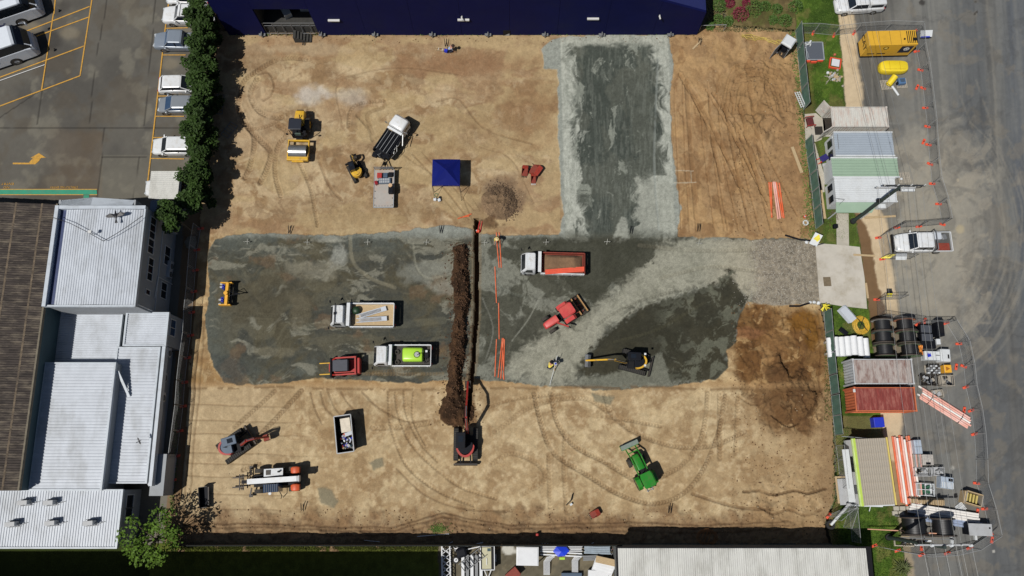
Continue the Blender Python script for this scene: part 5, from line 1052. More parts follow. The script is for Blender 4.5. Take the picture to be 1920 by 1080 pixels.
for k, (x, y, a) in enumerate(((-.95, -.28, R(-163)), (-1.0, .42, R(-176)))):
    t = thing('loading_ramp', ('upper perforated white ramp slanting across the tipper bed', 'lower perforated white ramp lying along the tipper side')[k], 'ramp', onv(tB, x, y, 1.35+.05*k), tB.rotation_euler[2]+a, 'white ramps in the tipper')
    for s_ in (-1, 1): MB().box(-1.5, 1.5, s_*.2-.03, s_*.2+.03, -.05, .08).build('rail', WHT, t)
    for q in range(19): MB().box(-1.25+q*.115, -1.2+q*.115, -.17, .17, 0, .05).build('rung', WHT, t)
    MB().box(.95, 1.5, -.17, .17, .01, .055).build('ramp_plate', WHT, t)
t = MB().sphere((0, 0, .32), .42, 14, 8, .8).build('green_bag', pm('dark_green_bag', S(30, 60, 34), .5, var=.4, scale=5), smooth=True); t.location = onv(tB, .55, -.5, 1.1); tag(t, 'dark green bag in the front corner of the tipper bed', 'bag')
tC = truck('white flat truck carrying a lime green water tank', 'truck', G(754, 667, 1.2), R(180), 5.6, 1.95, 1.5, CW, CW, 3.75, 2.05, .45, 1.0, DST, name='tank_truck')
t = thing('water_tank', 'lime green plastic water tank with round grey lid', 'tank', onv(tC, -1.1, -.05, 1.08), tC.rotation_euler[2])
MB().loft([sect(x, .68*k, .0, .95*k2, .3, 4) for x, k, k2 in ((-1.0, .85, .8), (-.92, .97, .95), (-.8, 1, 1), (.8, 1, 1), (.92, .97, .95), (1.0, .85, .8))]).build('shell', LIME, t, smooth=True, recalc=True)
MB().tube((-.45, .05, .9), (-.45, .05, 1.02), .24, n=20).build('lid', LGREY, t); MB().ring((-.45, .05, .93), (-.45, .05, .97), .32, .27, 20).build('lid_ring', DKM, t); MB().path([(-.5, .1, 1.05), (-.7, -.05, 1.1), (-.9, -.1, .95), (-1.05, -.1, .4)], .035).build('hose', BLK, t)
for k, (x, y) in enumerate(((.45, .65), (.5, -.35))): MB().ring((0, 0, 0), (0, 0, .18), .24, .12, 16).build('spare_wheel', TIRE, None); o = bpy.context.scene.collection.objects[-1]; o.location = onv(tC, x, y, 1.1); tag(o, ('black tyre in the lower corner of the tank truck bed', 'dusty brown tyre in the upper corner of the tank truck bed')[k], 'tyre')
t = thing('water_pump', 'black pump and hoses behind the lime green tank', 'pump', onv(tC, -2.4, 0, 1.08), tC.rotation_euler[2]); MB().cb((0, 0, .25), (.4, .5, .4)).build('engine', DKM, t, bevel=.03); MB().tube((.1, -.4, .2), (.1, .4, .2), .07).build('manifold', DST, t); MB().cb((0, -.4, .35), (.2, .2, .2)).build('filter', CW, t); MB().path([(0, .3, .4), (-.1, .6, .3), (.15, .75, .2), (.25, .5, .15)], .04).build('hose', BLK, t)
# roller
t = thing('road_roller', 'yellow single drum roller with black canopy', 'roller', G(562, 256, .8), R(-91)); t.location.z = .05
q = 2.68
MB().tube((1.7, -.93, .72), (1.7, .93, .72), .72, n=40).build('drum', STL, t, smooth=True)
for s_ in (-1, 1):
    MB().box(.45, 2.3, s_*1.06-.06, s_*1.06+.06, .62, .98).build('drum_frame', YEL, t, bevel=.02)
    wheel(t, -1.35, s_*.78, .72, .5, YEL); MB().cb((2.62, s_*.78, .75), (.14, .16, .14)).build('tie_lug', FRM, t)
MB().box(2.3, 2.72, -1.1, 1.1, .6, 1.0).build('front_beam', YEL, t, bevel=.03); MB().box(2.72, 2.85, -.6, .6, .6, .82).build('front_bumper', YEL, t); MB().box(.45, .6, -1.0, 1.0, .7, .95).build('rear_beam', YEL, t)
MB().box(-.3, .5, -.35, .35, .5, .8).build('articulation', DKM, t); MB().path([(.0, .2, .8), (.3, .35, .9), (.6, .2, .9)], .03).build('hose', BLK, t)
MB().box(-1.0, .15, -.7, .7, .6, 1.15).build('operator_deck', DKM, t); MB().cb((-.45, 0, 1.35), (.5, .5, .45)).build('seat', BLK2, t, bevel=.06); MB().box(-.05, .1, -.3, .3, 1.2, 1.6).build('dash', pm('dash_green', S(70, 88, 80), .6), t)
for sx in (-.95, .2):
    for s_ in (-1, 1): MB().tube((sx, s_*.6, 1.1), (sx, s_*.58, 2.75), .04).build('canopy_post', DKM, t)
MB().box(-1.1, .12, -.66, .66, 2.75, 2.85).build('canopy', pm('canopy_black', S(26, 32, 46), .5), t, bevel=.04)
MB().loft([sect(x, .52*k, .7, z, .15) for x, k, z in ((-2.7, .8, 1.25), (-2.6, .95, 1.45), (-1.15, 1.1, 1.65), (-1.05, 1.1, 1.6))]).build('engine_hood', YEL, t, smooth=True, recalc=True)
MB().path([(-1.7, .1, 1.5), (-1.75, .1, 1.8), (-1.95, .12, 1.85)], .05).build('exhaust', DKM, t); MB().box(-2.76, -2.68, -.35, .35, .8, 1.35).build('grille', DST, t)
for s_ in (-1, 1): MB().cb((.25, s_*1.0, 1.9), (.1, .2, .25)).bar((.2, s_*.6, 1.9), (.25, s_*.95, 1.9), .03).build('mirror', DKM, t)
# small truck with the black rack, jack-knifed trailer
t = thing('small_truck', 'small white cab truck with black slatted tray and silver headboard', 'truck', G(733, 262, 1.2), R(59)); t.location.z = .02
MB().loft([sect(1.1, .83, .5, 2.15, .2), sect(1.25, .85, .45, 2.25, .22), sect(2.3, .84, .45, 2.22, .25), sect(2.5, .78, .5, 2.0, .25)]).build('cab', CW, t, smooth=True, recalc=True)
MB().loft([sect(2.4, .84, .45, 1.3, .15), sect(2.75, .72, .5, 1.15, .15)]).build('nose', DKM, t, recalc=True); MB().add([(2.66, -.7, 1.25), (2.66, .7, 1.25), (2.5, .72, 2.0), (2.5, -.72, 2.0)], [(0, 1, 2, 3)]).build('windscreen', GLS, t)
for s_ in (-1, 1):
    MB().add([(1.35, s_*.862, 1.3), (2.4, s_*.862, 1.3), (2.3, s_*.83, 2.0), (1.35, s_*.84, 2.0)], [(0, 1, 2, 3)]).build('side_window', GLS, t)
    wheel(t, 1.95, s_*.78, .38, .24); wheel(t, -1.1, s_*.72, .38, .36); MB().tube((1.15, s_*.85, 1.95), (1.2, s_*1.25, 1.95), .025).cb((1.2, s_*1.28, 1.8), (.08, .16, .3)).build('mirror', STL, t)
    MB().box(-1.9, .95, s_*.98-.04, s_*.98+.04, .85, 1.35).build('tray_side', BLK2, t)
MB().box(-2.1, 1.2, -.4, .4, .5, .75).build('chassis', DKM, t); MB().box(-1.9, .95, -.95, .95, .8, .88).build('tray_floor', BLK2, t)
for k in range(9): y = -.8+k*.2; MB().box(-1.75, .7, y-.035, y+.035, 1.72, 1.76).build('roof_slat', (BLK2, GREYM)[k % 2], t)
MB().box(.78, 1.02, -.88, .88, 1.6, 1.82).build('headboard', CW, t, bevel=.02); MB().box(.55, .62, -.9, .9, 1.7, 1.78).box(-1.8, -1.7, -.9, .9, 1.7, 1.78).build('rack_rail', DKM, t)
for sx in (-1.75, .6):
    for s_ in (-1, 1): MB().bar((sx, s_*.9, .85), (sx, s_*.9, 1.74), .06).build('rack_post', DKM, t)
MB().path([(.3, -1.0, 1.3), (-.2, -1.15, 1.5), (-.7, -.95, 1.35), (-1.2, -1.1, 1.2)], .035).path([(-1.5, .2, 1.2), (-1.9, .0, 1.35), (-2.1, .3, 1.2), (-2.2, -.1, 1.1)], .03).path([(-.3, -.95, 1.4), (-.8, -1.25, 1.2), (-1.7, -1.1, 1.1)], .03).build('cable', STL, t)
MB().cb((-2.15, .65, .75), (.5, .55, .35), .2).build('tool_locker', BLK2, t, bevel=.04); MB().bar((.0, -1.45, 1.3), (.95, -.95, 1.75), .07).build('side_pole', STL, t)
t = thing('flat_trailer', 'flat alloy deck trailer with ladder headboard behind the small truck', 'trailer', G(720, 353, .7), R(90.5)); t.location.z = .02
MB().box(-2.05, 2.0, -1.0, 1.0, .62, .72).build('deck', pm('alloy_deck', S(178, 172, 164), .55, .1, var=.12, scale=2, dirt=S(176, 140, 116), damt=.6, dscale=1), t)
for a in ((-2.12, -2.05, -1.03, 1.03), (-2.05, 2.0, -1.05, -1.0), (-2.05, 2.0, 1.0, 1.05)): MB().box(*a, .58, .76).build('deck_edge', GALV, t)
for k in range(4):
    for s_ in (-1, 1): MB().tube((-1.85+k*.75, s_*.9, .72), (-1.85+k*.75, s_*.9, .78), .04, n=8).build('tie_down', DKM, t)
for k in range(6): MB().tube((-1.95+k*0, -.75+k*.3, .72), (-1.95, -.75+k*.3, .77), .03, n=6).build('tie_down', DKM, t)
for z in (1.0, 1.25, 1.5): MB().bar((2.02, -1.0, z), (2.02, 1.0, z), .05).build('headboard_rail', STL, t)
for y in (-1, -.33, .33, 1): MB().bar((2.02, y, .7), (2.02, y, 1.5), .05).build('headboard_post', STL, t)
for s_ in (-1, 1):
    wheel(t, -.4, s_*.85, .33, .22); wheel(t, .35, s_*.85, .33, .22)
MB().bar((2.0, -.5, .55), (3.3, 0, .5), .08).bar((2.0, .5, .55), (3.3, 0, .5), .08).build('drawbar', DKM, t); wheel(t, 2.9, .15, .2, .15); TRL = t
item('red_crate', 'red square crate at the front of the alloy trailer', 'crate', onv(t, 1.3, .45, .72), (.5, .55, .35), RDM); item('grey_tub', 'grey flat tub between the red crate and the black box', 'tub', onv(t, 1.35, -.15, .72), (.45, .5, .25), SLAT)
item('black_box', 'small black box in the front right corner of the trailer', 'box', onv(t, 1.4, -.68, .72), (.4, .45, .35), BLK2)
t2 = thing('slotted_crate', 'blue grey slotted crate across the trailer deck', 'crate', onv(TRL, .72, -.1, .72), R(2)); MB().box(-.62, .62, -.3, .3, 0, .3).build('tray', SLAT, t2, bevel=.03)
for i in range(6):
    for j in range(2): MB().box(-.54+i*.18, -.41+i*.18, -.24+j*.26, -.02+j*.26, .3, .315).build('lid_slot', LGREY, t2)
item('red_jerry_can', 'dark red jerry can at the left edge of the trailer', 'can', onv(TRL, .5, .78, .72), (.3, .4, .35), pm('crimson', S(150, 22, 34), .4), .5)
t2 = thing('lidded_box', 'black box with round tan lid on the right edge of the trailer', 'box', onv(TRL, -.15, -.78, .72)); MB().box(-.25, .25, -.55, .2, 0, .5).build('case', BLK2, t2, bevel=.04); MB().tube((-.05, .25, .5), (-.05, .25, .6), .2, n=16).build('lid', pm('tan_lid', S(216, 180, 140), .6), t2)
# mini excavators
def digger(label, loc, rz, paint, cabm, boom, sc=1.0, blade_at=None, swing=0, bucket_w=.6, roofm=None, tilt=False, hood=True, name='excavator', blade_dir=0, cabside=1, bucketm=None, counter=None):
    """boom: list of (reach, height) from the slew centre; rz is the arm direction, blade_dir the track direction"""
    t = thing(name, label, 'excavator', loc, rz); t.location.z = .02; s = sc; a = blade_dir
    Mt = Matrix.Rotation(a, 4, 'Z')
    for s_ in (-1, 1):
        mb = MB(); mb.M = Mt; n = 12; r = .3*s; pr = [(1.12*s+r*math.cos(q), r+r*math.sin(q)) for q in np.linspace(-PI/2, PI/2, 7)]+[(-1.12*s+r*math.cos(q), r+r*math.sin(q)) for q in np.linspace(PI/2, 1.5*PI, 7)]
        mb.side(pr, s_*.84*s-.2*s, s_*.84*s+.2*s); tr = mb.build('track', BLK, t, recalc=True)
        lug = MB(); lug.M = Mt
        for k in range(14): x = -1.25*s+k*2.5*s/13; lug.box(x-.03*s, x+.03*s, s_*.84*s-.21*s, s_*.84*s+.21*s, .59*s, .635*s)
        o = lug.build('track_pads', TIRE, tr); o['kind'] = 'stuff'
    mb = MB(); mb.M = Mt; mb.box(-.7*s, .7*s, -.6*s, .6*s, .3*s, .55*s).build('undercarriage', DKM, t)
    mb = MB(); mb.M = Mt; bx = -1.75*s; mb.bar((-.8*s, .4*s, .35*s), (bx, .45*s, .35*s), .12*s).bar((-.8*s, -.4*s, .35*s), (bx, -.45*s, .35*s), .12*s).build('blade_arm', DKM, t)
    mb = MB(); mb.M = Mt; mb.side([(bx-.03*s, .05), (bx+.1*s, .05), (bx+.02*s, .3*s), (bx+.1*s, .55*s), (bx-.03*s, .55*s), (bx-.09*s, .3*s)], -1.02*s, 1.02*s).build('blade', DST, t, recalc=True)
    # house: rounded tail at -x
    pts = [(.7*s, -.68*s), (.7*s, .68*s)]+[(-.2*s+.88*s*math.cos(q), .72*s*math.sin(q)) for q in np.linspace(PI*.42, PI*1.58, 12)]
    MB().prism(pts, .62*s, .95*s).build('house_base', DKM, t)
    tail = [(-.2*s+.95*s*math.cos(q), .78*s*math.sin(q)) for q in np.linspace(PI*.5, PI*1.5, 14)]; inn = [(p[0]+.18*s, p[1]*.84) for p in tail][::-1]
    MB().prism(tail+inn, .8*s, 1.45*s).build('counterweight', counter or paint, t)
    if hood:
        pts = [(-.1*s+.8*s*math.cos(q), .68*s*math.sin(q)) for q in np.linspace(PI*.5, PI*1.5, 12)]+[(.1*s, -.62*s), (.1*s, .62*s)]
        MB().prism(pts, .95*s, 1.5*s).build('engine_cover', roofm or SLAT, t, bevel=.04*s)
    cs = cabside; y0, y1 = (-.06*s, .7*s) if cs > 0 else (-.7*s, .06*s)
    MB().box(-.35*s, .85*s, y0+.03, y1-.03, .96*s, 2.3*s).build('cab_glass', GLS, t, bevel=.04*s)
    for x in (-.35*s, .85*s):
        for y in (y0+.02, y1-.02): MB().bar((x, y, .95*s), (x, y, 2.32*s), .07*s).build('cab_post', DKM, t)
    MB().box(-.42*s, .9*s, y0-.02, y1+.02, 2.3*s, 2.42*s).build('cab_roof', cabm, t, bevel=.05*s); MB().box(.1*s, .6*s, y0+.18*s, y1-.18*s, 2.42*s, 2.44*s).build('roof_window', GLS, t)
    yo = -.18*s*cs
    P = [Vector((x*s, yo, z*s)) for x, z in boom]
    MB().cb((.85*s, yo, .85*s), (.35*s, .35*s, .45*s)).build('swing_post', DKM, t)
    bm = MB(); bm.bar(P[0], P[1], .2*s, .24*s).bar(P[1], P[2], .17*s, .22*s); b = bm.build('boom', paint, t, bevel=.015); b['kind'] = 'part'; del b['kind']
    MB().bar(P[2], P[3], .15*s, .18*s).build('dipper', paint, t, bevel=.015)
    m_ = (P[0]+P[1])/2+Vector((0, 0, .16*s)); MB().tube(P[0]+Vector((0, .0, .25*s)), P[1]+Vector((-.1*s, 0, .18*s)), .045*s).build('boom_ram', STL, t); MB().tube(P[1]+Vector((.1*s, 0, .2*s)), P[2]+Vector((0, 0, .16*s)), .04*s).build('dipper_ram', STL, t)
    MB().path([P[0]+Vector((0, .1*s, .2*s)), P[1]+Vector((0, .1*s, .26*s)), P[2]+Vector((0, .1*s, .2*s))], .022*s).build('hose', BLK, t)
    bw = bucket_w*s/2; q = P[3]; dr = -1
    prof = [(q.x+.1*s, q.z), (q.x-.2*s, q.z+.02), (q.x-.48*s, q.z-.2*s), (q.x-.5*s, q.z-.45*s), (q.x-.15*s, q.z-.6*s), (q.x+.05*s, q.z-.55*s)]
    bk = MB(); nP = len(prof)
    bk.side(prof, yo-bw, yo-bw+.03); bk.side(prof, yo+bw-.03, yo+bw)
    for i in range(nP-2): bk.bar((prof[i][0], yo, prof[i][1]), (prof[i+1][0], yo, prof[i+1][1]), bucket_w*s-.02, .03)
    bk.build('bucket', bucketm or DST, t, recalc=True); return t
digger('red excavator reaching into the trench head', G(873, 832, .8), R(90), RDM, BLK2, [(.9, 1.2), (2.0, 3.6), (3.0, 3.4), (5.2, 1.6)], 1.12, bucket_w=.5, roofm=BLK2, cabside=1, bucketm=DST)
digger('red excavator with slate grey cab, arm resting beside the telehandler', G(437, 836, .8), R(17), RDM, SLAT, [(.9, 1.2), (1.9, 2.9), (2.6, 2.7), (3.3, 1.0)], 1.05, bucket_w=.55, blade_dir=R(36)-R(17)+PI, bucketm=RUST, roofm=SLAT, counter=RDM)
digger('small yellow and black excavator beside the trailer', G(668, 320, .6), R(108), YEL, BLK2, [(.9, 1.0), (1.4, 2.4), (1.9, 2.3), (2.3, 1.0)], .74, bucket_w=.9, roofm=YEL, blade_dir=R(190), bucketm=DST, name='excavator', counter=YEL)
t = digger('yellow excavator with long hosed arm and wide steel bucket', G(1190, 678, .8), R(177), YEL, BLK2, [(.9, 1.1), (2.2, 2.6), (2.9, 2.5), (4.9, 1.0)], .98, bucket_w=1.25, roofm=BLK2, cabside=-1, bucketm=STL, counter=YEL, blade_dir=R(-12))
for s_ in (-1, 1): MB().cb((-.75, s_*.55, 2.5), (.2, .2, .12)).build('work_light', CW, t, bevel=.03)
# telehandler
t = thing('telehandler', 'white boom telehandler with orange rear wings and pallet forks', 'telehandler', G(516, 900, 1.0), R(183.5)); t.location.z = .02
MB().box(-2.3, 2.0, -.55, .55, .55, 1.0).build('chassis', DKM, t)
MB().loft([[(x, y, z) for y, z in ((-.24, z0), (.24, z0), (.24, z1), (-.24, z1))] for x, z0, z1 in ((-2.55, 1.75, 2.2), (-2.35, 1.7, 2.3), (.9, 1.35, 1.8), (2.5, 1.15, 1.5))]).build('boom', CW, t, recalc=True)
MB().box(2.45, 3.0, -.16, .16, .7, 1.4).build('boom_head', DKM, t); MB().box(-2.62, -2.5, -.27, .27, 1.72, 2.32).build('boom_cap', LGREY, t)
cz = MB()
for y in (-.6, -.3, .0, .3, .6): cz.bar((3.2, y, .3), (3.2, y, 1.5), .06)
for z in (.35, .8, 1.45): cz.bar((3.2, -.75, z), (3.2, .75, z), .08)
cz.build('fork_carriage', DST, t)
for y in (-.45, .45): MB().box(3.2, 4.3, y-.06, y+.06, .2, .26).build('fork', DST, t)
MB().box(-.9, .95, -1.1, -.35, .7, 1.35).build('engine_bay', DKM, t); MB().loft([[(x, y, z) for y, z in ((-1.12, .9), (-.34, .9), (-.36, 1.45), (-1.06, 1.4))] for x in (-.85, .95)]).build('engine_hood', CW, t, recalc=True)
MB().box(.3, .75, -.95, -.5, 1.42, 1.46).build('hood_grille', DST, t); MB().tube((-.5, -.75, 1.4), (-.5, -.75, 1.75), .09, n=10).build('exhaust', DKM, t)
MB().box(-.65, .75, .35, 1.1, .7, 2.25).build('cab_glass', GLB, t, bevel=.05)
for k in range(7): MB().box(-.58+k*.19, -.5+k*.19, .38, 1.07, 2.26, 2.3).build('roof_guard_bar', pm('guard_navy', S(34, 46, 62), .5), t)
MB().tube((.2, 1.2, 1.9), (.2, 1.2, 2.0), .14, n=14).build('work_lamp', CW, t)
for s_ in (-1, 1):
    wheel(t, 1.55, s_*.95, .52, .38); wheel(t, -1.7, s_*.95, .52, .38)
    MB().loft([sect(-2.35, .28, .9, 1.3, .1), sect(-2.1, .34, .9, 1.42, .12), sect(-1.75, .33, .9, 1.4, .12), sect(-1.55, .25, .95, 1.25, .1)]).build('rear_wing', ORG, t, smooth=True, recalc=True); o = COL.objects[-1]; o.location = (0, s_*.8, 0)
    MB().bar((2.35, s_*.6, .6), (2.5, s_*1.25, .45), .12).cb((2.5, s_*1.3, .25), (.35, .3, .1)).build('outrigger', DST, t)
MB().path([(-.3, .9, .9), (-.5, 1.5, .5), (-.3, 1.75, .1)], .04).build('loose_hose', BLK, t)
MB().path([(.9, -.1, 1.3), (1.5, .3, 1.6), (2.3, .25, 1.3)], .04).build('hose', BLK, t)
# tractors
def tractor(label, loc, rz, paint, canopy, L=3.4, roofdim=(1.3, 1.25), green=True):
    t = thing('tractor', label, 'tractor', loc, rz); t.location.z = .02; h = .38
    MB().loft([sect(x, h*k, .75, z, .14) for x, k, z in ((.35, 1, 1.5), (1.3, .95, 1.42), (1.75, .85, 1.3), (1.85, .7, 1.15))]).build('hood', paint, t, smooth=True, recalc=True)
    MB().box(-1.1, 1.7, -.25, .25, .5, .85).build('chassis', DKM, t)
    for s_ in (-1, 1):
        wheel(t, 1.25, s_*.72, .42, .3, YEL if green else RUST); wheel(t, -.75, s_*.78, .68, .42, YEL if green else RUST)
        MB().loft([[(x, s_*y, z) for y, z in ((.58, .95), (1.0, .95), (1.0, zz), (.58, zz))] for x, zz in ((-1.35, 1.2), (-1.1, 1.48), (-.4, 1.48), (-.15, 1.2))]).build('mudguard', paint, t, recalc=True)
    MB().cb((-.75, 0, 1.15), (.5, .5, .35)).build('seat', BLK2, t, bevel=.05); MB().tube((-.1, 0, 1.4), (-.2, 0, 1.6), .18, n=14).build('steering_wheel', DKM, t)
    for s_ in (-1, 1): MB().tube((-1.1, s_*.5, .9), (-1.05, s_*.5, 2.35), .04).build('roll_post', DKM, t)
    if canopy: MB().loft([[(x, y*k, 2.35+z) for y, z in ((-.62, 0), (-.5, .1), (.5, .1), (.62, 0), (.5, -.03), (-.5, -.03))] for x, k in ((-1.4, .85), (-1.25, 1), (-.3, 1.0), (.0, .85))]).build('canopy', paint, t, smooth=True, recalc=True)
    return t
g = tractor('bright green tractor with front bucket facing the trench heap', G(1205, 886, 1.0), R(114), GRN, True)
MB().side([(2.55, .1), (2.65, .1), (2.65, .75), (2.55, .75)], -.85, .85).build('bucket_back', GRN, g, recalc=True); MB().add([(2.6, -.88, .1), (2.6, .88, .1), (3.1, .88, .12), (3.1, -.88, .12), (2.66, -.88, .75), (2.66, .88, .75)], [(0, 1, 2, 3)]).build('bucket_floor', STL, g)
MB().side([(2.62, .7), (3.0, .86), (3.02, .9), (2.6, .78)], -.9, .9).build('bucket_lip', pm('bucket_grey', S(128, 140, 130), .5), g, recalc=True)
for s_ in (-1, 1):
    MB().add([(2.6, s_*.88, .1), (3.1, s_*.88, .12), (2.95, s_*.88, .86), (2.6, s_*.88, .75), (2.6, s_*.84, .1), (3.1, s_*.84, .12), (2.95, s_*.84, .86), (2.6, s_*.84, .75)], [(0, 1, 2, 3), (7, 6, 5, 4), (0, 4, 5, 1), (1, 5, 6, 2), (2, 6, 7, 3)]).build('bucket_cheek', GRN, g, recalc=True)
    MB().bar((-.1, s_*.5, 1.3), (1.6, s_*.5, 1.35), .1, .14).bar((1.6, s_*.5, 1.35), (2.5, s_*.5, .6), .1, .14).build('loader_arm', GRN, g); MB().tube((.4, s_*.5, .9), (1.4, s_*.5, 1.2), .045).build('ram', STL, g)
MB().bar((2.1, -.5, .95), (2.1, .5, .95), .09).build('loader_crossbar', GRN, g); MB().cb((-1.6, .25, .8), (.5, .1, .1)).cb((-1.6, -.25, .8), (.5, .1, .1)).bar((-1.75, -.35, .7), (-1.75, .35, .7), .07).build('hitch', STL, g)
r = tractor('faded red tractor with open box blade on the dusty grey ground', G(1050, 594, 1.0), R(213), pm('faded_red', S(206, 74, 72), .45, var=.12, scale=2, dirt=S(220, 120, 96), damt=.5), True, green=False)
MB().bar((.6, .4, 1.3), (-.1, 1.35, 1.5), .14).build('side_step', RDM, r); MB().bar((-.1, 1.3, 1.5), (-.2, 1.55, 1.5), .12).build('step_end', DKM, r)
YB = pm('blade_tan', S(190, 148, 96), .6, var=.2)
for x, m in ((-2.0, YB), (-2.75, YB)): MB().box(x-.04, x+.04, -1.0, 1.0, .25, .65).build('blade_beam', m, r)
for s_ in (-1, 1): MB().box(-2.75, -1.95, s_*1.0-.04, s_*1.0+.04, .1, .7).build('blade_cheek', DST, r)
MB().box(-2.6, -2.1, -.96, .96, .1, .16).build('blade_floor', DST, r)
for k in range(5): MB().bar((-2.35, -.7+k*.35, .7), (-2.35, -.7+k*.35, .05), .09).build('ripper_tine', RUST, r)
MB().bar((-1.1, .35, .7), (-2.0, .6, .6), .08).bar((-1.1, -.35, .7), (-2.0, -.6, .6), .08).bar((-1.1, 0, 1.3), (-2.35, 0, .8), .08).build('linkage', RUST, r)
# skid steer with forks
t = thing('skid_steer', 'red skid steer loader with black roof and yellow pallet forks', 'loader', G(645, 688, .8), R(183)); t.location.z = .02
MB().box(-1.4, .9, -.6, .6, .35, 1.15).build('body', RDM, t, bevel=.05); MB().box(-1.65, -1.3, -.75, .75, .5, 1.4).build('rear_door', RDM, t, bevel=.05)
for s_ in (-1, 1):
    for x in (-.95, .45): wheel(t, x, s_*.78, .4, .3)
    MB().bar((-1.35, s_*.82, 1.5), (.7, s_*.82, 1.35), .14, .2).bar((.7, s_*.82, 1.35), (1.25, s_*.7, .5), .12, .18).build('lift_arm', RDM, t); MB().tube((-1.2, s_*.7, .8), (-.4, s_*.8, 1.3), .05).build('ram', STL, t)
MB().box(-.7, .75, -.52, .52, 1.1, 1.98).build('cab_cage', BLK2, t, bevel=.03); MB().box(-.6, .85, -.55, .55, 1.98, 2.06).build('cab_roof', pm('roof_slate', S(66, 68, 78), .5), t, bevel=.03)
MB().bar((-1.25, -.85, 1.55), (-1.25, .85, 1.55), .14).build('cross_tube', RDM, t); MB().box(1.2, 1.35, -.95, .95, .12, .95).build('carriage', BLK2, t); MB().box(1.36, 1.45, -.4, .4, .5, .9).build('attach_plate', RDM, t)
for y in (-.55, .55): MB().box(1.4, 2.55, y-.05, y+.05, .1, .16).build('fork', YEL, t)
# skip bin
t = thing('skip_bin', 'black skip bin with grey rim full of board and rubbish', 'skip bin', G(647, 814, 1.1), R(98)); t.location.z = .01; L, w, H = 1.75, .8, 1.65
def quadwall(mb, a, b, c, d, th=.05):
    a, b, c, d = map(Vector, (a, b, c, d)); n = (b-a).cross(d-a).normalized()*th; mb.add([tuple(p) for p in (a, b, c, d)]+[tuple(p-n) for p in (a, b, c, d)], [(0, 1, 2, 3), (7, 6, 5, 4), (0, 4, 5, 1), (1, 5, 6, 2), (2, 6, 7, 3), (3, 7, 4, 0)])
mb = MB(); lo = [(-L*.82, -w, 0), (L*.82, -w, 0), (L*.82, w, 0), (-L*.82, w, 0)]; hi = [(-L, -w, H), (L, -w, H), (L, w, H), (-L, w, H)]
for i in range(4): quadwall(mb, lo[i], lo[(i+1) % 4], hi[(i+1) % 4], hi[i])
mb.build('wall', BLK2, t); MB().box(-L*.8, L*.8, -w+.05, w-.05, .02, .08).build('floor', DST, t)
rm = MB()
for i in range(4): rm.bar(hi[i], hi[(i+1) % 4], .09)
rm.build('rim', LGREY, t)
for x in (-.9, 0, .9):
    for s_ in (-1, 1): MB().box(x-.05, x+.05, s_*w+s_*.04-.03, s_*w+s_*.04+.03, .1, H-.05).build('rib', BLK2, t)
SK = t
o = item('plaster_board', 'cream board resting in the upper end of the skip bin', 'board', onv(SK, .85, -.12, 1.05), (1.35, .95, .05), pm('cream_board', S(224, 214, 196), .8), R(100)); o = item('white_offcut', 'white offcut lying below the cream board in the skip', 'board', onv(SK, .0, -.35, 1.08), (.35, .75, .05), WHT, R(110))
for k in range(46):
    m = random.choice([WHT, BLU, RUST, WD, GREYM, LGREY, BLK2, TEAL, ORG]); o = MB().cb((0, 0, 0), (u(.1, .4), u(.08, .25), u(.03, .12)), u(0, 3), u(-.5, .5), u(-.5, .5)).build('rubbish', m); o.location = onv(SK, u(-1.35, .1), u(-.62, .5), u(.75, 1.05)); tag(o, 'small scrap of rubbish among many in the lower end of the skip', 'rubbish', 'rubbish heaped in the skip bin')
mb = MB()
for k in range(120): mb.blob((u(-1.3, 1.3), u(-.68, .68), u(.35, .72)), u(.12, .22))
o = mb.build('packed_waste', pm('waste_dark', S(70, 62, 54), .9, var=.6, scale=6), kind='stuff'); o.location = onv(SK, 0, 0, 0); o.rotation_euler = SK.rotation_euler; tag(o, 'dark mixed waste filling the skip bin', 'waste')
# bucket attachment, grader frame, loose buckets
t = thing('loader_bucket', 'black loader bucket lying on the soil near the bottom left corner', 'bucket', G(385, 932, .3), R(-82)); 
MB().side([(-.0, 0), (.0, 0), (.5, .05), (.55, .1), (.08, .1), (-.05, .6), (.1, .62), (-.12, .66), (-.2, .3)], -.95, .95) if 0 else None
MB().box(-.95, .95, -.35, .35, 0, .06).build('floor', BLK2, t); MB().box(-.95, .95, -.4, -.33, 0, .65).build('back', BLK2, t)
for s_ in (-1, 1): MB().box(s_*.95-.03, s_*.95+.03, -.36, .4, 0, .6).build('cheek', DST, t)
for x in (-.4, .1): MB().bar((x, -.4, .5), (x, -.65, .3), .1).build('mount', BLK2, t)
MB().bar((-.9, .38, .08), (.9, .3, .08), .1).build('lip', DST, t)
t = thing('grader_attachment', 'yellow grader frame with blue rimmed posts on the left gravel edge', 'grader', G(427, 553, .5), R(90)); YB2 = pm('amber', S(238, 176, 54), .4, var=.08)
MB().box(-1.15, 1.15, -.28, .02, .35, .75).build('mould_board', YB2, t, bevel=.03); MB().box(-1.18, -1.08, -.55, .6, .1, .65).box(1.08, 1.18, -.55, .6, .1, .65).build('end_plate', YB2, t); MB().box(-1.05, 1.05, -.5, -.3, .05, .3).build('cutting_edge', BLK2, t); MB().tube((0, -.1, .75), (0, -.1, .95), .2, n=16).build('centre_cap', YB2, t)
for x in (-.75, -.5, .55, .8): MB().ring((x, .25, .3), (x, .25, .75), .13, .08, 16).build('blue_post', BLU, t)
for x in (-1.0, -.55, .75, 1.05): MB().cb((x, .62, .25), (.2, .28, .2)).build('grey_knob', LGREY, t, bevel=.05)
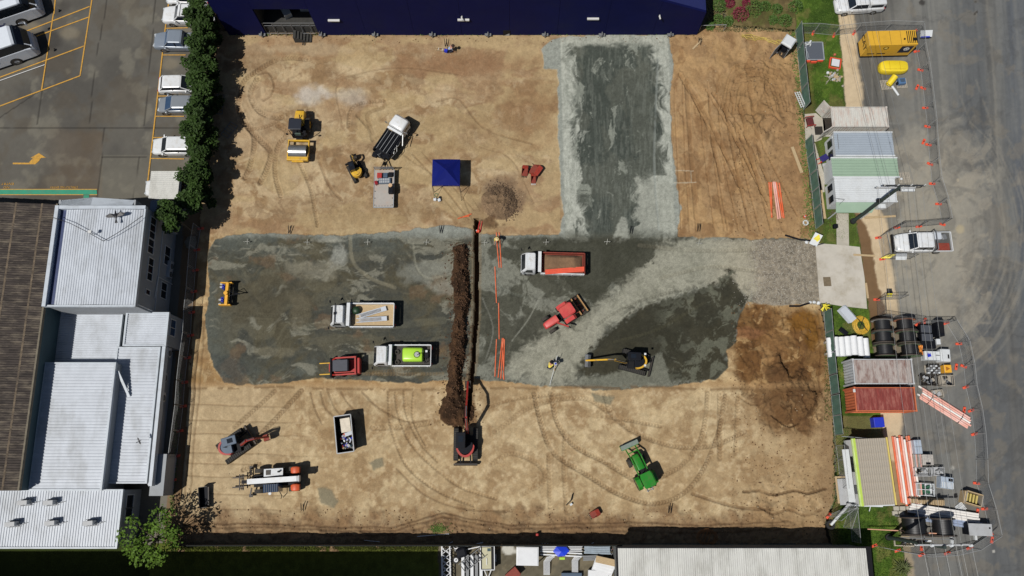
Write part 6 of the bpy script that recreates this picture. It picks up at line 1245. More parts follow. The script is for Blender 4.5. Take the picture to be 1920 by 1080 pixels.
MB().bar((-.2, -.3, .5), (0, -1.2, .45), .06).bar((.2, -.3, .5), (0, -1.2, .45), .06).path([(.1, -.4, .7), (.3, -.8, .9), (0, -1.3, .6)], .03).cb((-.0, -1.3, .5), (.12, .22, .12)).build('drawbar', BLK2, t)
for k, (a, b, rz, w, sc) in enumerate(((984, 322, 1.45, .55, 1.1), (1004, 321, -.6, .9, 1.25), (1000, 336, 1.57, .45, 1.1), (1115, 963, .5, .6, 1.0))):
    t = thing('digger_bucket', ('narrow red digger bucket left of the wider one near the dusty strip', 'wide red digger bucket with sandy inside near the dusty strip', 'small red digger bucket with white lip under the wide one', 'dark red digger bucket alone near the bottom ruts')[k], 'bucket', G(a, b, 0), rz, 'red digger buckets left on the soil')
    pr = [(-.45*sc, .0), (.35*sc, .0), (.45*sc, .18), (.4*sc, .5*sc), (.1*sc, .6*sc), (-.0, .55*sc), (.28*sc, .4*sc), (.3*sc, .1), (-.45*sc, .06)]
    for s_ in (-1, 1): MB().side([(-.4*sc, 0), (.35*sc, 0), (.45*sc, .2), (.4*sc, .5*sc), (.1*sc, .6*sc)], s_*w/2*sc-.02, s_*w/2*sc+.02).build('cheek', RUST, t, recalc=True)
    MB().box(-.45*sc, .35*sc, -w/2*sc+.03, w/2*sc-.03, 0, .05).build('floor', RUST, t); MB().bar((.38*sc, 0, .05), (.45*sc, 0, .5*sc), w*sc-.06, .05).build('back', RUST, t)
    MB().bar((.45*sc, -.0, .45*sc), (.1*sc, 0, .6*sc), w*sc-.06, .04).build('top', pm('bucket_red', S(172, 60, 44), .6, var=.3, scale=5, dirt=S(90, 50, 36), damt=.6, dscale=2), t)
    for q in range(4): y = -w/2*sc+.06+q*(w*sc-.12)/3; MB().box(-.6*sc, -.43*sc, y-.03, y+.03, 0, .05).build('tooth', (FRM if k == 2 else DST), t)
# ---------------- east side: site cabins, containers, stores ----------------
def onax(px_, py_, z=0): return G(px_, py_, z)
def container(label, pl, pr, pt, pb, m, mroof, doors=None, h=2.6, wash=False, endm=None, name='shipping_container'):
    X0, X1, Y0, Y1 = bbox(pl, pr, pt, pb, h); L = (X1-X0)/2; w = (Y1-Y0)/2
    t = thing(name, label, 'container', ((X0+X1)/2, (Y0+Y1)/2, .02))
    corr(-L+.1, L-.1, -w+.06, w-.06, h-.06, 'y', .2, .05).build('roof', mroof, t)
    rail = MB()
    for s_ in (-1, 1): rail.box(-L, L, s_*w-.04, s_*w+.04, h-.12, h).box(-L, L, s_*w-.04, s_*w+.04, .05, .2)
    for s_ in (-1, 1): rail.box(s_*L-.05, s_*L+.05, -w, w, h-.12, h+.01)
    for sx in (-1, 1):
        for sy in (-1, 1): rail.box(sx*L-.08, sx*L+.08, sy*w-.08, sy*w+.08, .0, h+.02)
    rail.build('frame', m, t)
    for s_ in (-1, 1):
        mb = MB(); x = -L+.08; k = 0; pts = []
        while x < L-.08: pts += [(x, 0), (x+.09, 0), (x+.13, .045), (x+.22, .045)]; x += .27
        pts = [(min(p, L-.08), q) for p, q in pts]
        for z in (.15, h-.1): mb.v += [(p, s_*(w-.02-q), z) for p, q in pts]
        n = len(pts); mb.f = [(i, i+1, n+i+1, n+i) for i in range(n-1)]; mb.build('side_panel', m, t)
    mb = MB(); y = -w+.08; pts = []
    while y < w-.08: pts += [(y, 0), (y+.09, 0), (y+.13, .05), (y+.22, .05)]; y += .27
    pts = [(min(p, w-.08), q) for p, q in pts]; n = len(pts)
    if not doors:
        for z in (.15, h-.1): mb.v += [(-L+.02+q, p, z) for p, q in pts]
        mb.f = [(i, n+i, n+i+1, i+1) for i in range(n-1)]; mb.build('end_panel', endm or m, t)
    mb = MB()
    for z in (.15, h-.1): mb.v += [(L-.02-q, p, z) for p, q in pts]
    mb.f = [(i, i+1, n+i+1, n+i) for i in range(n-1)]; mb.build('end_panel', m, t)
    MB().box(-L+.05, L-.05, -w+.05, w-.05, .06, .14).build('floor', DST, t)
    if doors:
        for s_, a in ((1, R(doors[0])), (-1, R(doors[1]))):
            d = MB(); d.M = Matrix.Translation((-L, s_*w, 0)) @ Matrix.Rotation(a, 4, 'Z'); d.box(0, w-.03, -.03, .03, .15, h-.1).box(.1, w-.15, .03, .05, .3, 1.2).box(.1, w-.15, .03, .05, 1.4, h-.3)
            o = d.build('door', m, t)
            lb = MB(); lb.M = d.M
            for x in (.4, .8): lb.tube((x, -.05, .2), (x, -.05, h-.15), .02, n=6)
            lb.build('lock_bar', GREYM, o)
    return t
CWH = pm('container_white', S(206, 204, 196), .6, var=.08, scale=1.5, dirt=S(176, 130, 110), damt=.55, dscale=1.1, stretch=(3, .6, 1)); CRT = pm('container_rust_grey', S(176, 166, 160), .8, var=.2, scale=1.5, dirt=S(112, 68, 56), damt=.95, dscale=.9, stretch=(2.5, .6, 1))
CRW = pm('container_grey', S(196, 198, 200), .6, var=.15, scale=2, dirt=S(150, 130, 120), damt=.4); CRD = pm('container_red', S(134, 58, 52), .8, var=.25, scale=1.5, dirt=S(182, 122, 108), damt=.75, dscale=1.1, stretch=(3, .6, 1)); CRE = pm('container_orange_end', S(206, 112, 72), .7, var=.12, scale=2, dirt=S(150, 80, 56), damt=.4)
container('white shipping container with rust stains and open doors beside the grey cabin roof', 1560, 1664, 201, 237, CWH, CWH, doors=(128, -150))
container('grey shipping container with flaking rusty roof below the white rolls', 1601, 1711, 674, 719, CRW, CRT)
c = container('red shipping container with orange end wall below the rusty grey one', 1604, 1716, 727, 770, CRE, CRD)
t = thing('paint_mark', 'x', 'x'); bpy.data.objects.remove(t)
MB().cb((-c.location.x*0-2.9, .8, 2.64), (.22, .3, .03)).build('white_sticker', FRM, c)
# cabins
GRC = pm('cabin_green', S(152, 176, 154), .5, var=.06, scale=1); GYB = pm('cabin_grey_blue', S(162, 172, 182), .45, var=.06, scale=1.2); CBW = pm('cabin_white', S(214, 218, 220), .55, var=.05, scale=1.5, dirt=S(170, 168, 160), damt=.3)
def cabin(name, label, pl, pr, pt, pb, h, roofm, axis='x', pitch=.25, wallm=CBW, trimm=None, cat='cabin'):
    X0, X1, Y0, Y1 = bbox(pl, pr, pt, pb, h); L = (X1-X0)/2; w = (Y1-Y0)/2; t = thing(name, label, cat, ((X0+X1)/2, (Y0+Y1)/2, .02))
    MB().box(-L+.05, L-.05, -w+.05, w-.05, .15, h-.12).build('wall', wallm, t)
    corr(-L, L, -w, w, h, axis, pitch, .035, lambda x, y: h-.05).build('roof', roofm, t)
    for s_ in (-1, 1): MB().box(-L-.03, L+.03, s_*w-.06, s_*w+.06, h-.16, h+.05).build('gutter', trimm or CBW, t)
    for sx in (-1, 0, 1):
        for sy in (-1, 1): MB().box(sx*(L-.3)-.15, sx*(L-.3)+.15, sy*(w-.3)-.15, sy*(w-.3)+.15, -.02, .15).build('footing', DST, t)
    return t, L, w
t, L, w = cabin('site_cabin', 'grey blue roofed site cabin next to the white container', 1565, 1675, 248, 292, 2.7, GYB)
for y in (-.7, .5): MB().box(-L-.01, -L+.05, y-.4, y+.4, .9, 2.0).build('window', GLS, t)
MB().box(-L-.0, -L+.05, -.15-.4+1.4, 1.1, .2, 2.2).build('door', CBW, t); MB().box(L+.0, L+.35, -.5, .3, 1.3, 2.0).build('cooler', CBW, t); MB().cb((-L+.35, .25, 2.72), (.04, 1.6, .04)).cb((L-.35, .1, 2.72), (.08, .08, .06)).build('roof_fitting', GREYM, t)
tg, L2, w2_ = cabin('awning_roof', 'pale green flat awning roof between two site cabins', 1560, 1684, 296, 332, 2.45, GRC, pitch=.3, wallm=CBW)
t, L, w = cabin('site_cabin', 'white ribbed site cabin under the power pole crossarms', 1566, 1680, 334, 378, 2.7, CBW, pitch=.2)
for y in (-.6, .6): MB().box(-L-.01, -L+.05, y-.35, y+.35, .9, 2.0).build('window', GLS, t)
A = G(1568, 380, 2.55); Bq = G(1640, 397, 2.3)
cx = t.location.x; cy = t.location.y
MB().add([(-L, -w-.06, 2.6), (1.2, -w-.06, 2.6), (.55, -w-1.05, 2.35), (-L, -w-1.05, 2.35), (-L, -w-.06, 2.54), (1.2, -w-.06, 2.54), (.55, -w-1.05, 2.29), (-L, -w-1.05, 2.29)], [(3, 2, 1, 0), (4, 5, 6, 7), (0, 1, 5, 4), (1, 2, 6, 5), (2, 3, 7, 6), (3, 0, 4, 7)]).build('green_veranda', GRC, t)
for x in (-L+.1, .4): MB().box(x-.04, x+.04, -w-1.0, -w-.92, 0, 2.3).build('veranda_post', CBW, t)
MB().box(1.3, 2.1, -w-.5, -w-.06, 1.6, 2.2).build('cooler', CBW, t, bevel=.03)
t = thing('wall_aerial', 'thin grey three-armed aerial on the white cabin roof', 'aerial', G(1573, 372, 2.75)); MB().path([(-.6, 0, .1), (.5, -.15, .1)], .03).path([(.5, -.15, .1), (-.1, -.7, .1)], .02).path([(0, -.07, .1), (0, -.07, -.05)], .03).build('arm', GREYM, t)
# lime edged office
TANR = pm('tan_shingle', S(172, 162, 146), .85, var=.15, scale=1.5, dirt=S(150, 132, 112), damt=.4, dscale=.8); LMG = pm('lime_trim', S(190, 216, 92), .5, var=.06); YLT = pm('yellow_trim', S(226, 204, 112), .5, var=.06)
h = 2.9; X0, X1, Y0, Y1 = bbox(1611, 1670, 822, 947, h); L = (X1-X0)/2; w = (Y1-Y0)/2
t = thing('site_office', 'site office with tan tiled roof, lime green fascia and yellow gutter', 'site office', ((X0+X1)/2, (Y0+Y1)/2, .02), R(2.2)); MB().box(-L+.05, L-.05, -w+.05, w-.05, .2, h-.1).build('wall', CBW, t)
nc = 14; nr = 9; dx = 2*L/nc; dy = 2*w/nr; me = None
for j in range(nr):
    for i in range(nc):
        mbk = (-L+i*dx, -w+j*dy, h-.06)
        if me is None: o = MB().add([(0, 0, .035), (dx*.96, 0, .035), (dx*.96, dy*1.0, .0), (0, dy*1.0, .0), (dx*.5, 0, .06), (dx*.5, dy, .03), (0, 0, -.02), (dx*.96, 0, -.02)], [(0, 4, 5, 3), (4, 1, 2, 5), (6, 7, 1, 4, 0)]).build('roof_tile', TANR, t); me = o; o.location = mbk
        else: c = me.copy(); COL.objects.link(c); c.location = mbk
MB().box(-L-.2, -L, -w-.05, w+.05, h-.2, h+.05).build('lime_fascia', LMG, t); MB().box(-L-.32, -L-.2, -w-.05, w+.05, h-.2, h+.02).build('lime_gutter', pm('pale_lime', S(206, 226, 150), .5), t); MB().box(L, L+.12, -w-.05, w+.05, h-.2, h+.04).build('yellow_gutter', YLT, t)
MB().box(-L+.05, L-.05, -w-.1, -w-.0, h-.18, h-.02).build('end_trim', CBW, t)
for y, d in ((-w+1.4, 1), (0.4, 0), (w-2.0, 0)):
    MB().box(-L-.0, -L+.06, y-.4, y+.4, 1.0, 2.1).build('window', GLS, t)
MB().box(-L-.95, -L-.33, -w+.3, w-.9, 1.9, 2.0).build('side_awning', CBW, t) ; MB().add([(-L-1.2, -w+.0, .5), (-L, -w+.0, .5), (-L, -w+2.4, .5), (-L-1.2, -w+2.4, .5), (-L-1.2, -w+.0, .55), (-L, -w+.0, .55), (-L, -w+2.4, .55), (-L-1.2, -w+2.4, .55)], [(4, 5, 6, 7), (3, 2, 1, 0), (0, 1, 5, 4), (3, 0, 4, 7), (2, 3, 7, 6)]).build('landing', LGREY, t)
t = thing('timber_deck', 'pale timber board deck beside the white wall of the site office', 'deck', G(1580, 918, .3), R(2)); 
for k in range(5): MB().box(-.62+k*.25, -.39+k*.25, -1.25, 1.25, 0, .08).build('plank', WD, t)
MB().box(-.6, .6, -1.2, -1.1, -.28, 0).box(-.6, .6, 1.1, 1.2, -.28, 0).build('bearer', WD, t)
# generator with lettering
t = thing('generator', 'yellow generator container with black louvres and a dark logo panel', 'generator', G(1671, 86, 1.2), R(1.5)); t.location.z = .0; GY = pm('generator_yellow', S(226, 176, 56), .45, var=.06, scale=1, dirt=S(170, 130, 50), damt=.25)
X0, X1, Y0, Y1 = bbox(1628, 1720, 57, 84, 2.55); L = (X1-X0)/2; w = (Y1-Y0)/2; t.location = ((X0+X1)/2, (Y0+Y1)/2, 0)
MB().box(-L, L, -w, w, .25, 2.55).build('enclosure', GY, t, bevel=.04); MB().box(-L-.02, L+.02, -w-.02, w+.02, .02, .25).build('skid', DKM, t)
for x in (-L*.55, -L*.1, L*.33): MB().box(x-.012, x+.012, -w+.04, w-.04, 2.545, 2.56).build('roof_seam', DST, t)
for k in range(6): MB().box(L*.58+k*.2, L*.58+.08+k*.2, -w+.15, w-.12, 2.552, 2.575).build('louvre', DKM, t)
MB().tube((L*.47, -w*.25, 2.55), (L*.47, -w*.25, 2.63), .1, n=12).build('filler_cap', DKM, t); MB().box(L*.8, L*.95, -w*.5, -w*.2, 2.58, 2.75).build('exhaust_box', DKM, t)
MB().box(L*.42, L*.9, -w-.015, -w+.01, .9, 2.2).build('logo_panel', pm('logo_navy', (.01, .012, .03), .4), t); MB().ring((L*.68, -w-.02, 1.65), (L*.68, -w-.04, 1.65), .3, .17, 20).build('logo_ring', FRM, t); MB().box(L*.66, L*.7, -w-.04, -w-.02, 1.4, 1.9).build('logo_stroke', FRM, t)
def text(s_, size, m, parent, loc, rot, name='lettering', ext=.01):
    c = bpy.data.curves.new(name, 'FONT'); c.body = s_; c.size = size; c.extrude = ext; c.align_x = 'CENTER'; c.align_y = 'CENTER'; c.resolution_u = 2
    o = bpy.data.objects.new(name, c); COL.objects.link(o); dg = bpy.context.evaluated_depsgraph_get(); me = bpy.data.meshes.new_from_object(o.evaluated_get(dg)); bpy.data.objects.remove(o)
    o = bpy.data.objects.new(name, me); me.materials.clear(); me.materials.append(m); COL.objects.link(o); o.parent = parent; o.location = loc; o.rotation_euler = rot; return o
text('CAT', .95, DKM, t, (-L-.012, .1, 1.5), (R(90), 0, R(-90)))
MB().ring((-L*.2, -w-.0, 1.9), (-L*.2, -w-.02, 1.9), .28, .22, 16).build('gauge_rim', DKM, t); MB().box(-L*.8, -L*.5, -w-.012, -w+.01, .7, .85).box(-L*.4, -L*.05, -w-.012, -w+.01, .7, .85).build('door_slot', DKM, t); MB().box(-L*.25, -L*.15, -w-.02, -w, 1.75, 1.95).build('badge', YLT, t)
# yellow capsule tank, drum, tube, crate
t = thing('yellow_tank', 'yellow capsule shaped tank lying on the road below the generator', 'tank', G(1674, 127, .5)); YT = pm('tank_yellow', S(240, 212, 48), .4, var=.05); n = 24
sup = lambda a, e, r_: (math.copysign(abs(math.cos(a))**e, math.cos(a))*1.55*r_, math.copysign(abs(math.sin(a))**e, math.sin(a))*.68*r_)
t.location.z = .0; MB().loft([[(*sup(2*PI*i/n, .55, k), z) for i in range(n)] for k, z in ((.9, .05), (1, .25), (1, .7), (.94, .9), (.8, .98))]).build('shell', YT, t, smooth=True, recalc=True)
for x in (-.55, .55): MB().box(x-.015, x+.015, -.52, .52, .975, .995).build('strap', pm('strap_ochre', S(196, 160, 30), .6), t)
for y in (-.4,): MB().box(-1.1, 1.1, y-.02, y+.02, .978, .99).build('seam', pm('strap_ochre', S(1, 1, 1)), t)
t = thing('yellow_drum', 'yellow open drum leaning over a pallet below the capsule tank', 'drum', G(1668, 155, .4), R(52)); MB().ring((-.55, 0, .35), (.5, 0, .75), .32, .27, 20).tube((.3, 0, .66), (.33, 0, .68), .27, n=16).build('shell', YT, t, smooth=True)
t = thing('white_tube', 'short white pipe on the road beside the yellow drum', 'pipe', G(1678, 171, .12), R(-62)); MB().ring((-.6, 0, .1), (.6, 0, .1), .12, .09, 14).build('pipe', CBW, t)
def pallet(px_, py_, rz, label, z=0, sc=1, m=WD, name='pallet', group='timber pallets'):
    t = thing(name, label, 'pallet', G(px_, py_, z), rz, group); t.scale = (sc, sc, 1)
    for k in range(7): MB().box(-.55+k*.172, -.44+k*.172, -.55, .55, .11, .135).build('slat', m, t)
    for y in (-.5, 0, .5): MB().box(-.55, .56, y-.045, y+.045, .02, .108).build('bearer', m, t)
    return t
GW = pm('grey_timber', S(168, 160, 146), .85, var=.25, scale=4)
pallet(1660, 160, R(5), 'grey pallet under the yellow drum', m=GW); pallet(1689, 157, R(3), 'grey pallet under the blue crate', m=GW)
t = thing('blue_crate', 'blue grey machine crate on the pallet beside the yellow drum', 'crate', G(1690, 153, .4), R(5)); t.location.z = .14; MB().box(-.38, .38, -.34, .34, 0, .5).build('case', pm('steel_blue', S(84, 118, 158), .5, var=.15, scale=5), t, bevel=.05); MB().box(-.2, .25, -.15, .2, .5, .56).build('lid', SLAT, t); MB().cb((-.45, -.15, .2), (.15, .3, .3)).build('motor', BLK2, t, bevel=.04)
# portable toilet
t = thing('portable_toilet', 'grey portable toilet with white roof and open door beside the garden bed', 'toilet', G(1466, 98), R(-35)); GT = pm('toilet_grey', S(150, 158, 166), .6, var=.1)
for a in ((-.55, -.5, -.55, .55), (.5, .55, -.55, .55)): MB().box(*a, .1, 2.15).build('side_wall', GT, t)
MB().box(-.5, .5, .5, .55, .1, 2.15).build('back_wall', GT, t); MB().box(-.55, .55, -.55, .55, 0, .1).build('floor', DST, t); MB().loft([[(x, y, z) for x, y in ((-k, -k), (k, -k), (k, k), (-k, k))] for k, z in ((.62, 2.15), (.62, 2.3), (.5, 2.45))]).build('roof', CBW, t, recalc=True)
d = MB(); d.M = Matrix.Translation((-.55, -.55, 0)) @ Matrix.Rotation(R(-100), 4, 'Z'); d.box(0, 1.0, -.02, .02, .15, 2.1).build('door', GT, t); MB().cb((0, .2, .4), (.5, .45, .5)).build('seat_box', BLK2, t)
t = MB().sphere((0, 0, .14), .15, 10, 6).build('white_ball', CBW, smooth=True); t.location = G(1455, 99); tag(t, 'small white round tub beside the portable toilet', 'tub')
# fenced mat, manhole guard, rubble
t = thing('grey_mat', 'dark grey mesh panel framed in pale rails on the grass verge', 'panel', G(1527, 97, .2)); MB().box(-.9, .85, -1.0, 1.0, .12, .16).build('mesh', pm('mesh_grey', S(86, 92, 102), .7, var=.1, scale=10), t)
for a in ((-1.0, -.9, -1.05, 1.05), (.85, .95, -1.05, 1.05), (-.9, .85, 1.0, 1.08), (-.9, .85, -1.08, -1.0)): MB().box(*a, .08, .22).build('rail', GALV, t)
for k in range(3): o = MB().box(-.3, .3, -.08, .08, 0, .35).build('barrier_foot', OBL); o.location = G(1512+k*12, 117-k*.5+(k % 2)*2); tag(o, ('left orange barrier block under the grey mesh panel', 'middle orange barrier block under the grey mesh panel', 'right orange barrier block under the grey mesh panel')[k], 'barrier block', 'orange blocks at the mesh panel')
t = thing('pale_machine', 'tangle of white pipes and fittings at the upper left of the mesh panel', 'pipework', G(1508, 88, .3))
for k in range(16): a = Vector((u(-.9, .6), u(-.3, .4), u(.0, .4))); MB().tube(a, a+Vector((u(-.4, .4), u(-.3, .3), u(-.1, .2))), .05, n=6).build('pipe', CBW, t)
MB().path([(.1, -.3, .1), (.3, -.8, .1), (.35, -1.4, .15)], .03).build('strut', GALV, t)
t = thing('pit_guard', 'white lid ringed by an orange guard at the edge of the verge', 'guard', G(1564, 121), R(-12)); MB().box(-.42, .42, -.42, .42, .35, .45).build('lid', CBW, t, bevel=.03)
for a in ((-.6, .6, -.62, -.52), (-.6, .6, .52, .62), (-.62, -.52, -.5, .5), (.52, .62, -.5, .5)): MB().box(*a, .0, .35).build('guard_panel', OBL, t)
t = thing('rubble_pile', 'pile of pale rubble and sticks on the grass beside the kerb', 'rubble', G(1564, 146))
for k in range(46): MB().blob((random.gauss(0, .35), random.gauss(0, .35), u(.0, .3)), u(.08, .2)).build('rubble_piece', (GW, WD, LGREY)[k % 3], t)
for k in range(9): a = Vector((u(-.7, .7), u(-.5, .5), u(.1, .35))); MB().bar(a, a+Vector((u(-.8, .8), u(-.8, .8), 0)), .05).build('stick', GW, t)
item('white_bucket', 'white bucket at the left of the rubble pile', 'bucket', G(1551, 138), (.3, .3, .32), CBW, 0, .1)
item('orange_bucket', 'rusty orange bucket above the orange ringed lid', 'bucket', G(1564, 104), (.26, .26, .3), pm('rust_orange', S(190, 110, 80), .6), 0, .08)
t = thing('white_rails', 'pair of white ladder rails leaning along the green fence', 'ladder', G(1499, 189, .2), R(-78))
for y in (-.25, 0, .25): MB().bar((-1.0, y, .1), (1.0, y, .45), .07).build('rail', CBW, t)
for k in range(8): x = -.9+k*.25; MB().bar((x, -.25, .1+(x+1)*.175), (x, .25, .1+(x+1)*.175), .04).build('rung', CBW, t)
# concrete pad with red compressor and black mat
CNC = pm('pale_concrete', S(184, 178, 164), .9, var=.12, scale=1.5, dirt=S(150, 140, 122), damt=.4, dscale=.7, bump=.15); CNC2 = pm('drive_concrete', S(196, 190, 178), .9, var=.1, scale=.8, dirt=S(160, 150, 130), damt=.7, dscale=.6, bump=.15)
def slab(name, poly, z, m, th=.12, parent=None):
    pts = [G(a, b, z)[:2] for a, b in poly]; o = MB().prism(pts, z-th, z).build(name, m, kind='structure'); return o
slab('concrete_pad', [(1509, 214), (1530, 212), (1546, 226), (1548, 246), (1540, 262), (1522, 268), (1510, 262)], .16, CNC)
slab('concrete_driveway', [(1529, 456), (1575, 459), (1612, 463), (1621, 520), (1626, 579), (1580, 574), (1537, 567)], .17, CNC2)
slab('garden_path', [(1568, 400), (1591, 400), (1592, 463), (1569, 461)], .15, CNC); slab('concrete_path', [(1519, 268), (1528, 268), (1546, 330), (1546, 360), (1534, 362)], .15, CNC)
t = item('drain_lid', 'brown square drain lid set in the concrete driveway', 'drain lid', G(1551, 528, .17), (.75, .95, .02), pm('lid_brown', S(120, 106, 84), .9, var=.3, scale=4), .03, .003)
t = thing('red_compressor', 'red framed compressor on the concrete pad inside the green fence', 'compressor', G(1516, 232), R(8)); t.location.z = .16; MB().box(-.35, .3, -.45, .45, .1, .5).build('engine', pm('engine_maroon', S(96, 40, 42), .5, var=.4, scale=8), t, bevel=.05)
for s_ in (-1, 1): MB().path([(-.45, s_*.5, .05), (-.45, s_*.5, .6), (.4, s_*.5, .6), (.4, s_*.5, .05)], .035).build('frame', RDM, t)
MB().path([(0, -.5, .1), (.1, -.75, .1)], .03).build('handle', GREYM, t)
t = item('black_mat', 'square black mat on the concrete pad by the container doors', 'mat', G(1535, 245, .16), (.85, .95, .04), pm('mat_black', S(48, 44, 40), .95, var=.3, scale=8), .02, .01)
t = thing('red_barrow', 'red and navy wheelbarrow beside a grey tub at the cabin wall', 'wheelbarrow', G(1541, 300, .4), R(30)); MB().side([(-.4, .55), (.45, .6), (.3, .3), (-.2, .25)], -.3, .3).build('tray', pm('barrow_navy', S(44, 40, 110), .5), t, recalc=True); MB().bar((-.9, -.25, .55), (.6, -.1, .3), .06).bar((-.9, .25, .55), (.6, .1, .3), .06).build('handle', OBL, t); wheel(t, .65, 0, .2, .1); MB().bar((-.3, -.25, .4), (-.35, -.25, .0), .05).bar((-.3, .25, .4), (-.35, .25, .0), .05).build('leg', RDM, t)
item('grey_tub_cabin', 'round grey tub below the red and navy wheelbarrow', 'tub', G(1545, 311), (.5, .45, .35), LGREY, .2, .12).name = 'grey_tub'
for k, (a, b, L_, rz, lb) in enumerate(((1494, 300, 3.0, -75, 'long pale plank lying on the soil outside the green fence'), (1540, 370, 4.7, -87, 'long timber board on the grass between fence and white cabin'), (1533, 330, 3.2, -80, 'short grey board between the fence and the long timber board'), (1307, 84, 1.5, 47, 'short pale plank on the soil below the navy wall end'), (1650, 407, 3.2, 3, 'pale beam across the kerb strip under the white cabin'), (1620, 479, 2.2, -3, 'timber beam bridging the wet gutter beside the driveway'), (1625, 545, 1.6, -88, 'short timber edging at the driveway corner'))):
    o = MB().box(-L_/2, L_/2, -.16 if k < 3 else -.1, .16 if k < 3 else .1, 0, .09).build('timber_plank', (WD, WD, GW, WD, WD, WD, WD)[k]); o.location = G(a, b, .12); o.rotation_euler = (0, 0, R(rz)); tag(o, lb, 'plank')
pallet(1694, 334, R(4), 'large slatted pallet on the road against the white cabin', m=GW, sc=1.05); item('white_container', 'small white tub on the slatted pallet by the cabin', 'tub', G(1689, 336, .15), (.25, .25, .2), CBW, 0, .08)
t = item('blue_bin', 'blue plastic bin behind the lime edged site office', 'bin', G(1645, 792, .5), (1.0, .95, .9), BLU, .04, .05); t.location.z = .02
# cones, barrels
t = thing('traffic_cone', 'orange cone beside a white ring on the soil near the green fence', 'cone', G(1508, 407)); MB().tube((0, 0, .04), (0, 0, .6), .17, .04, 12).build('cone', OBL, t); MB().box(-.22, .22, -.22, .22, 0, .04).build('base', OBL, t); MB().tube((0, 0, .3), (0, 0, .42), .115, .085, 12).build('band', CBW, t)
t = MB().ring((0, 0, 0), (0, 0, .12), .3, .17, 18).build('white_ring', CBW); t.location = G(1510, 418); tag(t, 'white plastic ring on the soil below the orange cone', 'ring')
item('black_bin', 'small black bin on the grass left of the garden path', 'bin', G(1564, 426), (.45, .42, .5), BLK2, 0, .05)
t = thing('brown_brush_heap', 'small heap of dry brown branches on the grass beside the white cabin', 'brush', G(1562, 405))
for k in range(22): a = Vector((u(-.4, .4), u(-.4, .4), u(.05, .3))); MB().bar(a, a+Vector((u(-.5, .5), u(-.5, .5), u(-.1, .2))), .03).build('branch', BARK, t)
# rolls, reels
t0_ = None
for k, (a, yt, yb) in enumerate(((1557, 636, 667), (1568, 634, 666), (1579, 633, 667), (1590, 633, 665), (1601, 630, 666), (1613, 633, 667), (1624, 636, 669))):
    g1 = G(a, (yt+yb)/2, .9); top = k in (4, 5); r_ = .31
    t = thing('fabric_roll', ('leftmost white fabric roll against the green fence', 'second white roll from the green fence', 'third white roll from the green fence', 'middle white roll of the row', 'white roll standing proud of the row with a faint green mark', 'white roll between the proud one and the last', 'white roll nearest the black cable reels')[k], 'fabric roll', (g1[0], g1[1], .0), 0, 'white fabric rolls in a row'); L_ = .95
    MB().tube((0, -L_, r_+.55+.12*top), (0, L_, r_+.55+.12*top), r_, n=22).build('roll', pm('fabric_white', S(232, 234, 236), .8, var=.05, scale=2), t, smooth=True)
    MB().tube((0, -L_-.01, r_+.55+.12*top), (0, -L_-.03, r_+.55+.12*top), .07, n=10).build('core', GREYM, t)
    [MB().box(-r_, r_, q_-.1, q_+.1, 0, .56+.12*top).build('stillage', GW, t) for q_ in (-L_*.6, L_*.6)]
CBL = pm('black_cable', (.012, .012, .013), .45, var=.3, scale=5, stretch=(1, 14, 1), spec=.6)
def reel(px_, py_, label, fm, axis='y', r_=1.05, hw_=.55, core=.72, rz=0, z=0):
    g1 = G(px_, py_, r_); t = thing('cable_reel', label, 'cable reel', (g1[0], g1[1], z), rz, 'black cable reels')
    for s_ in (-1, 1):
        f = MB().ring((0, s_*hw_-.04, r_), (0, s_*hw_+.04, r_), r_, .12, 36).build('flange', fm if s_ < 0 else fm, t); 
        MB().ring((0, s_*hw_-.05, r_), (0, s_*hw_+.05, r_), r_+.02, r_-.05, 36).build('rim', pm('reel_rim', S(70, 60, 52), .7, var=.3, scale=6), f)
    mb = MB(); n = 28
    MB().tube((0, -hw_+.04, r_), (0, hw_-.04, r_), core, n=28).build('cable_drum', CBL, t, smooth=True)
    for k in range(9): y = -hw_+.1+k*(2*hw_-.2)/8; mb.ring((0, y-.045, r_), (0, y+.045, r_), core+.03+.01*(k % 2), core-.02, 24)
    o = mb.build('cable_turns', CBL, t, smooth=True); o['kind'] = 'stuff'; return t
RG = pm('reel_green', S(110, 136, 98), .6, var=.2, scale=4, dirt=S(140, 130, 100), damt=.4); RW = pm('reel_white', S(190, 190, 184), .6, var=.15, scale=4); RO = pm('reel_orange', S(206, 132, 96), .6, var=.2, scale=4); RT = pm('reel_teal', S(92, 118, 110), .6, var=.2, scale=4)
for a, b, lb, m in ((1654, 611, 'upper left black cable reel with a white flange beside the yellow hose coil', RW), (1656, 633, 'middle left black cable reel with green flanges beside the white rolls', RT), (1659, 657, 'lower left black cable reel with green flanges above the rusty container', RG), (1697, 610, 'upper right black cable reel with orange flanges', RO), (1702, 633, 'middle right black cable reel with green flanges', RG), (1706, 657, 'lower right black cable reel beside the folded orange sheet', RG)): reel(a, b, lb, m)
t = thing('orange_sheet', 'crumpled orange and maroon sheet hanging beside the lower right cable reel', 'sheet', G(1727, 656, 1.0)); mb = MB()
for i in range(7):
    for j in range(5): mb.v.append((-.3+.1*i+u(-.04, .04), -.5+.25*j, .9-.1*i*.6+u(-.15, .12)))
for i in range(6):
    for j in range(4): mb.f.append((i*5+j, (i+1)*5+j, (i+1)*5+j+1, i*5+j+1))
t.location.z = .2; mb.build('fabric', pm('sheet_orange', S(236, 150, 60), .6, var=.3, scale=3, dirt=S(110, 30, 24), damt=.9, dscale=2), t)
t = thing('hose_coil', 'coil of yellow hose on the grass beside the white panel stack', 'hose', G(1614, 610, .1))
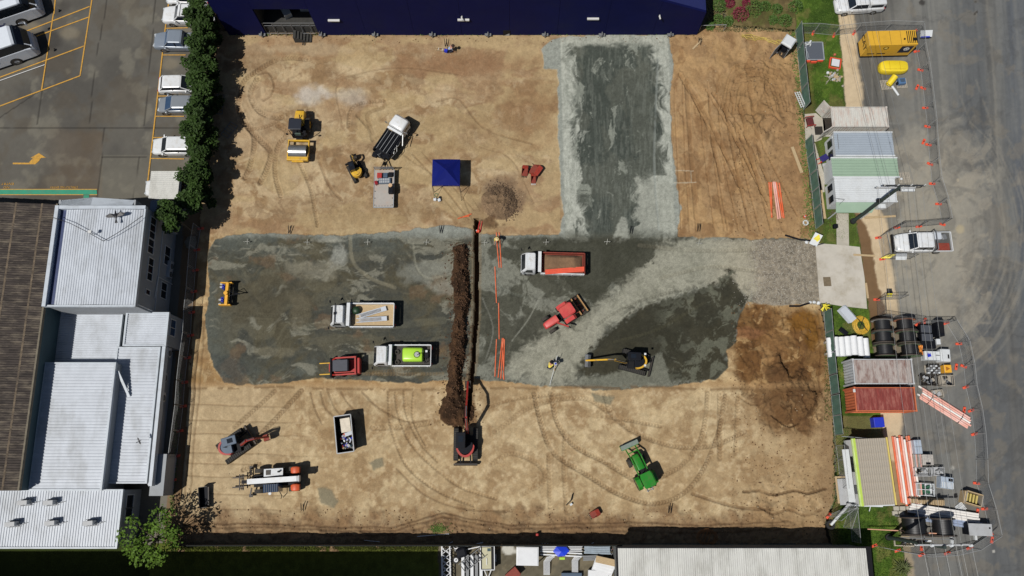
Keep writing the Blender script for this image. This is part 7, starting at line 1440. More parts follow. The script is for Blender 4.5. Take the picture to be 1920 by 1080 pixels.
for k in range(7): r_ = .42+.07*k; n = 26; MB().path([(r_*math.cos(2*PI*i/n)*(1+u(-.03, .03)), r_*math.sin(2*PI*i/n)*1.1*(1+u(-.03, .03)), .06+.02*(k % 3)) for i in range(n+1)], .035, 5).build('coil', pm('hose_yellow', S(218, 176, 60), .6, var=.15), t)
MB().bar((-.4, .7, .25), (.5, -.6, .25), .05).bar((-.3, -.5, .25), (.3, .8, .25), .05).build('strap', BLK, t)
t = thing('white_panel_stack', 'stack of white panels tilted on the grass below the driveway', 'panels', G(1586, 590, .2), R(-52))
for k in range(5): MB().box(-.85+.03*k, .8+.02*k, -.45+.02*k, .42-.01*k, .02+.09*k, .09+.09*k).build('panel', WHT, t)
MB().box(-.8, .75, .43, .6, .0, .12).build('rail', CBW, t)
item('black_stump', 'black boxy stump on the grass between the panels and the white rolls', 'box', G(1580, 622), (.9, .45, .3), BLK2, R(-40), .05)
# crates and machines by the road
def boxset(name, label, cat, px_, py_, rz, parts, z=0, group=None):
    t = thing(name, label, cat, G(px_, py_, .4), rz, group); t.location.z = z
    for nm, a, m, bv in parts: MB().box(*a).build(nm, m, t, bevel=bv)
    return t
SG = pm('crate_charcoal', S(72, 76, 84), .6, var=.2, scale=4)
boxset('charcoal_bin', 'pair of charcoal lidded bins beside the upper right cable reel', 'bin', 1733, 618, R(-3), [('bin', (-.6, .55, -.42, .42, 0, .8), BLK2, .04), ('lid', (-.55, .5, -.38, .38, .8, .9), SG, .05)])
boxset('charcoal_bin', 'lower charcoal lidded bin with a pale bar beneath it', 'bin', 1735, 634, R(-2), [('bin', (-.6, .6, -.42, .42, 0, .75), BLK2, .04), ('lid', (-.55, .55, -.36, .38, .75, .85), SG, .05), ('pale_bar', (-.8, .7, -.6, -.5, .5, .56), LGREY, 0)])
boxset('black_cabinet', 'black upright cabinet behind the charcoal bins', 'cabinet', 1757, 615, R(-2), [('case', (-.35, .35, -.9, .8, 0, 1.1), BLK2, .05), ('top', (-.25, .25, -.6, .5, 1.1, 1.16), DKM, .02)])
boxset('black_machine', 'black slatted machine with a cream box at its right', 'machine', 1742, 646, R(0), [('case', (-.9, .5, -.45, .4, 0, .75), BLK2, .05), ('cream_box', (.52, .95, -.05, .5, 0, .9), CBW, .04), ('rail', (-.9, .45, -.5, -.46, .4, .5), GREYM, 0)])
w = boxset('wrapped_machine', 'white wrapped machine with a blue mark beside the cable reels', 'machine', 1753, 668, R(-2), [('body', (-1.25, .3, -.45, .45, 0, .9), CBW, .08), ('cab', (.2, 1.15, -.6, .65, 0, 1.15), CBW, .08), ('dark_vent', (.85, 1.0, -.3, .1, 1.151, 1.17), DKM, 0), ('handle', (-.2, .2, .0, .04, .9, .96), DKM, 0)])
MB().add([(-.95, -.2, .905), (-.6, -.1, .905), (-.7, .25, .905), (-.85, .1, .905), (-.9, .3, .905), (-1.05, .0, .905)], [(0, 1, 2, 3, 4, 5)]).build('blue_mark', BLU, w)
t = thing('bagged_pallet', 'pallet of grey bags with white netting next to the amber crate', 'pallet', G(1749, 693, .4), 0); t.location.z = 0; MB().box(-.65, .65, -.45, .45, 0, .12).build('pallet_base', GW, t)
for i in range(5):
    for j in range(4): MB().cb((-.5+i*.25, -.33+j*.22, .45+u(-.04, .06)), (.2, .18, .5), u(-.2, .2)).build('bag', (CBW, GREYM, LGREY, DST)[(i*3+j) % 4], t, bevel=.04)
t = boxset('amber_crate', 'amber crate with darker chevron lid beside the bagged pallet', 'crate', 1774, 692, 0, [('case', (-.36, .36, -.38, .38, 0, .75), YB2, .04)]); MB().add([(-.2, -.22, .76), (.2, 0, .76), (-.2, .22, .76)], [(0, 1, 2)]).build('chevron', pm('amber_dark', S(170, 104, 30), .5), t)
def cage(px_, py_, label, w_, d_, m, n=12, rz=0, name='stillage', hh_=.7, group='open crates beside the containers'):
    t = thing(name, label, 'crate', G(px_, py_, .4), rz, group); t.location.z = 0
    MB().box(-w_, w_, -d_, d_, .08, .14).build('floor', m, t)
    for sx in (-1, 1):
        for sy in (-1, 1): MB().box(sx*w_-.04, sx*w_+.04, sy*d_-.04, sy*d_+.04, 0, hh_).build('post', m, t)
    for z in (.4, hh_):
        for s_ in (-1, 1): MB().bar((-w_, s_*d_, z), (w_, s_*d_, z), .05).build('rail', m, t); MB().bar((s_*w_, -d_, z), (s_*w_, d_, z), .05).build('rail', m, t)
    for k in range(n): q = MB().cb((u(-w_*.7, w_*.7), u(-d_*.7, d_*.7), u(.2, hh_*.8)), (u(.15, .4), u(.1, .3), u(.08, .2)), u(0, 3)).build('part', random.choice((GREYM, DST, GW, BLK2, LGREY)), t)
    return t
cage(1741, 713, 'rusty open crate of fittings left of the tidy crate of pipes', .75, .5, DST, 16); cage(1774, 714, 'open crate of grey pipes right of the rusty crate', .62, .5, GW, 8)
t = cage(1759, 738, 'broken pale crate base below the pair of open crates', .5, .35, GW, 5, .1, hh_=.3)
# pipe bundles
def pipes(name, label, px_, py_, rz, L_, cnt, r_, cols, layers=1, group=None, jit=.3, z=0, straps=0):
    t = thing(name, label, 'pipes', G(px_, py_, .2), rz); t.location.z = z
    for j in range(layers):
        for i in range(cnt-j): o = MB(); x = u(-jit, jit); y = (i-(cnt-j-1)/2)*r_*2.05; zz = r_+j*r_*1.75; o.ring((-L_/2+x, y, zz), (L_/2+x, y, zz), r_, r_*.8, 12).build('pipe', cols[(i*2+j) % len(cols)], t, smooth=True)
    for k in range(straps): xx = (-.32+.64*k)*L_; MB().ring((xx-.02, 0, r_*layers), (xx+.02, 0, r_*layers), cnt*r_*1.12, cnt*r_*1.06, 20).build('strap', BLK, t)
    return t
PK = pm('pink_pipe', S(232, 172, 156), .5, var=.08, dirt=S(240, 220, 214), damt=.5); PWH = pm('pipe_white', S(236, 232, 226), .5, var=.04)
t = pipes('pipe_bundle', 'strapped bundle of pink and white pipes lying aslant on the road', 1772, 764, R(-34), 5.2, 6, .1, [PK, PK, PWH], 2, straps=0, jit=.25)
for x in (-1.6, 1.7): MB().path([(x, -.66, .02), (x, -.62, .3), (x+.05, 0, .42), (x, .62, .3), (x, .68, .02)], .03).build('strap', DKM, t)
MB().ring((-3.1, .45, .12), (1.5, .45, .12), .1, .08, 12).build('white_pipe', PWH, t)
pipes('pipe_stack', 'tall stack of long orange pipes on the kerb beside the site office', 1701, 884, R(92), 6.2, 9, .11, [ORP, PWH, ORP, PK, ORP, ORP], 2, jit=.35)
t = thing('white_boards', 'long white boards stacked on blocks below the picket pallets', 'boards', G(1770, 962, .4), R(-8.5)); t.location.z = 0
for k in range(4): MB().box(-3.4+.1*k, 3.35-.05*k, -.42+.22*k, -.22+.22*k, .2+.1*(k % 2), .42+.1*(k % 2)).build('board', PWH, t)
MB().box(-2.6, -2.4, -.5, .5, 0, .2).box(2.4, 2.6, -.5, .5, 0, .2).build('bearer', WD, t)
t = thing('grey_boards', 'grey blue boards partly in shade below the long white boards', 'boards', G(1778, 977, .3), R(-8.5)); t.location.z = 0
for k in range(3): MB().box(-3.2+.1*k, 3.2, -.36+.24*k, -.14+.24*k, .12, .3).build('board', pm('board_grey_blue', S(150, 164, 190), .6), t)
# pallets of fittings
boxset('wrapped_pallet', 'pale blue wrapped pallet at the head of the orange pipes', 'pallet', 1717, 838, R(2), [('wrap', (-.36, .36, -.66, .66, .1, .9), pm('wrap_blue', S(176, 188, 202), .4, var=.15, scale=5), .06), ('pallet_base', (-.4, .4, -.7, .7, 0, .1), GW, 0), ('lid_strap', (-.37, .37, -.02, .02, .9, .915), GREYM, 0)])
boxset('clear_wrapped_pallet', 'clear wrapped pallet with a dark gap, second row of stores', 'pallet', 1735, 862, R(-1), [('wrap', (-.52, .52, -.5, .5, .1, .95), pm('wrap_clear', S(186, 180, 172), .4, var=.3, scale=6), .06), ('pallet_base', (-.55, .55, -.55, .55, 0, .1), GW, 0), ('dark_gap', (-.25, .2, -.46, -.25, .951, .97), BLK2, 0)])
boxset('slatted_pallet', 'pallet of pink grey strips left of the clear wrapped pallet', 'pallet', 1719, 864, R(0), [('strip', (-.4+.13*k, -.32+.13*k, -.6, .6, .1, .6+.05*(k % 2)), (GW, LGREY, PK)[k % 3], 0) for k in range(6)])
for a, b, lb, w_, n in ((1728, 885, 'white framed pallet of black fittings, third row of stores', .75, 14), (1758, 884, 'clear bagged pallet bulging at the right of the third row', .5, 8)): cage(a, b, lb, w_, .38, LGREY, n, 0, 'framed_pallet', .7)
t = cage(1733, 918, 'white framed crate of green bottles in four compartments', .85, .55, CBW, 0, R(-3), 'bottle_crate', .6)
MB().box(-.85, .85, -.03, .03, .55, .62).build('divider', CBW, t); MB().box(-.03, .03, -.55, .55, .551, .621).build('divider', CBW, t)
for k in range(26): MB().tube((u(-.75, .75), u(-.45, .45), .15), (u(-.75, .75)*.2+u(-.6, .6), u(-.45, .45), .4), .06, n=6).build('bottle', pm('bottle_green', S(60, 110, 84), .3, var=.4, scale=6), t)
boxset('pink_crate', 'pinkish strip pallet left of the bottle crate', 'crate', 1722, 917, R(-2), [('strip', (-.36+.16*k, -.24+.16*k, -.6, .6, .05, .6), (PK, LGREY, GW)[k % 3], 0) for k in range(4)])
t = boxset('blue_wrapped_stack', 'pale blue wrapped stack with a dark window at the right of the stores', 'stack', 1770, 905, R(-8), [('wrap', (-.6, .6, -.55, .55, .1, 1.0), pm('wrap_blue', S(1, 1, 1)), .06), ('dark_window', (.1, .5, .15, .42, 1.0, 1.02), BLK2, 0), ('pallet_base', (-.62, .62, -.58, .58, 0, .1), GW, 0)])
for k in range(6): MB().box(-.5+k*.2, -.42+k*.2, -.5, .05, 1.0, 1.03).build('strap', CBW, t)
t = thing('picket_pallet', 'row of upright timber pickets standing below the bottle crate', 'pickets', G(1738, 939, .4), R(-4)); t.location.z = 0
for k in range(19): MB().box(-1.55+k*.17, -1.45+k*.17, -.3, .3, .1, .5).build('picket', WD, t)
for y in (-.3, .3): MB().box(-1.6, 1.65, y-.04, y+.04, .0, .1).build('bearer', WD, t)
t = thing('timber_crate', 'open timber crate of yellow parts standing by the road fence', 'crate', G(1824, 935, .7), R(-17)); t.location.z = 0
for s_ in (-1, 1): MB().box(-.75, .75, s_*.55-.04, s_*.55+.04, .0, 1.0).build('side', WD, t); MB().box(s_*.75-.04, s_*.75+.04, -.5, .5, .0, 1.0).build('side', GW, t)
MB().box(-.7, .7, -.5, .5, .1, .2).build('floor', BLK2, t)
for k in range(4): MB().box(-.6+.3*k, -.45+.3*k, -.4, .4, .5, .7).build('yellow_part', pm('dull_yellow', S(206, 186, 110), .6), t)
MB().box(-.9, -.8, -.6, .5, .0, .9).build('loose_side', WD, t)
pallet(1800, 952, R(35), 'small white slatted pallet beside the timber crate', m=CBW, sc=.7)
# cable trailers at the bottom right
TB = pm('trailer_frame', S(196, 186, 166), .7, var=.2, scale=4)
for a, b, lb, r_, c_ in ((1714, 986, 'big black cable reel on the left of the pale trailer frame', 1.15, 1.0), (1768, 988, 'big black cable reel on the right of the pale trailer frame', 1.1, .85)): reel(a, b, lb, BLK2, r_=r_, hw_=.75, core=c_)
t = thing('reel_trailer', 'pale open frame trailer around the two big cable reels', 'trailer', G(1735, 990, .5), R(-2)); t.location.z = 0
for y, a, b in ((1.0, -2.8, 2.6), (-.95, -2.6, 2.7)): MB().bar((a, y, .55), (b, y, .55), .08).build('side_rail', GREYM, t)
for x in (-.2, 2.5): MB().bar((x, -1.0, .55), (x, 1.0, .55), .08).build('cross_rail', GREYM, t)
MB().box(-2.9, -1.0, -1.75, -1.65, .0, .25).box(-2.9, -2.8, -1.65, -1.1, 0, .25).box(-1.1, -1.0, -1.65, -1.2, 0, .25).build('front_frame', TB, t)
for x in (2.45,):
    for y in (-1.2, -.6): MB().box(x-.1, x+.1, y-.2, y+.2, .2, .5).build('lamp_box', CBW, t)
for k in range(9): MB().cb((-2.6+u(0, 1.8), -1.4+u(-.2, .3), .2), (u(.15, .4), u(.1, .25), .2), u(0, 3)).build('fitting', (DST, TB, GREYM)[k % 3], t)
t = boxset('grey_cabinet', 'pale grey flat topped cabinet beside the big cable reels', 'cabinet', 1829, 992, R(-2), [('case', (-1.05, 1.0, -.5, .5, 0, 1.2), BLK2, 0), ('lid', (-1.1, 1.05, -.55, .55, 1.2, 1.3), LGREY, .02), ('latch', (.75, .9, .1, .25, 1.301, 1.32), DKM, 0), ('step', (-.1, .1, -1.0, -.56, .1, .4), CBW, 0)])
t = thing('orange_conduit', 'two long salmon conduits lying from the grass to the reel trailer', 'conduit', G(1690, 997, .6)); MB().tube((-3.2, .25, .1), (.4, .1, .6), .05, n=8).tube((.0, .06, .6), (2.9, -.1, .75), .06, n=8).build('conduit', pm('salmon', S(226, 170, 140), .5), t)
for k, (a, b) in enumerate(((1678, 953), (1690, 953), (1702, 953), (1676, 962), (1688, 962))): item('concrete_block', ('pale block at the left of the upper block row', 'middle pale block of the upper block row', 'pale block under the end of the white boards', 'pale block at the left of the lower row', 'right pale block of the lower row')[k], 'block', G(a, b), (.5, .4, .3), CNC, 0, .03, 'pale blocks by the corner kerb')
# leaning pole at the corner fence
t = thing('fallen_light_pole', 'thick white pole leaning from a black wheel base up to the folded fence', 'pole', G(1556, 984, .1)); A = Vector(t.location); Bv = Vector(G(1591, 947, .9)); Cv = Vector(G(1655, 949, 1.6))
MB().tube((0, 0, .25), tuple(Bv-A), .13, n=12).build('pole', CBW, t); MB().ring((0, 0, .02), (0, 0, .25), .42, .2, 20).build('wheel_base', BLK, t); MB().tube(tuple(Bv-A), tuple(Cv-A), .09, n=10).build('boom', CBW, t); MB().cb(tuple(Bv-A), (.35, .35, .35)).build('joint', LGREY, t, bevel=.05)
for q in ((.25, .6), (.65, .5)): p = (Bv-A)*(1-q[0])+(Cv-A)*q[0]; MB().tube(tuple(p), tuple(p+Vector((.0, -.5, -.4))), .04).build('bracket', CBW, t)
# orange loose pipes on the site
def loose(pts, r_, lb, m=ORP, z=.1, name='orange_pipe', cat='pipe', group=None):
    P3 = [G(a, b, z) for a, b in pts]; o0 = Vector(P3[0]); o = MB().path([tuple(Vector(p)-o0) for p in P3], r_, 10).build(name, m, smooth=False); o.location = o0; tag(o, lb, cat, group); return o
g_ = 'orange pipes strewn on the plot'
for pts, lb, m in (([(931, 436), (931, 448), (936, 502)], 'orange pipe at the left of the worker in yellow', ORP), ([(936, 436), (937, 448), (940, 502)], 'orange pipe at the right of the worker in yellow', ORP), ([(928, 500), (931, 568)], 'thin orange pipe in line below the worker, upper length', ORP), ([(935, 568), (936, 636)], 'thin orange pipe in line below the worker, lower length', ORP),
    ([(931, 636), (928, 706)], 'leftmost orange pipe of the group above the windrow', ORP), ([(942, 634), (934, 708)], 'second orange pipe of the group, slanting', ORP), ([(944, 634), (939, 710)], 'third orange pipe of the group', ORP), ([(942, 640), (945, 712)], 'fourth orange pipe of the group, crossing the third', ORP), ([(946, 636), (944, 710)], 'rightmost orange pipe of the group above the windrow', ORP),
    ([(858, 410), (884, 401)], 'orange pipe lying aslant left of the trench head', ORP), ([(862, 408), (880, 405)], 'shorter orange pipe beside the slanting one at the trench head', ORP)): loose(pts, .055, lb, m, group=g_)
for pts, lb in (([(1442, 342), (1447, 400)], 'leftmost long orange pipe on the brown ground'), ([(1446, 342), (1447, 408)], 'second orange pipe on the brown ground'), ([(1450, 341), (1459, 411)], 'third orange pipe on the brown ground'), ([(1453, 341), (1463, 410)], 'fourth orange pipe on the brown ground'), ([(1456, 342), (1467, 408)], 'fifth orange pipe on the brown ground'), ([(1461, 343), (1470, 409)], 'rightmost long orange pipe on the brown ground')): loose(pts, .085, lb, ORP if 'third' not in lb and 'fourth' not in lb else PK, group='long orange pipes on the brown ground')
t = thing('trench_tool', 'red trench shield tool standing at the head of the open trench', 'tool', G(900, 425), R(80)); MB().bar((-.6, -.12, .1), (.6, -.12, .1), .1).bar((-.6, .12, .1), (.6, .12, .1), .1).build('rail', RDM, t); MB().cb((-.6, .1, .25), (.25, .3, .3)).build('head', OBL, t); MB().cb((-.6, .25, .42), (.08, .08, .08)).build('lamp', CBW, t)
# ---------------- fences ----------------
WIR = pm('galvanised_wire', S(150, 152, 152), .5, .3, var=.1); TUB = pm('galvanised_tube', S(176, 178, 178), .45, .3, var=.15, scale=3); DTB = pm('dark_tube', S(70, 72, 74), .5, .3, var=.2, scale=3)
CLO = pm('shade_cloth', S(78, 112, 98), .85, var=.14, scale=1.2, dirt=S(120, 130, 110), damt=.4)
FP = {}
def panel(a, b, label, cloth=False, h=2.05, dark=False, brace=0, group=None):
    A = Vector(G(*a)); B = Vector(G(*b)); d = B-A; L = max(.4, d.length); rz = math.atan2(d.y, d.x)
    t = thing('temporary_fence', label, 'fence', tuple(A), rz, group); Lr = round(L, 1); key = (cloth, dark, Lr)
    if key not in FP:
        Lr_ = Lr-.06; fm = MB()
        for x in (.03, Lr_): fm.tube((x, 0, .04), (x, 0, h), .022, n=6)
        for z in (.12, h): fm.tube((.03, 0, z), (Lr_, 0, z), .022, n=6)
        f = fm.build('frame', DTB if dark else TUB, t)
        if cloth:
            mb = MB(); n = 7
            for i in range(n+1):
                for j in range(4): mb.v.append((.03+(Lr_-.03)*i/n, .03+.04*math.sin(i*1.7+j), .1+(h-.14)*j/3))
            for i in range(n):
                for j in range(3): mb.f.append((i*4+j, (i+1)*4+j, (i+1)*4+j+1, i*4+j+1))
            m = mb.build('shade_cloth', CLO, t, smooth=True)
        else:
            mb = MB(); x = .15
            while x < Lr_: mb.bar((x, 0, .12), (x, 0, h), .009); x += .14
            z = .3
            while z < h: mb.bar((.03, 0, z), (Lr_, 0, z), .009); z += .2
            m = mb.build('wire_mesh', WIR, t); m['kind'] = 'stuff'
        FP[key] = (f, m)
    else:
        for o in FP[key]: c = o.copy(); COL.objects.link(c); c.parent = t
    if brace: MB().bar((.1, 0, h*.75), (.1-.1, brace, .05), .035).build('brace', DTB, t); MB().bar((-.3, brace*.0, .06), (-.1, brace, .06), .03).build('foot_bar', DTB, t)
    return t
FB = None
def block(px_, py_, rz, label, z=0):
    global FB
    t = thing('fence_weight', label, 'fence foot', G(px_, py_, z), R(rz), 'orange fence feet')
    if FB is None:
        b = MB().box(-.32, .32, -.12, .12, 0, .15).build('block', OBL, t, bevel=.03); c = MB().cb((0, 0, .16), (.14, .1, .06)).build('socket', DKM, t); FB = [b, c]
    else:
        for o in FB: q = o.copy(); COL.objects.link(q); q.parent = t
    return t
near_r = [(1718, 97, 'by the lower right corner of the yellow generator'), (1725, 132, 'level with the capsule tank'), (1730, 166, 'level with the white pipe'), (1734, 203, 'level with the top of the white container'), (1738, 238, 'level with the bottom of the white container'), (1740, 272, 'level with the grey blue cabin'), (1743, 308, 'level with the green awning roof'), (1747, 345, 'level with the pole crossarms'), (1759, 383, 'level with the air cooler of the white cabin'), (1766, 421, 'at the corner above the tray ute')]
P0 = (1716, 62)
for i, (a, b, lb) in enumerate(near_r):
    panel(P0, (a, b), 'wire fence panel on the road '+lb.replace('the lower right corner of the yellow', 'the lower corner of the'), brace=(-.9 if i % 1 == 0 else 0)*-1, group='road side fence panels'); block(a, b, random.uniform(-25, 15), 'orange fence foot on the road '+lb); P0 = (a, b)
for a, b, lb in ((1719, 164, 'second orange fence foot dropped beside the white pipe row'), (1731, 266, 'spare orange fence foot tilted beside the grey blue cabin row')): block(a, b, 60, lb)
P0 = (1766, 421)
for a, b, lb in ((1722, 425, 'above the tray ute cab'), (1681, 427, 'above the tray ute bonnet'), (1646, 446, 'at the kerb beside the garden path')): panel(P0, (a, b), 'dark topped fence panel '+lb, dark=True, group='fence panels above the tray ute'); block(a, b, 10, 'orange fence foot '+lb); P0 = (a, b)
panel((1646, 446), (1654, 486), 'fence panel beside the wet gutter and driveway', group='fence panels above the tray ute'); block(1654, 486, 10, 'orange fence foot below the tray ute nose by the driveway')
panel((1656, 486), (1706, 486), 'fence panel with yellow tape and a white sheet below the tray ute', dark=True)
P0 = (1492, 63)
for a, b, lb in ((1524, 63, 'above the grey mesh panel'), (1563, 67, 'at the kerb above the orange bucket'), (1601, 62, 'left of the yellow generator'), (1658, 58, 'behind the left half of the generator'), (1716, 60, 'behind the right half of the generator')):
    panel(P0, (a, b), 'wire fence panel '+lb, group='fence panels along the top of the compound'); P0 = (a, b)
    if b != 58: block(a, b, 60, 'orange fence foot '+lb)
LW = [(1643, 562, 1688, 561, 'reaching into the road below the driveway'), (1643, 562, 1645, 595, 'along the kerb above the black reels'), (1645, 595, 1684, 601, 'right behind the white flanged cable reel'), (1684, 601, 1722, 607, 'behind the orange flanged cable reel'), (1722, 607, 1773, 607, 'above the charcoal bins')]
for a, b, c, d, lb in LW: panel((a, b), (c, d), 'dark wire fence panel '+lb, dark=True, group='fence panels round the cable reels')
block(1643, 562, 0, 'orange fence foot at the kerb below the driveway'); block(1720, 608, 30, 'orange fence foot behind the orange flanged reel'); block(1733, 602, 70, 'orange fence foot tipped behind the charcoal bins')
low = [(1773, 606, ''), (1797, 645, 'level with the black slatted machine'), (1806, 687, 'level with the amber crate'), (1810, 726, 'level with the open crates'), (1820, 770, 'near the right end of the pipe bundle'), (1826, 814, 'level with the top of the site office'), (1829, 862, 'level with the wrapped pallets'), (1830, 906, 'just above the timber crate'), (1845, 954, 'just below the timber crate'), (1855, 1002, 'beside the grey cabinet')]
block(1773, 606, 20, 'orange fence foot at the bend above the black cabinet')
for (a, b, _), (c, d, lb) in zip(low[:-1], low[1:]):
    panel((a, b), (c, d), 'road side fence panel '+lb, brace=.9, group='fence panels along the lower road side')
    if lb != 'level with the wrapped pallets': block(c, d, random.uniform(-30, 20), 'orange fence foot '+lb)
for a, b, lb in ((1792, 688, 'loose orange fence foot beside the amber crate'), (1807, 769, 'loose orange fence foot near the pipe bundle end'), (1832, 960, 'loose orange fence foot by the small white pallet'), (1859, 1012, 'orange fence foot with a black clamp outside the corner')): block(a, b, 75, lb)
P0 = (1855, 1002)
for a, b, lb in ((1817, 1027, 'under the second pole crossarm end'), (1775, 1037, 'under the second pole crossarm'), (1727, 1040, 'at the kerb by the reel trailer'), (1682, 1032, 'on the grass above the agave'), (1638, 1023, 'at the corner of the white shed shade')):
    panel(P0, (a, b), 'wire fence panel '+lb, group='fence panels closing the compound at the bottom'); block(a, b, 20, 'orange fence foot '+lb); P0 = (a, b)
block(1727, 1026, 80, 'orange fence foot just above the kerb one by the reel trailer')
for a, b, c, d, k in ((1591, 948, 1597, 1016, 0), (1591, 948, 1560, 975, 1), (1589, 950, 1548, 968, 2), (1593, 950, 1580, 990, 3)): panel((a, b), (c, d), ('upright fence panel standing at the corner of the grass', 'folded fence panel leaning towards the black wheel base', 'outermost folded fence panel by the brown soil', 'short folded fence panel behind the thick white pole')[k], group='folded fence panels at the corner')
block(1553, 967, 45, 'orange fence foot among the folded panels at the corner')
for a, b, lb in ((1568, 812, 'thin scaffold rail across the top of the site office awning'),): loose([(1578, 818), (1640, 823)], .03, lb, TUB, 2.6, 'scaffold_rail', 'rail')
# green screened fence
gl = [(1491, 58), (1494, 96), (1498, 134), (1502, 171), (1506, 208)]; names = ['beside the portable toilet', 'beside the grey mesh panel', 'beside the rubble pile', 'beside the white ladder rails']
for (p, q, lb) in zip(gl[:-1], gl[1:], names): panel(p, q, 'green screened fence panel '+lb, True, group='green screened fence panels, upper run')
gl = [(1509, 265), (1513, 298), (1518, 330), (1522, 362), (1525, 395), (1529, 432)]; names = ['at the left of the concrete path', 'level with the wheelbarrow', 'level with the green awning', 'beside the long timber board', 'level with the orange cone']
for (p, q, lb) in zip(gl[:-1], gl[1:], names): panel(p, q, 'green screened fence panel '+lb, True, group='green screened fence panels, middle run')
gl = [(1544, 585), (1547, 625), (1550, 665), (1554, 705), (1558, 742), (1561, 780), (1565, 818)]; names = ['beside the white panel stack', 'beside the white rolls', 'beside the rusty container end', 'beside the orange container end', 'below the red container', 'at the top of the site office']
for (p, q, lb) in zip(gl[:-1], gl[1:], names): panel(p, q, 'green screened fence panel '+lb, True, group='green screened fence panels, lower run')
for k, (a, b) in enumerate(((1567, 835), (1570, 862), (1573, 890))): panel((a, b), (a+3, b+27), ('plain fence panel beside the upper white wall of the office', 'plain fence panel beside the middle of the office wall', 'plain fence panel beside the timber deck')[k], group='plain fence panels by the office')
# west fence
wl = [(377, 429), (370, 469), (367, 507), (364, 547), (360, 586), (358, 629), (352, 671), (347, 717), (344, 762), (338, 808), (332, 855), (325, 900)]
wn = ['opposite the grey boulder', 'opposite the top of the gravel pad', 'opposite the yellow grader frame', 'just below the grader frame', 'opposite the small square white roof', 'opposite the start of the long narrow roof', 'at the lower corner of the gravel pad', 'where the tan soil starts', 'opposite the three-pane window', 'opposite the slate grey excavator', 'opposite the telehandler']
for (p, q, lb) in zip(wl[:-1], wl[1:], wn): panel(p, q, 'wire fence panel along the side path '+lb, brace=-.9, group='fence panels along the side path')
for (a, b), lb in zip(wl, ['at the foot of the leaning tree']+wn): block(a, b, 10, 'orange fence foot along the side path '+lb)
# signs on fences
def flat(name, label, cat, px_, py_, z, dims, rz, rx, m):
    t = thing(name, label, cat, G(px_, py_, z), R(rz)); MB().cb((0, 0, 0), (dims[0], dims[1], .03), 0, R(rx)).build('board', m, t); return t
t = flat('safety_sign', 'yellow and white sign board tied to the fence above the driveway', 'sign', 1530, 449, .9, (.8, 1.3), -25, 35, CBW); MB().add([(-.3, -.1, .1), (.0, .5, .42), (.35, .1, .2), (.2, -.2, .0), (-.05, -.1, .06)], [(4, 3, 2, 1, 0)]).build('yellow_mark', pm('sign_yellow', S(232, 216, 60), .6), t); MB().bar((.1, -.6, -.4), (.9, .0, -.2), .08).build('post', DTB, t)
t = flat('yellow_tape', 'bunch of yellow tape tied to the fence post below the driveway', 'tape', 1546, 573, .8, (.3, .3), 0, 0, pm('sign_yellow', S(1, 1, 1)))
for k in range(7): MB().bar((0, 0, 0), (u(-.4, .4), u(-.6, .3), u(-.4, .4)), .1, .02).build('strip', MC['sign_yellow'], t)
t = flat('white_sheet', 'white sheet and yellow tape on the dark fence below the tray ute', 'sheet', 1690, 481, 1.0, (1.1, .7), 0, 30, CBW)
for k in range(6): MB().bar((-1.9+.15*k, -.1, -.3), (-1.2+.12*k, .2, .1), .08, .02).build('tape', MC['sign_yellow'], t)
t = flat('company_sign', 'orange, white and blue sign board at the corner behind the generator', 'sign', 1737, 63, 1.0, (1.3, .7), 3, 30, CBW); MB().cb((-.2, .1, .06), (.8, .25, .02), 0, R(30)).build('orange_band', OBL, t); MB().cb((-.1, -.3, -.13), (1.0, .12, .02), 0, R(30)).build('blue_band', BLU, t)
t = flat('fence_sign', 'small yellow sign hanging on the fence below the driveway', 'sign', 1668, 553, 1.6, (.5, .4), 0, 45, MC['sign_yellow']); MB().cb((-.0, .25, .12), (.5, .25, .1)).build('bracket', BLK2, t)
# silt bags and edge by the entrance
for k, (a, b, c, d, lb) in enumerate(((1472, 441, 1528, 452, 'black sediment roll along the soil above the crushed rock entrance'), (1480, 574, 1518, 568, 'black sediment roll along the soil below the crushed rock entrance'))):
    loose([(a, b), ((a+c)/2, (b+d)/2+3), (c, d)], .09, lb, BLK2, .1, 'sediment_roll', 'sediment roll')
for k, (a, b) in enumerate(((1512, 454), (1520, 455), (1528, 454), (1518, 567), (1526, 567), (1534, 568))): o = MB().blob((0, 0, .08), .2, .3, .6).build('sand_bag', CBW); o.location = G(a, b); tag(o, ('left white sand bag at the upper driveway corner', 'middle white sand bag at the upper driveway corner', 'right white sand bag at the upper driveway corner', 'left white sand bag at the lower driveway corner', 'middle white sand bag at the lower driveway corner', 'right white sand bag at the lower driveway corner')[k], 'sand bag', 'sand bags at the driveway')
# ---------------- power poles and lines ----------------
POL = pm('dark_green_pole', S(46, 60, 56), .7, var=.2, scale=3); CER = pm('insulator', S(206, 208, 206), .4)
def pole(px_, py_, H, arms, label):
    t = thing('power_pole', label, 'power pole', G(px_, py_)); MB().tube((0, 0, -.1), (0, 0, H), .19, .13, 12).build('pole', POL, t, smooth=True)
    for z, a, b, m in arms:
        MB().bar((a, .15, z), (b, .15, z), .13, .12).build('crossarm', m, t)
        for k in range(4): x = a+.1+(b-a-.2)*k/3; MB().tube((x, .15, z+.06), (x, .15, z+.3), .07, .05, 8).build('insulator', CER, t)
    MB().cb((0, .1, H*.62), (.55, .3, .4)).build('equipment_box', DKM, t, bevel=.05); MB().cb((.35, .2, H*.63), (.9, .12, .12), .0, 0, -.2).build('bracket_lamp', CBW, t); MB().ring((0, 0, .1), (0, 0, .35), .3, .18, 14).build('base_collar', BLK, t); return t
H1 = 10.2
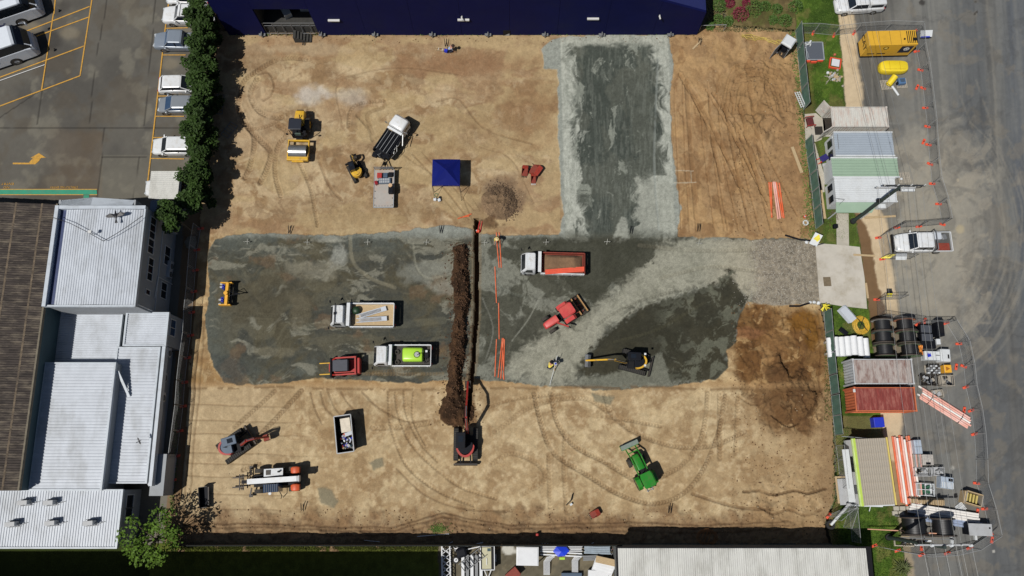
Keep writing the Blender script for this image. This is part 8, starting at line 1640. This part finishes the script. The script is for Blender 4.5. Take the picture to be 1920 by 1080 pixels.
p1 = pole(1598, 416, H1, ((9.7, -1.9, 1.7, LGREY), (10.3, -1.5, 2.3, DTB)), 'tall dark power pole rising beside the garden path'); MB().ring((1.9, .15, 9.9), (1.9, .2, 9.9), .3, .2, 14).build('switch_ring', DKM, p1); MB().ring((.8, .05, 9.2), (.8, .1, 9.2), .22, .18, 14).build('cable_loop', GREYM, p1); MB().cb((1.2, .1, 9.3), (1.2, .3, .2)).build('fuse_box', CBW, p1)
p2 = pole(1664, 1007, 10.2, ((9.8, -2.3, 1.6, LGREY), (9.5, -1.2, 2.6, LGREY)), 'tall dark power pole rising from the grass corner at the bottom')
for k in range(3): MB().tube((-1+k*1.6, .15, 10), (-1+k*1.6, .15, 10.25), .16, .1, 10).build('post_insulator', CBW, p2)
x1_, y1_ = p1.location.x, p1.location.y; x2_, y2_ = p2.location.x, p2.location.y
WR = pm('line_wire', S(150, 152, 152), .45, .4)
def wire(x, y, z, X, Y, Z, sag, label, r_=.013):
    n = 14; pts = [(x+(X-x)*i/n, y+(Y-y)*i/n, z+(Z-z)*i/n-sag*4*(i/n)*(1-i/n)) for i in range(n+1)]; o = MB().path([(a-x, b-y, c-z) for a, b, c in pts], r_, 5).build('power_line', WR); o.location = (x, y, z); tag(o, label, 'power line', 'overhead power lines')
ln = ['leftmost line', 'second line', 'third line', 'fourth line', 'fifth line', 'rightmost line']
for k, dx in enumerate((-1.7, -.9, 0.1, .9, 1.5, 2.2)):
    dy = .15; z = 10.0 if k % 2 else 9.75
    wire(x1_+dx, y1_+dy, z, x2_+dx+.1, y2_+dy, z, .5, 'overhead wire between the two poles, '+ln[k]); 
    wire(x2_+dx+.1, y2_+dy, z, x2_+dx+3.2, y2_-26, z, .4, 'overhead wire leaving the bottom pole, '+ln[k])
for k, dx in enumerate((-1.4, -.7, .6, 1.5)):
    wire(x1_+dx, y1_+.15, 10, x1_+dx-2.8, y1_+30, 9.6, .5, 'overhead wire running up from the pole by the cabins, '+['leftmost', 'second', 'third', 'rightmost'][k])
# ---------------- car park paint ----------------
PY = pm('yellow_paint', S(206, 156, 60), .8, var=.2, scale=5, dirt=S(120, 100, 70), damt=.6, dscale=3); PG = pm('green_paint', S(52, 150, 118), .8, var=.12, scale=2, dirt=S(96, 130, 110), damt=.5, dscale=1.5)
def line(a, b, w, z=.028, m=PY, name='bay_line'):
    A = Vector(G(a[0], a[1], z)); B = Vector(G(b[0], b[1], z)); d = (B-A).normalized(); n = Vector((-d.y, d.x, 0))*w/2
    o = MB().add([tuple(A-n-A), tuple(B-n-A), tuple(B+n-A), tuple(A+n-A)], [(0, 1, 2, 3)]).build(name, m, kind='structure'); o.location = A; return o
zz = .028
for k, (a, b, w) in enumerate((((104, -6), (101, 26), .13), ((100, 26), (78, 168), .13), ((173, -6), (150, 142), .13), ((45, 60), (168, 12), .13), ((68, 68), (166, 32), .13), ((-6, 147), (158, 86), .13), ((-6, 201), (150, 142), .13), ((318, -10), (305, 90), .13), ((305, 95), (274, 366), .13), ((311, 53), (352, 52), .1), ((305, 103), (348, 103), .1), ((294, 180), (345, 180), .1), ((291, 218), (345, 218), .1), ((285, 258), (345, 257), .1), ((282, 297), (345, 298), .1))): line(a, b, w, z=.028+.0042*k)
line((-6, 153), (84, 121), .08, .1, FRM)
slab2 = lambda name, poly, z, m: MB().add([tuple(Vector(G(a, b, z))) for a, b in poly][::-1], [tuple(range(len(poly)))]).build(name, m, kind='structure')
slab2('green_walkway', [(-8, 355.5), (181, 356), (182, 365), (-8, 364.5)], .03, PG); slab2('green_walkway', [(157, 366), (167, 366), (166, 378), (155, 378)], .03, PG)
line((-8, 355), (182, 355), .08, .036); line((-8, 365), (156, 365), .08, .036); line((168, 365), (182, 365), .08, .04)
slab2('direction_arrow', [(24, 305), (54, 305), (62, 296), (57, 296), (73, 287), (86, 295.5), (77, 296), (73, 302), (66, 308), (24, 308)], .03, PY)
def gtext(s_, px_, py_, size, sx=1):
    g1 = G(px_, py_, .036); o = text(s_, size, PY, None, g1, (0, 0, R(180)), 'painted_words', .0); o.scale = (sx, 1, 1); o['kind'] = 'structure'
gtext('STRICTLY NO ENTRY', 120, 351, .33, .92); gtext('NO', 12, 351, .34, 1.2); gtext('ENTRY', 14, 344.5, .36, 1.2)
# ---------------- gazebo and small site things ----------------
A = G(811, 299, 2.1); Bq = G(862, 348, 2.1); gx, gy = (A[0]+Bq[0])/2, (A[1]+Bq[1])/2; w = (Bq[0]-A[0])/2; d = (A[1]-Bq[1])/2
t = thing('gazebo', 'dark blue pop-up gazebo standing alone on the tan soil', 'gazebo', (gx, gy, .02))
for k, (a, b) in enumerate((((-w, -d), (w, -d)), ((w, -d), (w, d)), ((w, d), (-w, d)), ((-w, d), (-w, -d)))):
    mx_, my_ = (a[0]+b[0])/2, (a[1]+b[1])/2
    MB().add([(*a, 2.1), (mx_, my_, 2.16), (*b, 2.1), (0, 0, 3.0), (mx_*.5, my_*.5, 2.5)], [(0, 1, 4), (1, 2, 4), (0, 4, 3), (4, 2, 3)]).build('canopy_panel', BLD, t)
    MB().add([(*a, 2.1), (*b, 2.1), (*b, 1.85), (*a, 1.85)], [(0, 1, 2, 3)]).build('valance', BLD, t); MB().tube((a[0]*.97, a[1]*.97, 0), (a[0]*.97, a[1]*.97, 2.08), .03).build('leg', DTB, t)
    MB().bar((a[0]*.95, a[1]*.95, 1.9), (0, 0, 2.8), .03).build('roof_strut', DTB, t)
for s_ in (-1, 1): MB().tube((s_*w, -d, 1.9), (s_*w*.98+.1, -d-.9, .0), .018).build('guy_rope', DTB, t)
MB().box(-.0, .02, -d*.3, d*.1, 2.75, 2.76).build('vent', DTB, t) if 0 else None
item('white_bucket', 'left white bucket on the soil below the gazebo', 'bucket', G(816, 375), (.34, .34, .34), CBW, 0, .1); item('white_bucket', 'right white bucket with a dark shade below the gazebo', 'bucket', G(824, 376), (.34, .34, .34), CBW, .4, .1)
item('black_tub', 'small black tub just above the two white buckets', 'tub', G(825, 371), (.25, .25, .2), BLK2, .4, .06)
t = MB().ring((0, 0, 0), (0, 0, .06), .2, .15, 16).build('green_ring', pm('ring_green', S(88, 120, 84), .6)); t.location = G(818, 366); tag(t, 'green hose ring above the left white bucket', 'hose')
LATH = pm('white_lath', S(176, 176, 166), .7, var=.1)
for k, (a, b) in enumerate(((465, 455), (577, 456), (690, 456), (800, 456), (909, 457), (1024, 456), (1138, 455), (1309, 458))):
    t = thing('survey_peg', 'white crossed survey peg on the gravel, '+['near the left edge', 'second from the left', 'third from the left', 'left of the dark spoil heap top', 'between trench and worker', 'above the orange tipper cab', 'below the dusty grey strip', 'in the dark band right of the strip'][k], 'survey peg', G(a, b), u(-.1, .1), 'survey pegs across the gravel'); MB().box(-.32, .32, -.02, .02, .38, .43).build('cross_board', LATH, t)
    for s_ in (-.25, .25): MB().box(s_-.02, s_+.02, -.03, .0, -.02, .5).build('stake', LATH, t)
    MB().bar((-.05, -.25, .02), (.05, .3, .4), .04).build('brace', LATH, t)
for k, (a, b, rz) in enumerate(((545, 432, 80), (828, 432, 85), (571, 80, 80), (837, 82, 90), (1312, 80, 85), (1310, 428, 88), (569, 951, 80), (1256, 955, 85), (1184, 433, 80))):
    t = thing('dark_stake', 'pair of dark stakes '+['at the upper edge of the left gravel pad', 'at the bulge of the gravel edge left of the trench', 'below the loading bay', 'above the kneeling person', 'on the soil below the navy wall end', 'at the lower edge of the brown ground', 'below the telehandler', 'below the green tractor', 'at the foot of the dusty strip'][k], 'stakes', G(a, b), R(rz), 'pairs of dark stakes round the plot')
    for s_ in (-.1, .12): MB().bar((-.35, s_, .05), (.35, s_+.08, .5), .06).build('stake', DKM, t)
for k, (a, b, rz, L_, W_) in enumerate(((412, 196, 88, 2.2, .8), (430, 244, 58, 1.7, .9))):
    t = thing('steel_rack', ('upright ladder-like steel frame lying in the hedge shade', 'tilted steel frame lying on the soil below the hedge shade')[k], 'frame', G(a, b, .1), R(rz))
    for s_ in (-1, 1): MB().bar((-L_/2, s_*W_/2, .05), (L_/2, s_*W_/2, .05), .05).build('rail', GREYM, t)
    for q in range(6): x = -L_/2+L_*q/5; MB().bar((x, -W_/2, .05), (x, W_/2, .05), .045).build('rung', GREYM, t)
t = thing('measuring_stake', 'dark bent bracket with a white stone near the bottom ruts', 'bracket', G(1070, 941), R(35)); MB().path([(-.5, 0, .05), (.1, .1, .2), (.6, .5, .1)], .05).build('arm', DKM, t); MB().cb((-.1, -.2, .1), (.25, .2, .18)).build('white_stone', CBW, t)
MB().blob((0, 0, .3), .75, .2, .6).build('boulder', pm('boulder_grey', S(126, 122, 110), .9, var=.3, scale=3, bump=.6)); o = COL.objects[-1]; o.location = G(360, 456); tag(o, 'grey boulder in the shaded lane beside the two-storey block', 'boulder')
loose([(1304, 0+83), (1317, 70)], .0001, 'x', WD) if 0 else None
t = item('red_can', 'small red can on the soil rim above the fence shade', 'can', G(1007, 1002), (.25, .25, .5), RDM, 0, .05)
loose([(683, 1013), (712, 1016)], .03, 'thin white rod in the shade of the southern fence', CBW, .1, 'white_rod', 'rod'); loose([(782, 1006), (842, 1001)], .04, 'long white rod at the edge of the fence shade', CBW, .1, 'white_rod', 'rod')
t = thing('wire_coil', 'loose rusty wire coil in the shade behind the white shed', 'wire', G(1325, 1007, .1))
for k in range(3): n = 18; MB().path([((.7+.1*k)*math.cos(2*PI*i/n)*1.1, (.55+.1*k)*math.sin(2*PI*i/n), .05+.05*k) for i in range(n+1)], .03, 5).build('loop', pm('rust_wire', S(150, 100, 50), .7), t)
for k in range(3): MB().path([(-.7+.4*k, -.5, .1), (-.2+.3*k, .5, .1)], .03, 5).build('strand', pm('rust_wire', S(150, 100, 50)), t)
t = thing('yellow_hose', 'tangled yellow hose on the grass at the top right of the plot', 'hose', G(1425, 72, .1))
for q in range(5): x = 0; pts = []; 
for q in range(6): MB().path([(-2+i*.5+u(-.2, .2), -.2*i*.5+u(-.35, .35)+.3, .08) for i in range(12)], .025, 5).build('loop', pm('hose_straw', S(196, 172, 84), .6), t)
# corner fence of garden bed
t = thing('garden_gate_frame', 'thin grey rail frame at the corner of the garden bed', 'rail', G(1310, 60), 0); MB().tube((0, 0, 0), (0, 0, 1.3), .03).tube((0, 0, 1.3), (2.7, .1, 1.3), .03).tube((2.7, .1, 0), (2.7, .1, 1.3), .03).build('rail', TUB, t)
# ---------------- yard at the bottom ----------------
YW = pm('yard_white', S(226, 228, 230), .5, var=.05, dirt=S(180, 180, 176), damt=.3)
t = thing('lattice_tower', 'white lattice truss lying at the left edge of the yard', 'truss', G(837, 1056, .3), R(-88)); t.location.z = .3
for y in (-.38, .38):
    for z in (0, .6): MB().bar((-1.6, y, z), (3, y, z), .08).build('chord', YW, t)
for k in range(8):
    x = -1.4+k*.55
    for z in (0, .6): MB().bar((x, -.38, z), (x+.55, .38, z), .05).build('lattice', YW, t); MB().bar((x, .38, z), (x+.55, -.38, z), .05).build('lattice', YW, t)
t = thing('wheel_hub', 'white hubbed wheel beside the lattice truss', 'wheel', G(855, 1050, .3)); MB().ring((0, 0, 0), (0, 0, .25), .32, .2, 20).build('tyre', BLK, t); MB().tube((0, 0, .1), (0, 0, .2), .2, n=16).build('rim', YW, t); MB().tube((0, 0, .2), (0, 0, .28), .07, n=10).build('hub', GREYM, t)
t = item('black_tank', 'round black tank behind the hubbed wheel', 'tank', G(866, 1035, .3), (1.0, .9, .7), BLK2, .3, .2)
for k in range(5): o = MB().side([(-1.6, 0), (1.6, 0), (1.6, .12), (-1.6, .12)], -.14, .14).build('roof_channel', YW if k % 2 == 0 else GREYM); o.location = G(868+k*8.5, 1074, .2); o.rotation_euler = (0, 0, R(91)); tag(o, 'pale metal channel lying in the yard, '+['first', 'second', 'third', 'fourth', 'fifth'][k]+' from the lattice truss', 'channel', 'channels lying in the yard')
t = thing('steel_stairs', 'dark steel stair frame slanting across the channels', 'stairs', G(885, 1050, .6), R(38))
for y in (-.45, .45): MB().bar((-1.2, y, .2), (1.3, y, .9), .06).build('stringer', DTB, t)
for k in range(8): MB().bar((-1.1+.3*k, -.45, .25+.085*k), (-1.1+.3*k, .45, .25+.085*k), .06).build('tread', DTB, t)
t = thing('box_trailer', 'cream box trailer with a pale rail frame in the yard', 'trailer', G(914, 1046, 1.0), R(-89)); t.location.z = 0
MB().box(-1.0, 1.0, -.62, .62, .4, 1.1).build('body', DKM, t); MB().box(-.95, .95, -.5, .35, 1.1, 1.16).build('load', pm('load_cream', S(196, 192, 160), .7, var=.1), t)
for s_ in (-1, 1): MB().bar((-1.05, s_*.64, 1.15), (1.05, s_*.64, 1.15), .07).build('rail', YW, t); MB().bar((s_*1.05, -.64, 1.15), (s_*1.05, .64, 1.15), .07).build('rail', YW, t); MB().box(-.3, .4, s_*.72-.08, s_*.72+.08, .3, .75).build('mudguard', YW, t)
MB().bar((1.05, -.35, .5), (1.9, 0, .5), .07).bar((1.05, .35, .5), (1.9, 0, .5), .07).build('drawbar', YW, t); MB().box(-.85, -.6, .0, .3, 1.16, 1.2).build('teal_pad', TEAL, t); MB().box(-.0, .6, -.1, -.04, 1.17, 1.24).build('post', YW, t)
item('brown_crate', 'rusty brown ribbed crate at the bottom edge of the yard', 'crate', G(962, 1076, .4), (1.2, .9, .6), RUST, R(40), .03)
t = thing('white_marquee', 'flat square white canopy standing in the yard', 'canopy', G(989, 1043, 1.8), R(-1)); t.location.z = 0; MB().loft([[(x, y, z) for x, y in ((-k, -k*.8), (k, -k*.8), (k, k*.8), (-k, k*.8))] for k, z in ((1.02, 1.7), (1.02, 1.8), (.9, 1.84))]).build('roof', YW, t, recalc=True)
for sx in (-.95, .95):
    for sy in (-.75, .75): MB().box(sx-.04, sx+.04, sy-.04, sy+.04, 0, 1.7).build('leg', YW, t)
def rack(px_, py_, label, n, L_, sp_, rz, m, z=.6, name='pipe_rack', r_=.04, ends=True):
    t = thing(name, label, 'rack', G(px_, py_, z), R(rz)); t.location.z = 0
    for k in range(n): MB().bar((-L_/2+u(-.05, .05), (k-(n-1)/2)*sp_, z+u(-.03, .03)), (L_/2+u(-.05, .05), (k-(n-1)/2)*sp_, z+u(-.03, .03)), r_*2).build('bar', m, t)
    if ends:
        for x in (-L_*.45, L_*.45): MB().bar((x, -n*sp_/2, z-.08), (x, n*sp_/2, z-.08), .06).build('cross_bar', DTB, t); MB().bar((x, 0, 0), (x, 0, z), .06).build('post', DTB, t)
    return t
rack(1052, 1029, 'rack of short white bars right of the square canopy', 4, 3.9, .14, 0, YW, .9)
t = rack(1052, 1036, 'wide white rail rack under the blue cushion shape', 3, 3.8, .26, -3, YW, .7, r_=.06)
for k in range(15): MB().bar((-1.8+k*.26, .5, .75), (-1.8+k*.26, .75, .75), .05).build('tooth', YW, t)
t = thing('blue_tarp', 'bright blue pentagon shaped tarp on the white rail rack', 'tarp', G(1052, 1034, 1.2)); MB().add([(-.75, .0, 0), (-.45, .42, 0), (.5, .4, 0), (.78, .05, 0), (.35, -.4, 0), (-.3, -.45, 0), (0, 0, .15)], [(6, 1, 0), (6, 2, 1), (6, 3, 2), (6, 4, 3), (6, 5, 4), (6, 0, 5)]).build('sheet', pm('tarp_blue', S(20, 62, 214), .5, var=.12, scale=3), t, recalc=True); MB().path([(-.7, 0, -.05), (-.7, 0, -.5)], .03).build('tie', GREYM, t); MB().cb((.1, -.65, -.3), (.5, .2, .15)).build('green_fold', LIME, t)
for k, (a, b, lb) in enumerate(((1030, 1055, 'bundle of bent white tubes at the left of the blue tarp'), (1083, 1053, 'bundle of bent white tubes at the right of the blue tarp'))):
    t = thing('bent_tubes', lb, 'tubes', G(a, b, .4)); t.location.z = 0
    for q in range(6): MB().path([(-.5+.1*q, -1.1, .3), (-.5+.1*q, .1, .35+.04*q), (-.2+.12*q, .5, .4), (.5, .65-.03*q, .4)], .035, 6).build('tube', YW, t)
rack(1120, 1030, 'pale blue grey sheet stack in the upper right of the yard', 5, 2.4, .17, -2, pm('sheet_steel_blue', S(150, 164, 176), .45, var=.2, scale=4), .6, 'sheet_stack', .075, False)
rack(1112, 1046, 'lower grey sheet stack beside the white boards', 3, 1.9, .16, 2, GREYM, .3, 'sheet_stack', .07, False)
for k in range(6): o = MB().box(-.95, .95, -.3, .3, 0, .1).build('white_slab', YW if k else WD); o.location = G(1136-k*2, 1052+k*5, .25+.12*(6-k)); o.rotation_euler = (0, 0, R(-12-2*k)); tag(o, 'white slab in the slipped stack beside the shed, '+['topmost brown edged one', 'second from the top', 'third from the top', 'fourth from the top', 'fifth from the top', 'lowest one'][k], 'slab', 'slipped stack of white slabs')
o = item('white_table', 'large white board at the foot of the slipped slab stack', 'board', G(1122, 1078, .6), (1.9, .8, .5), YW, R(-3)); o.location.z = .2; o = item('blue_grey_case', 'blue grey case at the bottom edge left of the white board', 'case', G(1072, 1079, .5), (1.9, .45, .5), SLAT, 0); o.location.z = 0
for k, (a, b, lb) in enumerate(((848, 1024, 'tangle of grey scrap at the upper left of the yard'), (1150, 1030, 'dark tangle of scrap against the shed wall'), (1100, 1026, 'thin scrap bars along the yard fence'))):
    t = thing('scrap_heap', lb, 'scrap', G(a, b))
    for q in range(14): A_ = Vector((u(-.5, .5), u(-.3, .3), u(.1, .5))); MB().bar(A_, A_+Vector((u(-.7, .7), u(-.3, .3), u(-.1, .2))), .05).build('scrap_bar', (GREYM, DTB, YW, RUST)[q % 4 if k == 1 else q % 3], t)
rack(880, 1026, 'pale ladder-like frame leaning along the top of the yard', 2, 2.6, .3, 12, YW, .5)
# ---------------- people ----------------
SKN = pm('skin', S(196, 142, 112), .6, var=.05)
def skinmesh(name, V, E, Rr, m, parent, sub=1):
    me = bpy.data.meshes.new(name+'_src'); me.from_pydata(V, E, []); o = bpy.data.objects.new(name+'_src', me); COL.objects.link(o)
    md = o.modifiers.new('s', 'SKIN'); 
    for i, v in enumerate(me.skin_vertices[0].data): v.radius = (Rr[i], Rr[i]); v.use_root = (i == 0)
    o.modifiers.new('b', 'SUBSURF').levels = sub
    dg = bpy.context.evaluated_depsgraph_get(); m2 = bpy.data.meshes.new_from_object(o.evaluated_get(dg)); bpy.data.objects.remove(o)
    m2.materials.clear(); m2.materials.append(m); r_ = bpy.data.objects.new(name, m2); COL.objects.link(r_); r_.parent = parent; m2.polygons.foreach_set('use_smooth', [True]*len(m2.polygons)); return r_
def person(label, loc, rz, shirt, pants, hat, bend=0.0, arms=((.45, -.3, 1.0), (.45, .3, 1.0)), kneel=False):
    t = thing('person', label, 'person', loc, rz)
    hz = .55 if kneel else .93; c, s_ = math.cos(bend), math.sin(bend)
    up = lambda d, y=0: (d*s_, y, hz+d*c)
    kn = [(.42, -.13, .3), (.38, .16, .48)] if kneel else [(.04, -.12, .5), (.0, .12, .5)]; ft = [(-.05, -.13, .08), (.36, .16, .06)] if kneel else [(.0, -.14, .06), (-.03, .14, .06)]
    V = [(0, 0, hz), up(.25), up(.48), up(.6), up(.72), (0, -.1, hz-.04), kn[0], ft[0], (ft[0][0]+.18, ft[0][1], .04), (0, .1, hz-.04), kn[1], ft[1], (ft[1][0]+.18, ft[1][1], .04)]
    sh = [up(.5, -.2), up(.5, .2)]
    for q, a in enumerate(arms):
        e = tuple((sh[q][i]+a[i])/2+(-.05 if i == 2 else 0) for i in range(3)); V += [sh[q], e, a, tuple(a[i]+(.07 if i == 0 else 0) for i in range(3))]
    E = [(0, 1), (1, 2), (2, 3), (3, 4), (0, 5), (5, 6), (6, 7), (7, 8), (0, 9), (9, 10), (10, 11), (11, 12), (2, 13), (13, 14), (14, 15), (15, 16), (2, 17), (17, 18), (18, 19), (19, 20)]
    Rr = [.13, .13, .14, .06, .1, .09, .065, .045, .04, .09, .065, .045, .04, .065, .045, .035, .035, .065, .045, .035, .035]
    skinmesh('body', V, E, Rr, SKN, t)
    skinmesh('trousers', [V[0], V[5], V[6], V[7], V[9], V[10], V[11]], [(0, 1), (1, 2), (2, 3), (0, 4), (4, 5), (5, 6)], [.145, .11, .085, .07, .11, .085, .07], pants, t)
    skinmesh('shirt', [V[1], V[0], V[2], V[13], V[14], V[17], V[18]], [(0, 1), (0, 2), (2, 3), (3, 4), (2, 5), (5, 6)], [.155, .15, .165, .085, .06, .085, .06], shirt, t)
    hd = up(.8); MB().sphere((hd[0], 0, hd[2]+.02), .13, 12, 6, .6).build('hat_crown', hat, t, smooth=True); MB().tube((hd[0], 0, hd[2]), (hd[0], 0, hd[2]+.02), .2, n=16).build('hat_brim', hat, t)
    for q in (0, 1):
        h_ = V[16+4*q]
        for f_ in range(5): MB().tube(h_, (h_[0]+.07-.01*abs(f_-2), h_[1]+(f_-2)*.018, h_[2]-.03), .009, .007, 5).build('finger', SKN, t)
    return t
HV = pm('hi_vis_yellow', S(232, 214, 92), .7, var=.08); DN = pm('navy_cloth', S(34, 38, 60), .8, var=.15); LBS = pm('light_blue_cloth', S(164, 178, 200), .8, var=.1); TNH = pm('straw_hat', S(226, 206, 150), .8); DBH = pm('dark_brown_hat', S(54, 34, 26), .7)
person('worker in pale yellow top and straw hat between the two orange pipes', G(932, 450), R(-90), HV, pm('tan_trousers', S(150, 124, 90), .8), TNH, .5, ((.55, -.25, .55), (.5, .3, .55)))
person('worker in yellow vest bending beside the survey tripod', G(1029, 691), R(60), HV, DN, BLK2, .7, ((.7, -.2, .8), (.7, .2, .8)))
person('person in light blue shirt and dark brown hat kneeling below the navy wall', G(842, 97), R(5), LBS, DN, DBH, .7, ((.6, -.2, .25), (.55, .25, .25)), True)
t = thing('survey_tripod', 'survey tripod with a pale instrument and a long leaning staff', 'tripod', G(1040, 686)); 
for k in range(3): a = k*2.09+.5; MB().tube((.45*math.cos(a), .45*math.sin(a), 0), (.05*math.cos(a), .05*math.sin(a), 1.45), .03, n=6).build('leg', YB2, t)
MB().cb((0, 0, 1.52), (.3, .34, .22), .2).build('instrument', LGREY, t, bevel=.03); MB().cb((.0, 0, 1.66), (.14, .14, .08)).build('handle', BLU, t)
MB().tube((-.5, -1.9, .05), (.2, .85, 1.3), .025, n=6).build('staff', CBW, t)
t = thing('white_trestle', 'thin pale frame trolley left of the kneeling person', 'trolley', G(824, 94, .1), R(-15))
for y in (-.15, .15): MB().bar((-.45, y, .1), (.45, y, .35), .05).build('rail', WD, t)
MB().bar((.4, -.2, .3), (.4, .2, .3), .05).bar((-.1, -.15, .2), (-.1, .15, .2), .04).build('crossbar', YW, t); MB().cb((.75, 0, .2), (.35, .3, .3)).build('tool_case', BLU, t)
